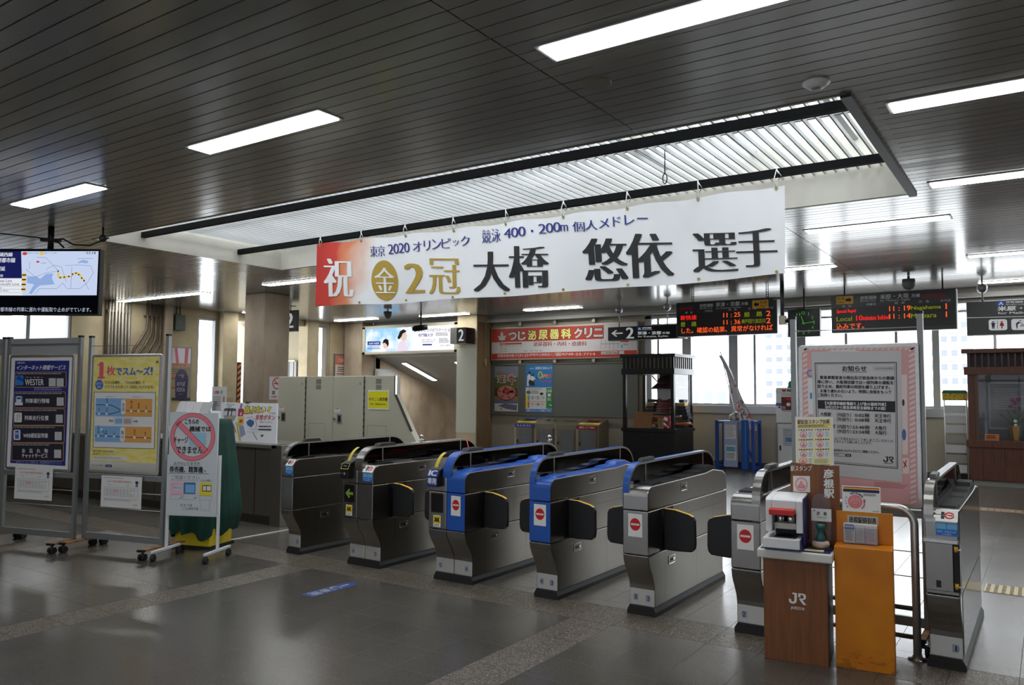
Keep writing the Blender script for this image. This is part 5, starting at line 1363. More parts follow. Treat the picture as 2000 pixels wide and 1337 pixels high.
    b = MB(); b.ball((-.02, -.05, .20), .05, WHITE, 14); b.cyl((-.06, -.08, .12), (.06, -.09, .02), .016, WHITE); b.build('face', t)
    t = thing('wooden_card', 'small gold wooden card beside the red doll in the black showcase', 'card', (x0+.76, y0+.12, .85))
    b = MB(); b.box(0, 0, 0, .13, .02, .22, M('card_gold', (172, 140, 84), .5)); b.build('card', t); b = MB(); P = facing(b, 0, .13, 0, .22, -.0005); P.greek(15, 10, 85, 90, 6, INK, 0, 4); b.build('card_print', t, recalc=False)
black_showcase()

def blue_stand():
    t = thing('blue_leaflet_stand', 'blue painted frame stand with leaflet panel below the windows', 'stand', (-5.82, 16.35, 0))
    BP = M('stand_blue', (24, 70, 156), .4)
    for x, y in ((.0, 0), (.76, 0), (.0, .45), (.76, .45)):
        b = MB(); b.box(x-.03, y-.03, 0, x+.03, y+.03, 1.04, BP); b.build('leg', t)
    for z in (.06, 1.0):
        b = MB(); b.box(0, .43, z-.025, .76, .47, z+.025, BP); b.box(-.02, 0, z-.025, .02, .45, z+.025, BP); b.box(.74, 0, z-.025, .78, .45, z+.025, BP); b.build('rail', t)
    for a, c in (((.02, .4), (.26, .95)), ((.74, .4), (.52, .95))):
        b = MB(); b.cyl((a[0], .2, a[1]-.3), (c[0], .2, c[1]-.3), .022, BP); b.build('brace', t)
    b = MB(); b.box(.53, -.05, .05, .66, .06, 1.05, M('stand_blue_bright', (30, 84, 176), .35)); b.cyl((.62, -.055, .06), (.62, -.055, 1.02), .008, M('stand_cyan', (60, 160, 190), .4)); b.build('tube_holder', t)
    b = MB(); b.box(.15, -.02, .08, .44, .0, 1.0, M('leaflet_panel', (160, 172, 208), .4)); b.box(.0, .02, 1.0, .76, .46, 1.03, M('leaflet_panel', (160, 172, 208), .4)); pn = b.build('leaflet_panel', t)
    b = MB(); P = facing(b, .19, .41, .22, .95, -.0205); P.rect(0, 0, 100, 40, PAPER); P.rect(0, 58, 100, 100, PAPER); P.greek(6, 3, 94, 37, 8, GREYP, 1, 2); P.greek(6, 80, 94, 98, 5, INK, 1, 3); P.rect(6, 62, 94, 76, SKYB, 1); P.greek(10, 63, 90, 75, 3, GREENP, 2, 5); b.build('notices', pn, recalc=False)
    t = thing('cloth_bundle', 'crumpled pale bundle lying on top of the blue stand', 'bundle', (-5.42, 16.55, 1.03))
    b = MB(); R = random.Random(4); n = 18
    vs = []; fs = []
    for i in range(8):
        for k in range(n):
            a = 2*math.pi*k/n; ph = math.pi*(.02+.52*i/7); r = .17*math.sin(ph+.25)*R.uniform(.82, 1.16); vs.append((r*1.1*math.cos(a), r*.8*math.sin(a), max(0, .20*math.cos(ph)*R.uniform(.85, 1.1))))
    for i in range(7):
        for k in range(n): fs.append((i*n+k, i*n+(k+1) % n, (i+1)*n+(k+1) % n, (i+1)*n+k))
    b.add(vs, fs, mottled('bundle_cloth', (120, 104, 92), (214, 208, 200), 14, .7, lo=.42, hi=.55), True); b.add(vs[:n], [tuple(range(n))], BLACK); b.build('bundle', t)
    # rolled promotional flag leaning in the tube
    t = thing('folded_flag', 'white and red folded flag on a leaning pole in the blue stand', 'flag', (-5.2, 16.45, .05))
    b = MB(); b.cyl((.0, 0, .0), (-.58, .04, 2.45), .011, M('flag_pole', (196, 200, 204), .4), 8); b.build('pole', t)
    def ctr(f): return (-.58+.58*f+.06*math.sin(f*3.1), .03-.06*f, 2.36-1.52*f)
    b = MB(); vs = []; fs = []; nv, nu = 26, 12
    for j in range(nv+1):
        f = j/nv; cx, cy, cz = ctr(f); wd = .035+.16*f**1.6
        for i in range(nu+1):
            s = i/nu-.5; vs.append((cx+wd*2*s+.02*math.sin(f*9), cy-.05*math.sin(i*1.9+f*5)*(.3+f), cz-.10*abs(s)*f+.02*math.sin(i*2.2)*f))
    for j in range(nv):
        for i in range(nu): a = j*(nu+1)+i; fs.append((a, a+1, a+nu+2, a+nu+1))
    q = NB('flag_cloth'); tc = q.n('ShaderNodeTexCoord').outputs['Object']; sp = q.n('ShaderNodeSeparateXYZ', {0: tc})
    diag = q.math('ADD', q.math('MULTIPLY', sp.outputs[0], 2.6), sp.outputs[2]); n_ = q.noise(q.scalev(tc, (7, 1, 4)), 2.0, 2)
    blk = q.math('MULTIPLY', q.math('GREATER_THAN', n_, .6), q.math('LESS_THAN', sp.outputs[2], 1.95))
    q.out('Base Color', q.mix(blk, c4((238, 238, 240)), c4((228, 120, 128)))); q.out('Roughness', .7)
    b.add(vs, fs, q.m, True); b.build('flag_cloth', t, recalc=False)
    P_ = MB(); P = Print(P_, (-.13, -.10, 1.42), (1, 0, 0), (.25, 0, -1), .07, .34, lift=.02); P.vtext('ひこね', 5, 0, 95, 100, BLACK, 1, bx=.03); lbl(P_.build('flag_lettering', t, recalc=False), 'black vertical lettering')
blue_stand()

def aed_box():
    t = thing('defibrillator_cabinet', 'white defibrillator cabinet on a stand with a green lamp, below the windows', 'defibrillator cabinet', (-4.72, 16.85, 0))
    W_ = M('aed_white', (222, 224, 224), .4)
    b = MB(); b.box(.02, 0, 0, .50, .32, .98, W_); b.build('stand', t, bevel=.004)
    b = MB(); b.box(0, -.02, 1.0, .52, .33, 1.725, W_); b.build('cabinet', t, bevel=.006)
    b = MB(); b.box(.02, .0, .975, .50, .3, 1.005, GREYP); b.build('gap', t)
    b = MB(); b.lathe([(.065, 0), (.065, .03), (.05, .035)], (.26, .14, 1.725), DARKP, 18); b.lathe([(.05, .03), (.05, .09), (.03, .14), (.001, .15)], (.26, .14, 1.725), M('lamp_green', (20, 120, 90), .3), 18); b.build('beacon', t)
    b = MB(); P = facing(b, 0, .52, 1.0, 1.725, -.0205, [(582, 498), (752, 498), (752, 765), (582, 765)], lift=.001, step=.001)
    P.line(588, 538, 748, 538, 1.5, GREYP); P.poly([(622, 512), (630, 508), (637, 514), (644, 508), (651, 512), (650, 520), (637, 532), (623, 520)], RED, 1); P.text('AED', 655, 509, 709, 527, BLACK, 1, .05, .03); P.text('自動体外式除細動器', 622, 546, 700, 556, M('aed_brown', (110, 60, 50)), 1); P.rect(618, 568, 718, 668, M('aed_dark_red', (104, 24, 34), .3), 0); P.poly([(640, 576), (700, 576), (670, 596)], RED, 1)
    P.disc(665, 624, 14, 14, WHITE, 1, 14); P.rect(690, 612, 706, 650, WHITE, 1); P.disc(700, 620, 9, 9, WHITE, 2, 12); P.rect(622, 638, 646, 660, GREYP, 1); P.greek(622, 674, 716, 682, 1, INK, 1, 3); P.rect(582, 614, 620, 636, M('aed_tag_blue', (70, 84, 160)), 1); P.rect(598, 640, 612, 654, INK, 1); P.disc(590, 528, 4, 4, RED, 1, 10)
    b.build('cabinet_print', t, recalc=False)
    b = MB(); P = facing(b, .02, .50, 0, .98, -.0005, [(582, 770), (752, 770), (752, 1115), (582, 1115)], lift=.001, step=.001)
    P.line(586, 800, 748, 800, 1.5, GREYP); P.line(588, 800, 588, 1082, 1.5, GREYP); P.line(586, 1082, 748, 1082, 1.5, GREYP); P.greek(622, 808, 706, 932, 11, M('aed_blue_print', (90, 116, 150)), 1, 2); P.rect(640, 870, 690, 896, SKYB, 1); P.rect(594, 928, 606, 964, INK, 1)
    b.build('stand_print', t, recalc=False)
aed_box()

def brown_showcase():
    x0, y0 = -1.2, 16.35; w_, d, h = 2.6, .72, 2.42
    t = thing('wooden_showcase', 'brown wooden showcase with a slatted top and a flower pot behind glass, at far right', 'showcase', (x0, y0, 0))
    b = MB(); b.box(.05, .04, 0, w_, d, .10, M('plinth_grey', (150, 148, 142), .6)); b.build('plinth', t)
    b = MB(); b.box(0, 0, .10, w_, d, .68, WOODD); b.build('base', t, bevel=.004)
    for k in range(8):
        b = MB(); b.box(.2+.33*k, -.004, .12, .205+.33*k, 0, .67, BLACK); b.build('board_joint', t)
    b = MB(); b.box(-.04, -.04, .68, w_+.03, d, .80, WOODD); b.build('sill', t, bevel=.005)
    b = MB(); b.box(0, 0, .80, .10, .10, 2.0, WOODD); b.build('post', t); b = MB(); b.box(w_-.1, 0, .80, w_, .10, 2.0, WOODD); b.build('post', t)
    b = MB(); b.box(0, d-.06, .80, w_, d, 2.0, M('showcase_back', (92, 98, 108), .5)); b.build('back_board', t)
    b = MB(); b.box(-.05, -.05, 1.96, w_+.05, d, 2.10, WOODD); b.build('lintel', t, bevel=.005)
    b = MB(); b.box(-.08, -.08, 2.34, w_+.08, d, 2.42, WOODD); b.build('cornice', t, bevel=.008)
    b = MB(); b.box(.0, .06, 2.10, w_, d, 2.34, M('showcase_dark', (52, 52, 62), .6)); b.build('louvre_back', t)
    for k in range(26):
        x = .02+.1*k; b = MB(); b.box(x, 0, 2.10, x+.03, .06, 2.34, WOODD); b.build('slat', t)
    b = MB(); b.box(.10, .02, .80, .16, .05, 1.96, M('glass_frame_bronze', (96, 72, 58), .4, .4)); b.build('glass_frame', t)
    b = MB(); b.face([(.1, .03, .8), (w_-.1, .03, .8), (w_-.1, .03, 1.97), (.1, .03, 1.97)], GLASS); b.build('front_glass', t, recalc=False)
    b = MB(); P = facing(b, .28, .92, .98, 1.84, d-.0605); P.fill(M('framed_sheet', (112, 118, 128), .5)); P.frame(2, 2, 98, 98, 3, M('sheet_frame', (150, 152, 158), .4), 1); P.greek(14, 14, 86, 60, 9, GREYP, 1, 4); b.build('framed_notice', t, recalc=False)
    t = thing('flower_pot', 'tapered dark and gold pot with purple orchids behind the glass of the brown showcase', 'potted plant', (-.5, 16.68, .80))
    b = MB(); b.prism([(-.05, 0), (.05, 0), (.13, .25), (-.13, .25)], 'y', -.06, .06, M('pot_dark', (70, 66, 60), .4)); b.prism([(-.028, 0), (.028, 0), (.05, .25), (-.05, .25)], 'y', -.064, -.06, M('pot_gold', (172, 128, 30), .4)); b.build('pot', t, bevel=.004)
    LG = M('leaf_green', (70, 96, 56), .5); FL = M('orchid_purple', (140, 44, 100), .5)
    b = MB(); b.tube([(0, 0, .2), (.01, 0, .45), (0, -.01, .70)], .012, LG)
    for a, l in ((-.5, .3), (.6, .34), (.9, .26), (-.9, .22)): b.tube([(0, 0, .25), (a*.12, 0, .25+l*.5), (a*.26, -.01, .25+l)], .014, LG, 8)
    b.build('stems', t)
    for k, (x, z) in enumerate(((-.04, .72), (.05, .73), (.0, .66), (-.07, .60), (.06, .58), (-.02, .52))):
        b = MB()
        for j in range(5): a = 2*math.pi*j/5+k; b.ball((x+.022*math.cos(a), -.02, z+.022*math.sin(a)), .018, FL if z > .65 else M('orchid_dusky', (112, 84, 100), .5), 8)
        b.build('flower', t)
    b = MB(); b.ball((0, -.02, .34), .03, WHITE, 10); b.ball((0, -.02, .27), .028, WHITE, 10); b.build('white_bead', t)
    t = thing('orange_card', 'small orange notice card behind the glass of the brown showcase', 'card', (-.97, 16.5, .80))
    b = MB(); b.prism([(0, 0), (.05, 0), (.06, .11), (.045, .11)], 'x', 0, .22, M('card_orange', (206, 122, 60), .5)); b.build('card', t); b = MB(); P = facing(b, 0, .22, 0, .11, -.001); P.greek(10, 20, 90, 80, 2, M('card_brown', (110, 50, 30)), 0, 3); b.build('card_print', t, recalc=False)
    # pamphlet rack beside it
    t = thing('pamphlet_rack', 'tall wire pamphlet rack with a yellow box on top, left of the brown showcase', 'rack', (-1.62, 16.72, 0))
    b = MB()
    for x in (0, .36): b.cyl((x, .1, 0), (x, .1, 1.5), .010, WHITE, 8); b.cyl((x, .1, .02), (x, -.12, .02), .010, WHITE, 8)
    b.build('wire_frame', t)
    for k in range(7):
        b = MB(); z = .18+.18*k; b.box(.01, -.02+.012*k, z, .35, .02+.012*k, z+.145, (M('rack_sheet', (206, 208, 210), .4), M('rack_grey', (164, 160, 152), .5))[k % 2 if k < 4 else 0]); b.build('pocket', t, bevel=.003)  # lower pockets alternate between two tones
    t = thing('yellow_box', 'yellow patterned box with a green lid on top of the pamphlet rack', 'box', (-1.64, 16.70, 1.5))
    b = MB(); b.box(0, 0, 0, .40, .2, .13, mottled('box_pattern', (214, 190, 40), (150, 80, 50), 30, .5, lo=.5, hi=.62)); b.build('box', t, bevel=.004); b = MB(); b.prism([(-.01, .13), (.41, .13), (.38, .185), (.02, .185)], 'y', -.01, .21, M('lid_green', (30, 110, 84), .5)); b.build('lid', t, bevel=.004)
    b = MB(); b.cyl((.01, .1, 1.5-1.5), (.01, .1, .001), .004, WHITE, 6); b.build('pin', t)
brown_showcase()
# ================================================================== BOARDS ON CASTERS
def caster(t, x, y):
    c = MB(); c.cyl((x, y, .055), (x, y, .085), .012, DARKP, 8)
    for s in (-.022, .022): c.cyl((x+s-.011, y, .030), (x+s+.011, y, .030), .030, RUBBER, 16)
    c.box(x-.03, y-.02, .045, x+.03, y+.02, .06, DARKP)
    c.build('caster', t)
PLANK = mottled('foot_plank', (112, 74, 44), (168, 120, 76), 6, .6, stretch=(2, 2, 2))
def board_stand(name, label, loc, rz, w, draw, top_panel=True, sheet=None, fx=(.045, .955), fz=(.765, 1.955), frame_m=ALU, mat_=None, feet=True, fw=.04):
    t = thing(name, label, 'notice board', loc, rz, 'poster boards on casters')
    for x in (0, w):
        b = MB(); b.box(x-.018, -.018, .095, x+.018, .018, 2.14, ALUD); b.box(x-.02, -.02, 2.13, x+.02, .02, 2.15, BLKP); b.build('post', t)
    b = MB(); b.box(.018, -.012, .105, w-.018, .012, .165, ALUD); b.build('bottom_rail', t)
    b = MB(); b.box(.018, -.012, fz[0]-.06, w-.018, .012, fz[0]-.01, ALUD); b.build('middle_rail', t)
    b = MB(); b.box(.018, .0, 2.05 if top_panel else 2.042, w-.018, .016 if top_panel else .006, 2.075 if top_panel else 2.048, ALUD); b.build('top_rail', t)
    if top_panel:
        b = MB(); b.box(.018, .0, 1.96, w-.018, .012, 2.13, M('panel_grey', (146, 148, 150), .5)); b.build('header_panel', t)
    if feet:
        for x in (0, w):
            b = MB(); b.box(x-fw, -.27, .085, x+fw, .27, .10, PLANK); b.box(x-fw-.002, -.275, .08, x+fw+.002, -.25, .103, BLKP); b.build('foot', t, bevel=.002)
            caster(t, x, -.24); caster(t, x, .24)
    for z in (.42, .58):
        b = MB(); b.cyl((.018, 0, z), (w-.018, 0, z), .0035, ALU, 6); b.build('wire', t)
    # the snap frame
    x0, x1 = w*fx[0], w*fx[1]; z0, z1 = fz; r = .025; tk = .028
    pts = lambda i: [(cx+(r-i)*math.cos(math.radians(a0+30*k)), cz+(r-i)*math.sin(math.radians(a0+30*k))) for cx, cz, a0 in ((x1-r, z1-r, 0), (x0+r, z1-r, 90), (x0+r, z0+r, 180), (x1-r, z0+r, 270)) for k in range(4)]
    b = MB(); b.prism([(x, z) for x, z in pts(0)], 'y', -.032, -.014, frame_m); b.build('snap_frame', t, bevel=.006, seg=3)
    p = MB(); P = facing(p, x0+tk, x1-tk, z0+tk, z1-tk, -.0325, [(0, 0), (1000, 0), (1000, 1500), (0, 1500)], lift=.0008, step=.0009)
    draw(P); po = p.build('poster', t, recalc=False)
    if sheet:
        sx, sz, sw, sh = sheet
        q = thing('timetable_sheet', label_sheet[0], 'sheet', (0, 0, 0), 0, 'white sheets hanging under the posters')
        label_sheet.pop(0)
        c, s = math.cos(rz), math.sin(rz)
        q.location = (loc[0]+sx*c+.036*s, loc[1]+sx*s-.036*c, loc[2]+sz-sh); q.rotation_euler = (0, 0, rz)
        m = MB(); m.box(0, -.0008, 0, sw, 0, sh, PAPER); m.build('paper', q)
        m = MB(); P = facing(m, 0, sw, 0, sh, -.0009)
        P.text('2021年夏の臨時列車案内', 14, 14, 74, 21, M('sheet_red', (206, 120, 120)), 0); P.greek(6, 6, 60, 10, 1, GREYP, 0, 2); P.disc(88, 18, 4, 5, INK, 0, 14); P.rect(85, 23, 91, 32, M('sheet_blue', (110, 120, 170)), 0)
        P.text('7月', 16, 26, 24, 31, SKYB, 0); P.text('8月', 62, 26, 70, 31, SKYB, 0)
        for i in range(11): P.line(8+8.3*i, 36, 8+8.3*i, 68, .5, GREYP, 0)
        P.line(8, 36, 91, 36, .6, GREYP, 0); P.line(8, 42, 91, 42, .5, GREYP, 0); P.rect(29, 44, 44, 52, M('sheet_pink', (236, 190, 190)), 0); P.greek(10, 44, 90, 66, 6, M('pale_print', (190, 190, 196)), 0, 7)
        P.greek(8, 72, 92, 80, 3, GREYP, 0, 4); P.text('彦根駅', 80, 86, 92, 91, GREYP, 0); m.build('sheet_print', q, recalc=False)
    return t
label_sheet = ['white timetable sheet hanging under the blue internet service poster', 'white timetable sheet hanging under the yellow smooth travel poster']
AB = math.radians(14.7)
BLUP = M('poster_blue', (30, 44, 130), .35); BLKB = M('poster_box_dark', (36, 36, 52), .35); BORD = M('poster_box_orange', (200, 150, 100), .4); PWHITE = M('poster_white', (228, 228, 230), .35); TILE = M('poster_tile_grey', (196, 196, 198), .4)
def blue_poster(P):
    # artwork coordinates follow the sheet: width 872, height 1337
    P.H = homog([(52, 62), (812, 58), (762, 1312), (8, 1285)], P.w, P.h)
    P.fill(PWHITE); P.poly([(98, 95), (778, 96), (733, 1273), (52, 1246)], BLUP, 1)
    P.text('JR西日本', 122, 108, 222, 132, PWHITE, 2, .02); P.text('インターネット情報サービス', 120, 146, 732, 200, PWHITE, 2, .03, .02, skew=.03)
    rows = [(103, 222, 742, 398), (92, 446, 734, 628), (86, 636, 728, 826), (78, 826, 722, 1020), (70, 1022, 714, 1220)]
    for i, (x0, y0, x1, y1) in enumerate(rows):
        P.rrect(x0, y0, x1, y1, 18, BORD, 2); P.rrect(x0+6, y0+6, x1-6, y1-6, 14, BLKB, 3); P.greek(x0+22, y0+14, x1-40, y0+30, 1, GREYP, 4, i, .8)
    P.rrect(110, 262, 208, 374, 14, M('app_blue', (40, 130, 200), .4), 4); P.poly([(110, 300), (208, 340), (208, 300), (150, 262)], M('app_deep', (24, 74, 170), .4), 5)
    P.text('WESTER', 228, 304, 462, 374, PWHITE, 4, .02); P.text('ウェスター', 234, 276, 456, 292, PWHITE, 4)
    for x, y in ((526, 294), (624, 296), (626, 512), (616, 704), (604, 896), (598, 1094)): P.rect(x, y, x+86, y+92, TILE, 4)
    P.rrect(106, 490, 206, 600, 16, M('app_train_blue', (48, 110, 200), .4), 4); P.rrect(122, 500, 186, 570, 10, PWHITE, 5); P.rect(130, 512, 178, 530, NAVY, 6); P.rect(106, 568, 204, 600, PWHITE, 5)
    P.rrect(98, 682, 194, 792, 16, PWHITE, 4); P.line(134, 700, 134, 780, 6, GREYP, 5); P.ring(160, 712, 16, 16, .7, GREYP, 5); P.line(160, 728, 160, 770, 5, GREYP, 5)
    P.rrect(94, 874, 178, 990, 18, PWHITE, 4); P.rect(112, 884, 160, 976, M('app_train_blue', (48, 110, 200), .4), 5); P.text('WEB', 118, 905, 156, 930, PWHITE, 6, .03)
    for s, a in (('列車運行情報', (236, 524, 536, 576)), ('列車走行位置', (228, 716, 526, 768)), ('WEB遅延証明書', (214, 912, 520, 964)), ('お　忘　れ　物', (202, 1084, 520, 1132)), ('チャットサービス', (200, 1138, 516, 1188))): P.text(s, *a, PWHITE, 4, .025, .015)
    P.greek(340, 400, 722, 440, 2, M('poster_pale_blue', (150, 160, 210), .5), 2, 5); P.text('※各サービスのご利用には、別途通信料がかかります。', 128, 1212, 690, 1258, M('poster_pale_blue', (150, 160, 210), .5), 2)
POY = mottled('poster_yellow', (232, 214, 96), (238, 226, 160), 9, .4, stretch=(1, 1, 3)); PBL = M('poster_map_blue', (130, 176, 224), .4); POR = M('poster_map_orange', (226, 162, 82), .4); PCR = M('poster_crimson', (226, 92, 108), .4); PBB = M('poster_bright_blue', (52, 106, 190), .4)
def yellow_poster(P):
    P.H = homog([(75, 55), (812, 50), (800, 1290), (50, 1275)], P.w, P.h)
    P.fill(POY); P.poly([(54, 1180), (804, 1190), (800, 1290), (50, 1275)], PWHITE, 0)
    P.text('JR', 770, 95, 804, 125, INK, 1, .04)
    P.text('1', 118, 108, 212, 282, PCR, 1, .05, .02); P.rect(120, 264, 206, 282, PCR, 1); P.line(124, 140, 165, 112, 16, PCR, 1); P.text('枚', 224, 148, 318, 248, PCR, 1, .03)
    P.text('でスム～ズ', 330, 160, 706, 246, PBB, 1, .045, .03); P.text('!', 714, 160, 740, 246, PBB, 1, .05)
    P.disc(143, 350, 46, 54, PBB, 1); P.text('おトク', 112, 322, 174, 352, PWHITE, 2, .02); P.text('便利', 122, 362, 164, 386, PWHITE, 2)
    P.text('「ICOCA定期券」、「TOICA定期券」で', 205, 308, 652, 342, INK, 1, .015); P.text('エリアをまたがってご利用いただけます。', 205, 354, 756, 390, M('poster_brown_ink', (110, 60, 50)), 1, .02)
    P.rect(88, 430, 776, 1030, PWHITE, 1); P.frame(88, 430, 776, 1030, 5, INK, 2)
    P.rect(110, 496, 425, 690, PBL, 2); P.rect(425, 498, 742, 690, POR, 2); P.rect(104, 796, 425, 968, PBL, 2); P.rect(425, 798, 742, 968, POR, 2)
    P.text('ICOCAエリア', 226, 470, 328, 486, INK, 2); P.text('TOICAエリア', 524, 470, 630, 486, INK, 2)
    P.path([(108, 566), (290, 570), (395, 622)], 7, INK, 3); P.path([(108, 660), (285, 664), (395, 630)], 7, INK, 3); P.line(450, 628, 742, 631, 7, INK, 3)
    P.line(104, 902, 390, 908, 7, INK, 3); P.line(450, 911, 735, 917, 7, INK, 3); P.line(182, 832, 234, 902, 6, INK, 3)
    for x, y in ((237, 567), (150, 662), (236, 664), (512, 629), (595, 630), (678, 631), (146, 904), (234, 905), (326, 907), (555, 914), (674, 916), (182, 832)): P.disc(x, y, 14, 14, PWHITE, 4, 16)
    for s, x, y0, y1 in (('堅田', 237, 500, 546), ('石山', 150, 598, 642), ('草津', 236, 600, 644), ('関ケ原', 512, 518, 606), ('岐阜', 595, 540, 606), ('大垣', 678, 566, 608), ('伊賀上野', 146, 790, 880), ('柘植', 236, 840, 888), ('関', 326, 866, 888), ('四日市', 555, 826, 890), ('桑名', 674, 850, 894)): P.vtext(s, x-11, y0, x+11, y1, INK, 3)
    P.rrect(396, 506, 448, 668, 24, PWHITE, 3); P.vtext('米原', 406, 540, 440, 640, INK, 4); P.rrect(392, 804, 448, 962, 24, PWHITE, 3); P.vtext('亀山', 402, 840, 438, 926, INK, 4)
    P.frame(316, 700, 530, 778, 2.5, SKYB, 2); P.rect(330, 712, 414, 768, SKYB, 2); P.rect(428, 712, 514, 768, M('card_rose', (190, 160, 160)), 2); P.poly([(255, 738), (285, 718), (285, 730), (314, 730), (314, 748), (285, 748), (285, 758)], GREYP, 2); P.poly([(594, 742), (564, 720), (564, 733), (534, 733), (534, 750), (564, 750), (564, 762)], GREYP, 2)
    P.text('自動改札機をご利用のお客様は、', 84, 1060, 330, 1080, INK, 2); P.text('改札機を通してタッチしてください。', 84, 1090, 354, 1110, INK, 2); P.rect(84, 1128, 480, 1166, PWHITE, 2); P.greek(100, 1134, 470, 1160, 2, GREYP, 3, 3)
    P.text('詳しくは 公式HPへ', 84, 1214, 216, 1234, INK, 2); P.rect(232, 1214, 306, 1242, NAVY, 2); P.text('公式HP', 240, 1218, 298, 1238, PWHITE, 3)
AB2 = (-9.125, 3.985, 0)
board_stand('notice_board', 'silver board on casters with a dark blue internet service poster', AB2, AB, .985, blue_poster, True, (.20, .80, .52, .33))
board_stand('notice_board', 'silver board on casters with a yellow smooth travel poster and rail map', (-8.135, 4.325, 0), math.radians(14.0), 1.0, yellow_poster, False, (.24, .745, .52, .31))
def pale_poster(P):
    P.fill(PWHITE); P.rect(8*10, 60, 920, 1440, M('pale_lilac_poster', (206, 204, 214), .5), 1); P.greek(120, 120, 900, 400, 6, GREYP, 2, 2)
board_stand('notice_board', 'silver board on casters cut off by the left edge of the photo', (-10.12, 3.72, 0), AB, .965, pale_poster, True)

# notice board behind the stamp stand
def notice(P):
    P.H = homog([(103, 195), (865, 180), (880, 1262), (95, 1262)], P.w, P.h)
    P.fill(PINKL); ST = M('stripe_white', (232, 214, 212), .5); ST2 = M('stripe_rose', (206, 150, 152), .5)
    for k in range(30):
        y = 200+k*36; P.poly([(108, y), (140, y-16), (140, y+2), (108, y+18)], ST, 1); P.poly([(828, y), (866, y-18), (866, y), (828, y+18)], ST, 1)
    for k in range(20):
        x = 112+k*38; P.poly([(x, 196), (x+20, 186), (x+36, 186), (x+16, 204)], ST, 1)
    P.rect(140, 210, 828, 1262, PINKL, 2); P.rect(780, 370, 816, 916, ST, 3); P.rect(140, 400, 176, 660, PWHITE, 3); P.rect(780, 940, 822, 1050, ST, 3)
    P.ring(165, 366, 30, 26, .68, M('ring_cyan', (50, 140, 206)), 3); P.rect(155, 505, 170, 548, M('ring_cyan', (50, 140, 206)), 4); P.line(785, 965, 806, 1000, 8, RED, 4); P.line(806, 955, 788, 1010, 6, RED, 4); P.disc(790, 560, 8, 24, INK, 4, 12); P.disc(792, 780, 14, 40, M('ink_blue', (70, 110, 170)), 4, 14); P.greek(590, 1120, 818, 1160, 4, M('rose_ink', (190, 110, 116)), 3, 4)
    SH = M('notice_sheet', (204, 203, 206), .55)
    P.poly([(172, 214), (782, 206), (776, 1112), (180, 1090)], SH, 4)
    for q, tck in (([(196, 292), (748, 286), (748, 1016), (200, 1000)], 5), ([(208, 300), (738, 294), (738, 1006), (212, 990)], 2.5)): P.path(q+[q[0]], tck, INK, 5)
    P.text('お知らせ', 386, 312, 550, 348, BLACK, 6, .035, .02); P.line(384, 354, 552, 354, 2.5, INK, 6); P.frame(598, 316, 732, 340, 1.5, GREYP, 6); P.text('2021年7月30日現在', 606, 322, 724, 334, INK, 6)
    for s, a in (('緊急事態宣言の発出及び自治体からの要請', (230, 382, 732, 406)), ('等に伴い、大阪環状線では一部列車の運転を', (212, 414, 728, 438)), ('取り止め、最終列車の時刻を繰り上げます。', (212, 445, 704, 470)), ('お乗り遅れのないよう、時間に余裕をもって', (230, 478, 712, 502)), ('ご利用ください。', (212, 507, 382, 532))): P.text(s, *a, BLACK, 6, .028, .018)
    P.poly([(210, 556), (736, 552), (736, 628), (210, 616)], BLACK, 6)
    P.text('【大阪環状線終電繰り上げ後の最終列車】', 262, 564, 676, 588, PWHITE, 7, .028, .018); P.text('（8月2日から緊急事態宣言解除までの間）', 262, 592, 674, 616, PWHITE, 7, .028, .018)
    for y, r in ((642, ('大阪駅', '（内回り）', '0:02発', '天王寺行')), (675, ('', '（外回り）', '0:08発', '天王寺行')), (726, ('天王寺駅', '（内回り）', '23:48発', '大阪行')), (759, ('', '（外回り）', '23:58発', '大阪行'))):
        if r[0]: P.text(r[0], 226, y, 302 if len(r[0]) < 4 else 328, y+27, BLACK, 6, .02, .012)
        P.text(r[1], 342, y, 440, y+28, BLACK, 6, .02, .012); P.text(r[2], 466 if len(r[2]) < 6 else 448, y, 566, y+27, BLACK, 6, .02, .012); P.text(r[3], 600, y, 708 if len(r[3]) > 3 else 678, y+27, BLACK, 6, .02, .012)
    P.text('お客さまにはご不便をおかけして申し訳ございませんが、', 226, 816, 728, 838, INK, 6); P.text('ご理解を賜りますようお願い申し上げます。', 226, 838, 580, 858, INK, 6)
    P.text('詳しくはJR西日本ホームページにてご確認ください。', 226, 900, 626, 922, BLACK, 6, .02, .012); P.frame(240, 930, 394, 952, 2, INK, 6); P.text('JR西日本', 290, 934, 352, 948, INK, 6); P.rect(398, 932, 436, 952, BLACK, 6); P.text('検索', 404, 936, 430, 948, PWHITE, 7)
    jr_logo(P, 652, 936, 722, 976, BLACK, 6); P.text('JR西日本', 660, 978, 714, 988, INK, 6, .02)
    P.poly([(272, 214), (320, 203), (460, 200), (520, 214), (460, 212), (330, 212)], PWHITE, 5)
board_stand('notice_board', 'large caster board with a white notice over a pink poster, behind the stamp stand', (-1.497, 5.80, 0), 0, .81, notice, False, None, (.045, .995), (.86, 1.942), ALU, None, True, .02)

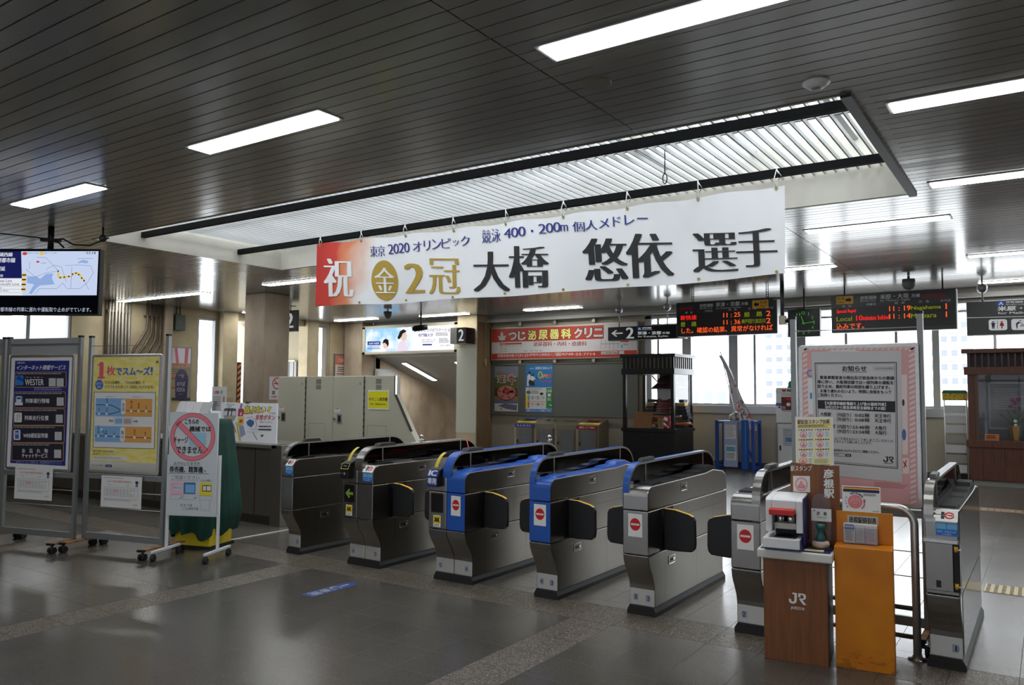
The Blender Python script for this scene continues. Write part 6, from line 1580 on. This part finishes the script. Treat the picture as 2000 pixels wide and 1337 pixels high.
# no-charge sign on a white frame
def no_charge():
    a = math.radians(23.7); t = thing('standing_sign', 'white sign with a pink prohibition ring on a caster frame before the green cover', 'sign', (-7.06, 4.545, 0), a); w_ = .535
    WF = M('white_frame', (222, 224, 228), .4)
    for x in (0, w_):
        b = MB(); b.box(x-.011, -.011, .095, x+.011, .011, .98, WF); b.build('post', t)
        b = MB(); b.box(x-.014, -.22, .075, x+.014, .22, .098, WF); b.build('foot', t, bevel=.003)
        for y in (-.2, .2):
            c = MB(); c.cyl((x-.016, y, .03), (x+.016, y, .03), .030, RUBBER, 16); c.box(x-.012, y-.012, .05, x+.012, y+.012, .075, DARKP); c.build('caster', t)
    b = MB(); b.box(.0, -.010, .40, w_, .010, .425, WF); b.build('cross_rail', t)
    b = MB(); b.box(.012, -.028, .405, w_-.012, -.012, 1.385, M('sign_board_grey_white', (206, 212, 218), .4)); b.build('board', t, bevel=.002)
    p = MB(); P = facing(p, .012, w_-.012, .405, 1.385, -.0285, [(235, 82), (632, 84), (628, 885), (232, 880)], lift=.0008)
    RK = M('ring_pink', (240, 122, 140), .45); KD = M('marker_black', (24, 24, 26), .5)
    P.disc(470, 288, 72, 54, M('card_blue', (150, 196, 222)), 0, 4) if False else P.rrect(400, 240, 535, 340, 10, M('card_blue', (150, 200, 226), .5))
    P.ring(427, 272, 181, 186, .835, RK, 1, 56); P.ring(427, 272, 183, 188, .985, KD, 2, 56); P.ring(427, 272, 152, 156, .985, KD, 2, 56)
    P.poly([(286, 172), (318, 148), (556, 372), (530, 402)], RK, 1); P.line(286, 172, 530, 402, 2.5, KD, 2); P.line(318, 148, 556, 372, 2.5, KD, 2)
    for s, q in (('こちらの', (362, 134, 474, 172)), ('機械では', (400, 188, 574, 230)), ('チャージ', (274, 274, 388, 322)), ('できません', (298, 346, 510, 400))): P.text(s, *q, KD, 3, .03, .02)
    LG = M('marker_grey', (120, 124, 130), .5)
    P.text('おそれいりますが', 280, 466, 492, 490, KD, 1); P.line(262, 494, 502, 494, 2, KD, 1); P.text('券売機、精算機', 246, 502, 516, 550, KD, 1, .035, .02); P.text('を', 526, 526, 544, 546, KD, 1); P.line(240, 557, 566, 557, 2.5, KD, 1); P.text('ご利用ください', 264, 572, 490, 606, LG, 1); P.line(254, 612, 604, 614, 1.6, LG, 1)
    P.rect(256, 626, 356, 722, M('doodle_pink', (240, 176, 194), .5), 0); P.rect(280, 646, 344, 698, M('doodle_pale', (196, 206, 222)), 1); P.rect(364, 626, 460, 712, M('doodle_blue', (50, 96, 170), .5), 0); P.rect(378, 640, 454, 704, SKYB, 1); P.rect(494, 626, 592, 726, YEL, 0); P.rect(516, 644, 588, 692, BLACK, 1); P.rect(522, 650, 546, 686, PAPER, 2); P.rect(552, 650, 584, 686, PAPER, 2)
    P.text('チャージ', 284, 660, 338, 676, KD, 2); P.frame(258, 722, 358, 758, 1.5, LG, 1); P.frame(366, 716, 462, 758, 1.5, LG, 1); P.frame(494, 724, 592, 758, 1.5, LG, 1); P.path([(500, 762), (504, 832), (574, 838), (580, 764)], 1.5, LG, 1)
    P.line(330, 752, 356, 734, 3, KD, 1); P.line(446, 744, 474, 742, 3, KD, 1); P.text('IC カードは', 344, 790, 436, 812, KD, 1, .01); P.text('ここにのせてね', 356, 816, 488, 836, KD, 1, .01); P.text('のりこし精算機', 506, 600, 580, 612, KD, 1)
    lbl(p.build('sign_print', t, recalc=False), 'hand-drawn lettering and pictures')
no_charge()

# green draped machine
def green_machine():
    t = thing('covered_machine', 'machine under a dark green cloth cover on a yellow base behind the white sign', 'covered machine', (-7.27, 5.15, 0), math.radians(18))
    b = MB(); b.box(-.25, -.20, .02, .17, .16, .22, M('machine_yellow', (226, 202, 30), .4)); b.build('yellow_base', t, bevel=.008)
    b = MB(); b.box(-.27, -.22, 0, .19, .18, .03, RUBBER); b.build('base_skirt', t)
    GC = mottled('green_cover', (10, 54, 44), (18, 76, 62), 3, .75)
    R = random.Random(5); n = 72; rows = 20; vs = []; fs = []
    for j in range(rows+1):
        f = j/rows; z = 1.30-1.16*f
        for k in range(n):
            a = 2*math.pi*k/n; c, s_ = math.cos(a), math.sin(a)
            ex = 4.0; rr = (abs(c)**ex+abs(s_)**ex)**(-1/ex)
            hw = .18+.078*min(1, f*1.25)-.03*max(0, f-.85)/.15; hd = .22+.09*min(1, f*1.25)-.03*max(0, f-.85)/.15
            fold = (.006+.028*f)*math.sin(7*a+1.3*math.sin(f*2+a)+.6)+.012*f*math.sin(17*a)
            if j == 0: hw, hd, fold = .18, .2, 0
            zz = z+(.03*math.sin(3*a+.7)+.02*math.sin(8*a) if j >= rows-1 else 0)
            vs.append(((hw*rr+fold)*c-.03, (hd*rr+fold)*s_, zz))
    for j in range(rows):
        for k in range(n): fs.append((j*n+k, j*n+(k+1) % n, (j+1)*n+(k+1) % n, (j+1)*n+k))
    b = MB(); b.add(vs, fs, GC, True); b.add([(v[0]*.0-.03, 0, 1.31) if False else v for v in vs[:n]], [tuple(range(n))], GC, True); b.build('cloth_cover', t)
    b = MB(); b.tube([(.13, -.26, .99), (.18, -.27, .955), (.21, -.25, .96)], .010, M('tag_white', (200, 204, 204), .5), 6); b.build('tie_tag', t)
green_machine()

# ------------------------------------------------------------------ staff counter and what stands on it
def counter():
    CD = M('counter_bronze', (112, 106, 98), .35, .6); CT = M('counter_top_grey', (128, 124, 118), .3, .4)
    t = thing('staff_counter', 'long dark bronze staff counter left of the gates', 'counter', (-14.6, 6.33, 0))
    b = MB(); b.box(0, 0, .0, 6.95, .62, .905, CD); b.build('body', t, bevel=.004)
    b = MB(); b.box(-.02, -.03, .905, 6.97, .66, .95, CT); b.build('worktop', t, bevel=.006)
    b = MB(); b.box(0, -.005, 0, 6.95, .0, .10, M('counter_plinth', (66, 60, 54), .4, .5)); b.build('plinth', t)
    for k in range(10):
        b = MB(); b.box(.25+.70*k, -.004, .10, .256+.70*k, .0, .90, BLACK); b.build('panel_joint', t)
    b = MB(); b.box(6.88, -.03, 0, 7.06, .16, .95, CD); b.build('end_post', t, bevel=.004)
    b = MB(); b.box(6.95, .14, .0, 7.12, .6, .93, M('counter_end', (92, 80, 66), .4, .5)); b.build('end_panel', t)
    # poster board leaning on the counter
    t = thing('hand_drawn_poster', 'white hand-drawn warning poster with a train, leaning on the dark counter', 'poster', (-8.93, 6.47, .952))
    w_, h = 1.09, .49; tilt = math.radians(14)
    b = MB(); b.add([(-.16, .11, h), (w_-.13, .11, h), (w_, 0, 0), (0, 0, 0), (-.16, .125, h), (w_-.13, .125, h), (w_, .015, 0), (0, .015, 0)], [(0, 1, 2, 3), (7, 6, 5, 4), (0, 4, 5, 1), (1, 5, 6, 2), (2, 6, 7, 3), (3, 7, 4, 0)], M('poster_board', (226, 226, 232), .4)); b.build('board', t)
    class LP(Print):
        def P(s, u, v, l):
            f = v/s.h; return Vector((u-.16*(1-f)-.0*f + .03*(1-f)*(u/s.w), .11*(1-f)-.001-.0008*l, h*(1-f)))
    p = MB(); P = LP(p, (0, 0, 0), X_, D_, w_, h, [(60, 130), (1610, 105), (1720, 1290), (250, 1180)])
    KD = M('marker_black', (24, 24, 26), .5); GM = M('marker_mid_grey', (120, 122, 128), .5)
    P.path([(205, 215), (230, 175), (400, 175), (418, 215)], 14, GM, 0); P.path([(225, 190), (350, 250), (240, 270), (380, 190)], 10, GM, 0)
    P.poly([(165, 350), (210, 290), (450, 290), (500, 350), (525, 520), (500, 640), (360, 750), (290, 690), (200, 540)], M('train_grey', (150, 152, 158), .5), 0); P.rect(180, 310, 490, 370, M('train_dark', (66, 70, 72), .5), 1); P.poly([(185, 390), (275, 395), (285, 510), (195, 500)], M('train_pane', (206, 206, 214), .4), 1); P.poly([(320, 395), (370, 395), (380, 510), (330, 505)], PWHITE, 1); P.poly([(400, 390), (490, 390), (510, 500), (415, 505)], M('train_pane', (206, 206, 214), .4), 1); P.rect(285, 290, 312, 520, KD, 2); P.rect(375, 290, 398, 520, KD, 2)
    P.rect(330, 545, 420, 600, ORANGE, 2); P.poly([(340, 650), (420, 640), (415, 730), (370, 735)], M('train_maroon', (90, 40, 44), .5), 2); P.poly([(360, 770), (470, 750), (520, 980), (420, 1000)], PWHITE, 1); P.line(480, 740, 600, 980, 18, KD, 1)
    P.rect(580, 160, 635, 300, GM, 0); P.poly([(545, 305), (690, 300), (710, 520), (570, 530)], M('box_crimson', (170, 34, 70), .5), 1); P.poly([(610, 450), (650, 380), (665, 480), (640, 510)], M('hand_pink', (240, 190, 180)), 2)
    P.poly([(585, 560), (735, 545), (760, 750), (610, 770)], M('box_yellow', (216, 190, 50), .5), 1); P.rect(640, 620, 715, 705, RED, 2); P.poly([(540, 700), (580, 690), (770, 1190), (720, 1200)], M('line_yellow', (200, 186, 60), .5), 1); P.poly([(480, 950), (560, 900), (580, 1060), (530, 1130)], ORANGE, 2); P.poly([(640, 780), (760, 780), (860, 1030), (740, 1110)], M('marker_blue_grey', (140, 150, 180), .5), 0)
    P.poly([(820, 690), (900, 600), (1020, 650), (1040, 740), (980, 840), (870, 780)], M('button_blue', (44, 96, 150), .5), 1); P.path([(800, 580), (840, 540), (880, 570), (940, 530), (1000, 590), (1060, 620), (1090, 700), (1120, 800), (1080, 850)], 12, M('burst_red', (170, 70, 80), .5), 1)
    for s, a in (('あ', (720, 225, 860, 440)), ('ぶ', (868, 230, 1010, 430)), ('な', (1016, 220, 1180, 410)), ('い', (1195, 235, 1290, 400))): P.text(s, a[0]-8, a[1]-8, a[2]+8, a[3]+8, KD, 1, .07, .06); P.text(s, *a, YEL, 2, .03, .02)
    P.poly([(1370, 205), (1462, 230), (1400, 380), (1340, 350)], KD, 1); P.poly([(1380, 220), (1448, 240), (1398, 360), (1356, 342)], YEL, 2); P.disc(1380, 405, 18, 18, YEL, 2, 12)
    P.text('ときは', 1430, 388, 1592, 442, KD, 1, .02); P.text('非常ボタン', 1055, 470, 1600, 630, M('marker_red', (176, 40, 52), .5), 1, .03, .02); P.text('を押してください。', 1190, 660, 1550, 710, KD, 1, .01)
    P.greek(1180, 790, 1600, 960, 2, KD, 1, 3); P.line(930, 880, 1560, 930, 8, GM, 1); P.line(880, 960, 1190, 960, 8, GM, 1); P.line(1040, 970, 1190, 1180, 20, GM, 1); P.poly([(1300, 1180), (1400, 980), (1560, 1010), (1670, 1250)], PWHITE, 1); P.poly([(1260, 1040), (1360, 1040), (1300, 1110)], KD, 2)
    lbl(p.build('poster_drawing', t, recalc=False), 'hand-drawn lettering and train picture')
    b = MB(); b.box(.35, .10, h-.005, .42, .135, h+.012, DARKP); b.build('clip', t)
    # leaflet racks
    def rack(x, y, label, cols, rows, wd, ht, dz=.951):
        t = thing('leaflet_rack', label, 'leaflet rack', (x, y, dz), 0, 'leaflet racks on the counter')
        b = MB(); b.prism([(0, 0), (.22, 0), (.34, ht), (.30, ht)], 'x', 0, wd, CLEARP); b.build('rack_back', t)
        R = random.Random(int(x*100)); pal = [(206, 210, 206), (150, 166, 150), (226, 226, 222), (96, 120, 128), (190, 200, 196), (236, 236, 236)]
        for r in range(rows):
            for c in range(cols):
                xx = wd*c/cols; z = ht*r/rows; cc = R.choice(pal); b = MB(); y0 = .02+.26*r/rows
                b.prism([(y0, z+.01), (y0+.03, z+.01), (y0+.09, z+ht/rows*.95), (y0+.06, z+ht/rows*.95)], 'x', xx+.006, xx+wd/cols-.006, M('leaflet_%d_%d_%d' % cc, cc, .5)); b.build('leaflet_stack', t)
        return t
    rack(-10.16, 6.42, 'stepped clear rack of green and white leaflets on the counter behind the boards', 4, 3, .74, .50)
    rack(-9.40, 6.40, 'smaller grey leaflet rack stacked with booklets, left of the hand-drawn poster', 2, 3, .36, .38)
    t = thing('counter_sign_card', 'white card with a red arrow on a clear stand, left of the hand-drawn poster', 'card', (-9.62, 6.82, .951))
    b = MB(); b.box(0, 0, 0, .012, .1, .55, CLEARP); b.box(.30, 0, 0, .312, .1, .55, CLEARP); b.build('clear_stand', t)
    b = MB(); b.box(0, -.004, .36, .31, 0, .70, PAPER); b.build('card', t); b = MB(); P = facing(b, 0, .31, .36, .70, -.0045); P.text('お客様へ', 12, 16, 58, 30, RED, 0, .03); P.disc(68, 22, 6, 8, GREYP, 0, 12); P.greek(8, 40, 66, 82, 5, GREYP, 0, 3); P.poly([(80, 40), (88, 40), (88, 68), (94, 68), (84, 86), (74, 68), (80, 68)], RED, 0); b.build('card_print', t, recalc=False)
    t = thing('purple_info_plate', 'dark purple rounded information plate standing on the counter behind the yellow poster board', 'sign', (-10.30, 6.78, .951))
    pts = [(-.13, .54), (.13, .54), (.15, .78)]+[(.15*math.cos(math.radians(a)), .80+.15*math.sin(math.radians(a))) for a in range(10, 180, 17)]+[(-.15, .78)]
    b = MB(); b.prism(pts, 'y', 0, .012, M('plate_purple', (58, 48, 100), .35)); b.build('plate', t)
    b = MB(); b.box(-.14, -.05, .50, .14, .06, .54, DARKP); b.cyl((0, 0, 0), (0, 0, .50), .014, DARKP); b.cyl((0, 0, 0), (0, 0, .012), .09, DARKP); b.build('stand', t)
    b = MB(); P = facing(b, -.13, .13, .55, .94, -.0008); P.text('SUICA', 20, 18, 66, 28, M('plate_lilac', (150, 146, 200)), 0) if False else P.greek(24, 18, 70, 28, 1, M('plate_lilac', (150, 146, 200)), 0, 2); P.rect(56, 16, 72, 30, GOLD, 1); P.text('のりば', 14, 44, 86, 60, PWHITE, 0, .02); P.text('ICOCA', 14, 66, 86, 80, PWHITE, 0, .02); P.greek(34, 88, 70, 93, 1, PINK, 0, 3); b.build('plate_print', t, recalc=False)
counter()

# ------------------------------------------------------------------ fare adjustment machines (backs)
def fare_machines():
    CB = mottled('cabinet_beige', (178, 173, 154), (186, 181, 162), 2, .5); DK = M('hinge_dark', (70, 62, 46), .5)
    def unit(x, w_, label, prof=None, sign=False):
        t = thing('fare_machine', label, 'fare adjustment machine', (x, 7.6, 0), 0, 'backs of the beige fare adjustment machines')
        b = MB()
        if prof: b.prism(prof, 'y', 0, .10, CB)
        else: b.box(0, 0, 0, w_, .5, 1.803, CB)
        b.build('cabinet', t, bevel=.006)
        d = MB(); d.box(.008, -.012, .08, w_*.51, 0, 1.795, CB); d = d.build('door', t, bevel=.003)
        b = MB(); b.box(w_*.515, -.006, .08, w_*.525, 0, 1.795, DK); [b.box(w_*.511, -.012, .1+.085*k, w_*.527, -.0, .13+.085*k, DK) for k in range(20)]; b.build('hinge', t)
        b = MB(); b.box(.10, -.020, 1.17, .185, -.012, 1.29, CHROME); b.box(.118, -.0225, 1.19, .165, -.019, 1.27, BLACK); b.build('handle', d)
        b = MB(); b.cyl((.045, -.012, 1.23), (.045, -.03, 1.23), .02, CHROME, 14); b.build('lock', d)
        b = MB(); P = facing(b, .04, .14, 1.32, 1.385, -.0125); P.fill(PAPER); P.rect(8, 8, 92, 38, M('note_red', (190, 120, 110)), 1); P.greek(10, 48, 90, 92, 2, GREYP, 1, 3); b.build('note', d, recalc=False)
        b = MB(); P = facing(b, w_*.7, w_*.7+.10, 1.62, 1.76, -.0005); P.rect(0, 0, 100, 46, M('vent_dark', (96, 94, 82), .6)); P.rect(0, 54, 100, 100, M('vent_dark', (96, 94, 82), .6)); [P.line(0, 6+7*k, 100, 6+7*k, 2, CB, 1) for k in range(14)]; b.build('vent', t, recalc=False)
        b = MB(); P = facing(b, w_*.57, w_*.88, .12, 1.16, -.0005, [(0, 0), (100, 0), (100, 300), (0, 300)]); P.frame(2, 2, 98, 298, 1.2, M('seam_line', (104, 102, 88), .6)); b.build('hatch_seam', t, recalc=False)  # hatch outline drawn as a darker line
        b = MB(); P = facing(b, w_*.44, w_*.48, 1.68, 1.72, -.0125); P.disc(50, 50, 50, 50, M('cap_beige', (150, 146, 126), .5)); b.build('cap', d, recalc=False)
        return t
    unit(-9.19, 1.12, 'left beige fare adjustment machine back with a steel handle, behind the first gate')
    t = unit(-8.06, 1.12, 'right beige fare adjustment machine back carrying the yellow sign', [(0, 0), (1.62, 0), (1.62, .80), (1.40, 1.10), (1.125, 1.56), (1.125, 1.803), (0, 1.803)])
    b = MB(); b.prism([(1.115, 1.56), (1.135, 1.56), (1.135, 1.803), (1.115, 1.803)], 'y', -.01, .02, CHROME); b.prism([(1.115, 1.56), (1.135, 1.56), (1.41, 1.10), (1.39, 1.10)], 'y', -.01, .02, CHROME); b.build('console_edge', t)
    q = thing('fare_adjustment_sign', 'yellow fare adjustment sign stuck on the right beige machine', 'sign', (-7.41, 7.598, 1.365))
    b = MB(); b.box(0, -.004, 0, .37, 0, .25, PAPER); b.build('sheet', q)
    b = MB(); P = facing(b, 0, .37, 0, .25, -.0042); P.rect(3, 6, 97, 94, M('fare_yellow', (226, 218, 24), .4)); P.text('のりこし精算機', 6, 38, 94, 56, BLACK, 1, .03); P.text('Fare  Adjustment', 12, 66, 86, 80, INK, 1, .02); b.build('sheet_print', q, recalc=False)
fare_machines()

# no smoking notice on the square column
t = thing('no_smoking_notice', 'white no smoking notice on the right face of the square column', 'poster', (-13.198, 10.68, 1.42))
b = MB(); b.box(0, 0, 0, .003, .36, .47, PAPER); b.build('sheet', t)
b = MB(); P = Print(b, (.0032, 0, .47), (0, 1, 0), D_, .36, .47); P.ring(54, 30, 34, 26, .8, RED, 0); P.line(34, 14, 76, 46, 5, RED, 1); P.rect(34, 28, 74, 33, INK, 0); P.rect(20, 62, 40, 78, M('notice_slate', (96, 110, 110)), 0); P.disc(70, 72, 20, 12, WHITE, 0); P.text('禁煙です', 14, 84, 88, 94, RED, 0, .03); b.build('sheet_print', t, recalc=False)

# ------------------------------------------------------------------ left wall things
def left_wall():
    PG = M('conduit_grey', (112, 106, 96), .4, .4); PD = M('conduit_dark', (92, 80, 66), .45, .3)
    ys = [9.62, 9.70, 9.78, 9.86, 9.94, 10.02, 10.10]
    for k, y in enumerate(ys):
        t = thing('conduit_pipe', 'straight grey conduit pipe on the left wall between window and column, one of seven', 'pipe', (XL+.09, y, 0), 0, 'straight conduit pipes on the left wall')
        b = MB(); b.cyl((0, 0, .95), (0, 0, HC-.002), .026 if k % 2 else .034, PG, 12); b.build('pipe', t)
        for z in (3.35, 2.35):
            b = MB(); b.box(-.088, -.036, z, .02, .036, z+.04, PG); b.build('clamp', t)
    for k in range(4):
        t = thing('bent_conduit', 'bent brown conduit pipe curving toward the counter beside the straight pipes, one of four', 'pipe', (XL+.09, 10.54+.11*k, 0), 0, 'bent conduit pipes on the left wall')
        b = MB(); dz = .12*k; b.tube([(0, 0, HC-.002), (0, 0, 3.15-dz), (0, -.02, 3.0-dz), (0, -.14, 2.78-dz), (0, -.30, 2.55-dz), (0, -.34, 2.4-dz), (0, -.34, .95)], .034, PD, 10); b.build('pipe', t)
        b = MB(); b.box(-.088, -.045, 3.3, .02, .045, 3.34, PD); b.build('clamp', t)
    t = thing('meter_box', 'grey green metal box high on the left wall before the narrow window', 'box', (XL+.005, 11.22, 3.04))
    b = MB(); b.box(0, 0, 0, .16, .26, .38, M('meter_green', (86, 92, 84), .45)); b.build('box', t, bevel=.008)
    b = MB(); b.cyl((.08, .06, .38), (.08, .06, .555), .02, PG); b.cyl((.08, .15, .38), (.08, .15, .555), .02, PG); b.build('conduit', t)
    b = MB(); b.cyl((.16, .1, .2), (.168, .1, .2), .02, M('meter_dial', (130, 136, 130), .4)); b.build('lock', t)
    t = thing('wall_poster', 'framed pink and white poster on the left wall beside the narrow window', 'poster', (XL+.002, 11.18, 1.4))
    b = MB(); b.box(0, -.03, -.03, .03, .58, 1.25, ALUD); b.build('frame', t)
    b = MB(); P = Print(b, (.0305, 0, 1.22), (0, 1, 0), D_, .55, 1.22, lift=.001); P.rect(0, 0, 100, 30, M('poster_lilac', (220, 216, 234), .4)); P.poly([(20, 0), (34, 0), (44, 30), (30, 30)], M('poster_rose', (206, 110, 110), .4), 1); P.poly([(72, 0), (90, 0), (86, 30), (70, 30)], M('poster_rose', (206, 110, 110), .4), 1); P.rect(0, 30, 100, 38, M('poster_tan', (190, 150, 130), .5)); P.rect(0, 38, 100, 100, M('poster_olive', (150, 140, 110), .5)); P.greek(6, 42, 90, 54, 3, M('poster_tan2', (110, 90, 80)), 1, 3); P.ring(20, 70, 22, 11, .75, RED, 1); P.text('お知らせ', 8, 31.5, 80, 36.5, M('poster_brick', (150, 60, 50)), 1, .02); b.build('sheet', t, recalc=False)
    # hazard strip and shutter in the passage opening
    t = thing('hazard_strip', 'black and orange hazard strip on the edge of the passage opening', 'strip', (-17.36, 12.965, 0))
    b = MB(); b.box(0, 0, .0, .02, .16, 2.33, BLACK); b.build('backing', t)
    b = MB(); P = Print(b, (.0205, 0, 2.33), (0, 1, 0), D_, .16, 2.33, [(0, 0), (16, 0), (16, 233), (0, 233)])
    for k in range(15): P.poly([(5, 10+15*k), (16, 2+15*k), (16, 10+15*k), (5, 18+15*k)], M('hazard_orange', (206, 120, 56), .5))
    b.build('stripes', t, recalc=False)
    t = thing('steel_shutter', 'grey ribbed steel panel under the cream wall in the passage opening', 'shutter', (-21.1, 15.40, 0))
    b = MB()
    for k in range(32): b.box(.10*k, .015*(k % 2), 0, .10*k+.1, .06, 2.44, M('shutter_grey', (150, 148, 146), .5))
    b.build('panel', t)
    b = MB(); b.box(0, -.04, 2.44, 3.2, .06, 2.48, M('cream_ledge', (220, 210, 180), .6)); b.build('ledge', t)
    t = thing('framed_notice', 'framed red and pink notice on the wall left of the stairs', 'poster', (XL+.052, 16.42, 1.55))
    b = MB(); b.box(0, 0, 0, .03, .84, 1.15, ALUD); b.build('frame', t, bevel=.004)
    b = MB(); P = Print(b, (.0305, .05, 1.1), (0, 1, 0), D_, .74, 1.05, lift=.001); P.fill(M('notice_cream', (222, 210, 200), .5)); P.rect(0, 0, 100, 26, M('notice_salmon', (206, 120, 100), .5), 1); P.text('ご注意ください', 14, 8, 86, 18, PWHITE, 2, .02); P.greek(12, 32, 88, 48, 3, INK, 1, 2); P.greek(8, 50, 92, 64, 2, M('notice_crimson', (170, 50, 50)), 1, 4); P.rect(0, 68, 100, 100, M('notice_pink', (226, 180, 176)), 1); P.disc(50, 84, 26, 12, BLACK, 2, 18); b.build('sheet', t, recalc=False)
left_wall()

# ------------------------------------------------------------------ hanging information screen
def screen():
    yaw = math.radians(34.05); t = thing('information_screen', 'large hanging screen with a blue railway map at the left edge', 'screen', (-10.15, 4.75, 2.50), math.radians(33))
    W, H = 1.44, .815
    SCR = lambda n, c, k=.9: emat('screen_'+n, c, k)
    b = MB(); b.box(-W/2, 0, 0, W/2, .09, H, BLKP); b.build('housing', t, bevel=.006)
    p = MB(); P = facing(p, -W/2+.018, W/2-.012, .02, H-.015, -.0005, [(-160, 52), (832, 56), (846, 606), (-158, 606)], lift=.0015, step=.0008)
    pale = SCR('pale', (206, 220, 250)); nav = SCR('navy', (30, 34, 96), .8); wt = SCR('white', (240, 244, 252)); lake = SCR('lake', (150, 180, 230)); yl = SCR('yellow', (236, 200, 90)); gr = SCR('grey', (110, 124, 160), .8); rd = SCR('red', (220, 60, 60)); bk = SCR('black', (8, 9, 14), .6); tx = SCR('text', (206, 216, 236), .8)
    P.fill(bk); P.poly([(-154, 62), (152, 66), (182, 450), (-152, 450)], nav, 1); P.poly([(150, 66), (822, 66), (830, 446), (182, 450)], pale, 1); P.poly([(-152, 300), (170, 300), (182, 450), (-152, 450)], wt, 2)
    for y in (370, 395, 425): P.line(-150, y, 176, y, 2, gr, 3)
    P.text('湖西線', -38, 76, 78, 112, wt, 3, .02); P.text('学研都市線', -92, 122, 104, 164, wt, 3, .02); P.text('遅延', -56, 198, 20, 236, wt, 3, .02); P.text('大雨', -50, 266, 4, 290, wt, 3)
    P.text('Kosai Line', -52, 308, 84, 334, bk, 3); P.text('Gakkentoshi Line', -110, 338, 150, 362, bk, 3); P.text('Delay', -80, 374, 0, 392, bk, 3); P.text('Heavy Rain', -70, 400, 60, 420, bk, 3)
    P.poly([(216, 282), (300, 284), (330, 306), (380, 262), (440, 256), (432, 300), (460, 352), (330, 362), (290, 400), (262, 440), (240, 430), (280, 352), (216, 340)], lake, 2); P.poly([(650, 160), (690, 140), (740, 150), (730, 172), (680, 164), (656, 172)], lake, 2)
    for q in ([(200, 220), (290, 288), (380, 250), (480, 240)], [(290, 120), (370, 120), (480, 230), (500, 290), (600, 288), (640, 250), (720, 330), (760, 400)], [(290, 440), (330, 390), (480, 390), (530, 340), (570, 390), (680, 390)], [(540, 190), (640, 185), (760, 190)], [(230, 160), (232, 220)], [(380, 220), (450, 186), (510, 200), (560, 330)], [(600, 200), (602, 390)], [(640, 130), (780, 128)], [(680, 390), (740, 340), (790, 250), (760, 190)]): P.path(q, 2.5, gr, 3)
    for q in ([(484, 236), (490, 290), (520, 296)], [(505, 292), (590, 284)], [(600, 270), (636, 252), (668, 262)], [(668, 264), (716, 322)]): P.path(q, 17, yl, 4)
    for x, y in ((484, 238), (506, 294), (540, 290), (580, 284), (610, 264), (640, 256), (664, 268), (692, 298), (714, 320)): P.disc(x, y, 7, 7, bk, 5, 10)
    for y in (272, 312, 354, 396): P.disc(190, y, 22, 16, yl, 4, 16); P.rect(172, y-5, 208, y+5, bk, 5)
    P.disc(184, 86, 22, 14, rd, 3, 16); P.disc(332, 84, 22, 16, yl, 3, 16); P.text('運転見合わせ区間', 206, 76, 304, 88, gr, 3); P.text('遅れている区間', 356, 76, 458, 88, gr, 3); P.text('11:14', 728, 70, 798, 92, bk, 3, .02); P.text('現在', 706, 72, 724, 88, gr, 3); P.text('運行情報', 330, 162, 374, 174, gr, 3); P.poly([(284, 157), (302, 147), (320, 157), (302, 168)], rd, 3)
    P.text('研都市線の列車に遅れや運転取り止めがでています。', -38, 552, 790, 592, tx, 2)
    p.build('display', t, recalc=False)
    b = MB(); b.cyl((.06, .06, H), (.06, .06, HC-2.50), .035, BLKP); b.build('hanger_pole', t)
    b = MB(); b.box(-.05, .02, H+.10, .17, .10, H+.13, BLKP); b.tube([(.06, .06, H+.12), (.22, .05, H+.13), (.35, .05, H+.06), (.55, .05, H+.05), (.8, .02, H+.14)], .010, BLKP, 6); b.tube([(.06, .06, H+.13), (-.3, .05, H+.17), (-.8, .05, H+.22)], .008, BLKP, 6); b.tube([(.08, .06, H+.11), (.16, .05, H+.09), (.24, .04, H+.02)], .012, BLKP, 6); b.build('cables', t)
    t = thing('small_camera', 'small dark camera on a thin stem hanging beside the information screen', 'security camera', (-9.62, 5.2, HC))
    b = MB(); b.cyl((0, 0, 0), (0, 0, -.12), .012, BLKP); b.build('stem', t); b = MB(); b.lathe([(.03, -.10), (.045, -.13), (.04, -.17), (.001, -.19)], (0, 0, 0), DARKP, 14); b.build('head', t)
screen()

# ------------------------------------------------------------------ on the floor
t = thing('floor_sticker', 'blue IC only arrow sticker on the floor before the second and third gates', 'floor sticker', (-4.86, 4.34, 0))
b = MB(); P = Print(b, (-.07, .54, .001), X_, (0, -1, 0), .14, .54, lift=.0006, step=.0012)
FB = M('sticker_blue', (38, 62, 124), .6); P.poly([(0, 10), (50, 0), (100, 10), (100, 100), (0, 100)], FB)
for k, ch in enumerate('IC専用'): P.text(ch, 18 if k else 24, 16+20*k, 82 if k else 76, 32+20*k, M('sticker_white', (166, 168, 176), .6), 1, .04)
b.build('sticker', t, recalc=False)
t = thing('floor_strip', 'thin white strip on the floor running back beside the counter', 'strip', (-7.31, 5.40, 0))
b = MB(); b.box(-.02, 0, 0, .02, 2.4, .006, M('strip_white', (206, 202, 190), .5)); b.build('strip', t)
TY = M('tactile_tan', (196, 184, 150), .55); TD = M('tactile_dot', (150, 130, 96), .5)
def tactile(x, y, label, m, n, step, nx=6, ny=6):
    for k in range(n):
        t = thing('tactile_tile', label % (k+1) if '%' in label else label, 'tactile tile', (x+step*k, y, 0), 0, label[:48])
        b = MB(); b.box(0, 0, 0, step-.004, .33, .004, m); b.build('plate', t)
        b = MB()
        for i in range(nx):
            for j in range(ny): cx, cy = (i+.5)*(step-.004)/nx, (j+.5)*.33/ny; b.cyl((cx, cy, .004), (cx, cy, .009), .016, TD, 10, .012)
        o = b.build('studs', t); o['kind'] = 'stuff'
tactile(-.49, 7.62, 'tan dotted tactile tile on the floor behind the rightmost gate', TY, 4, .335)
tactile(-3.9, 12.9, 'brownish dotted tactile tile in the far row crossing the floor before the windows', M('tactile_brown', (150, 120, 90), .55), 14, .335, 4, 4)
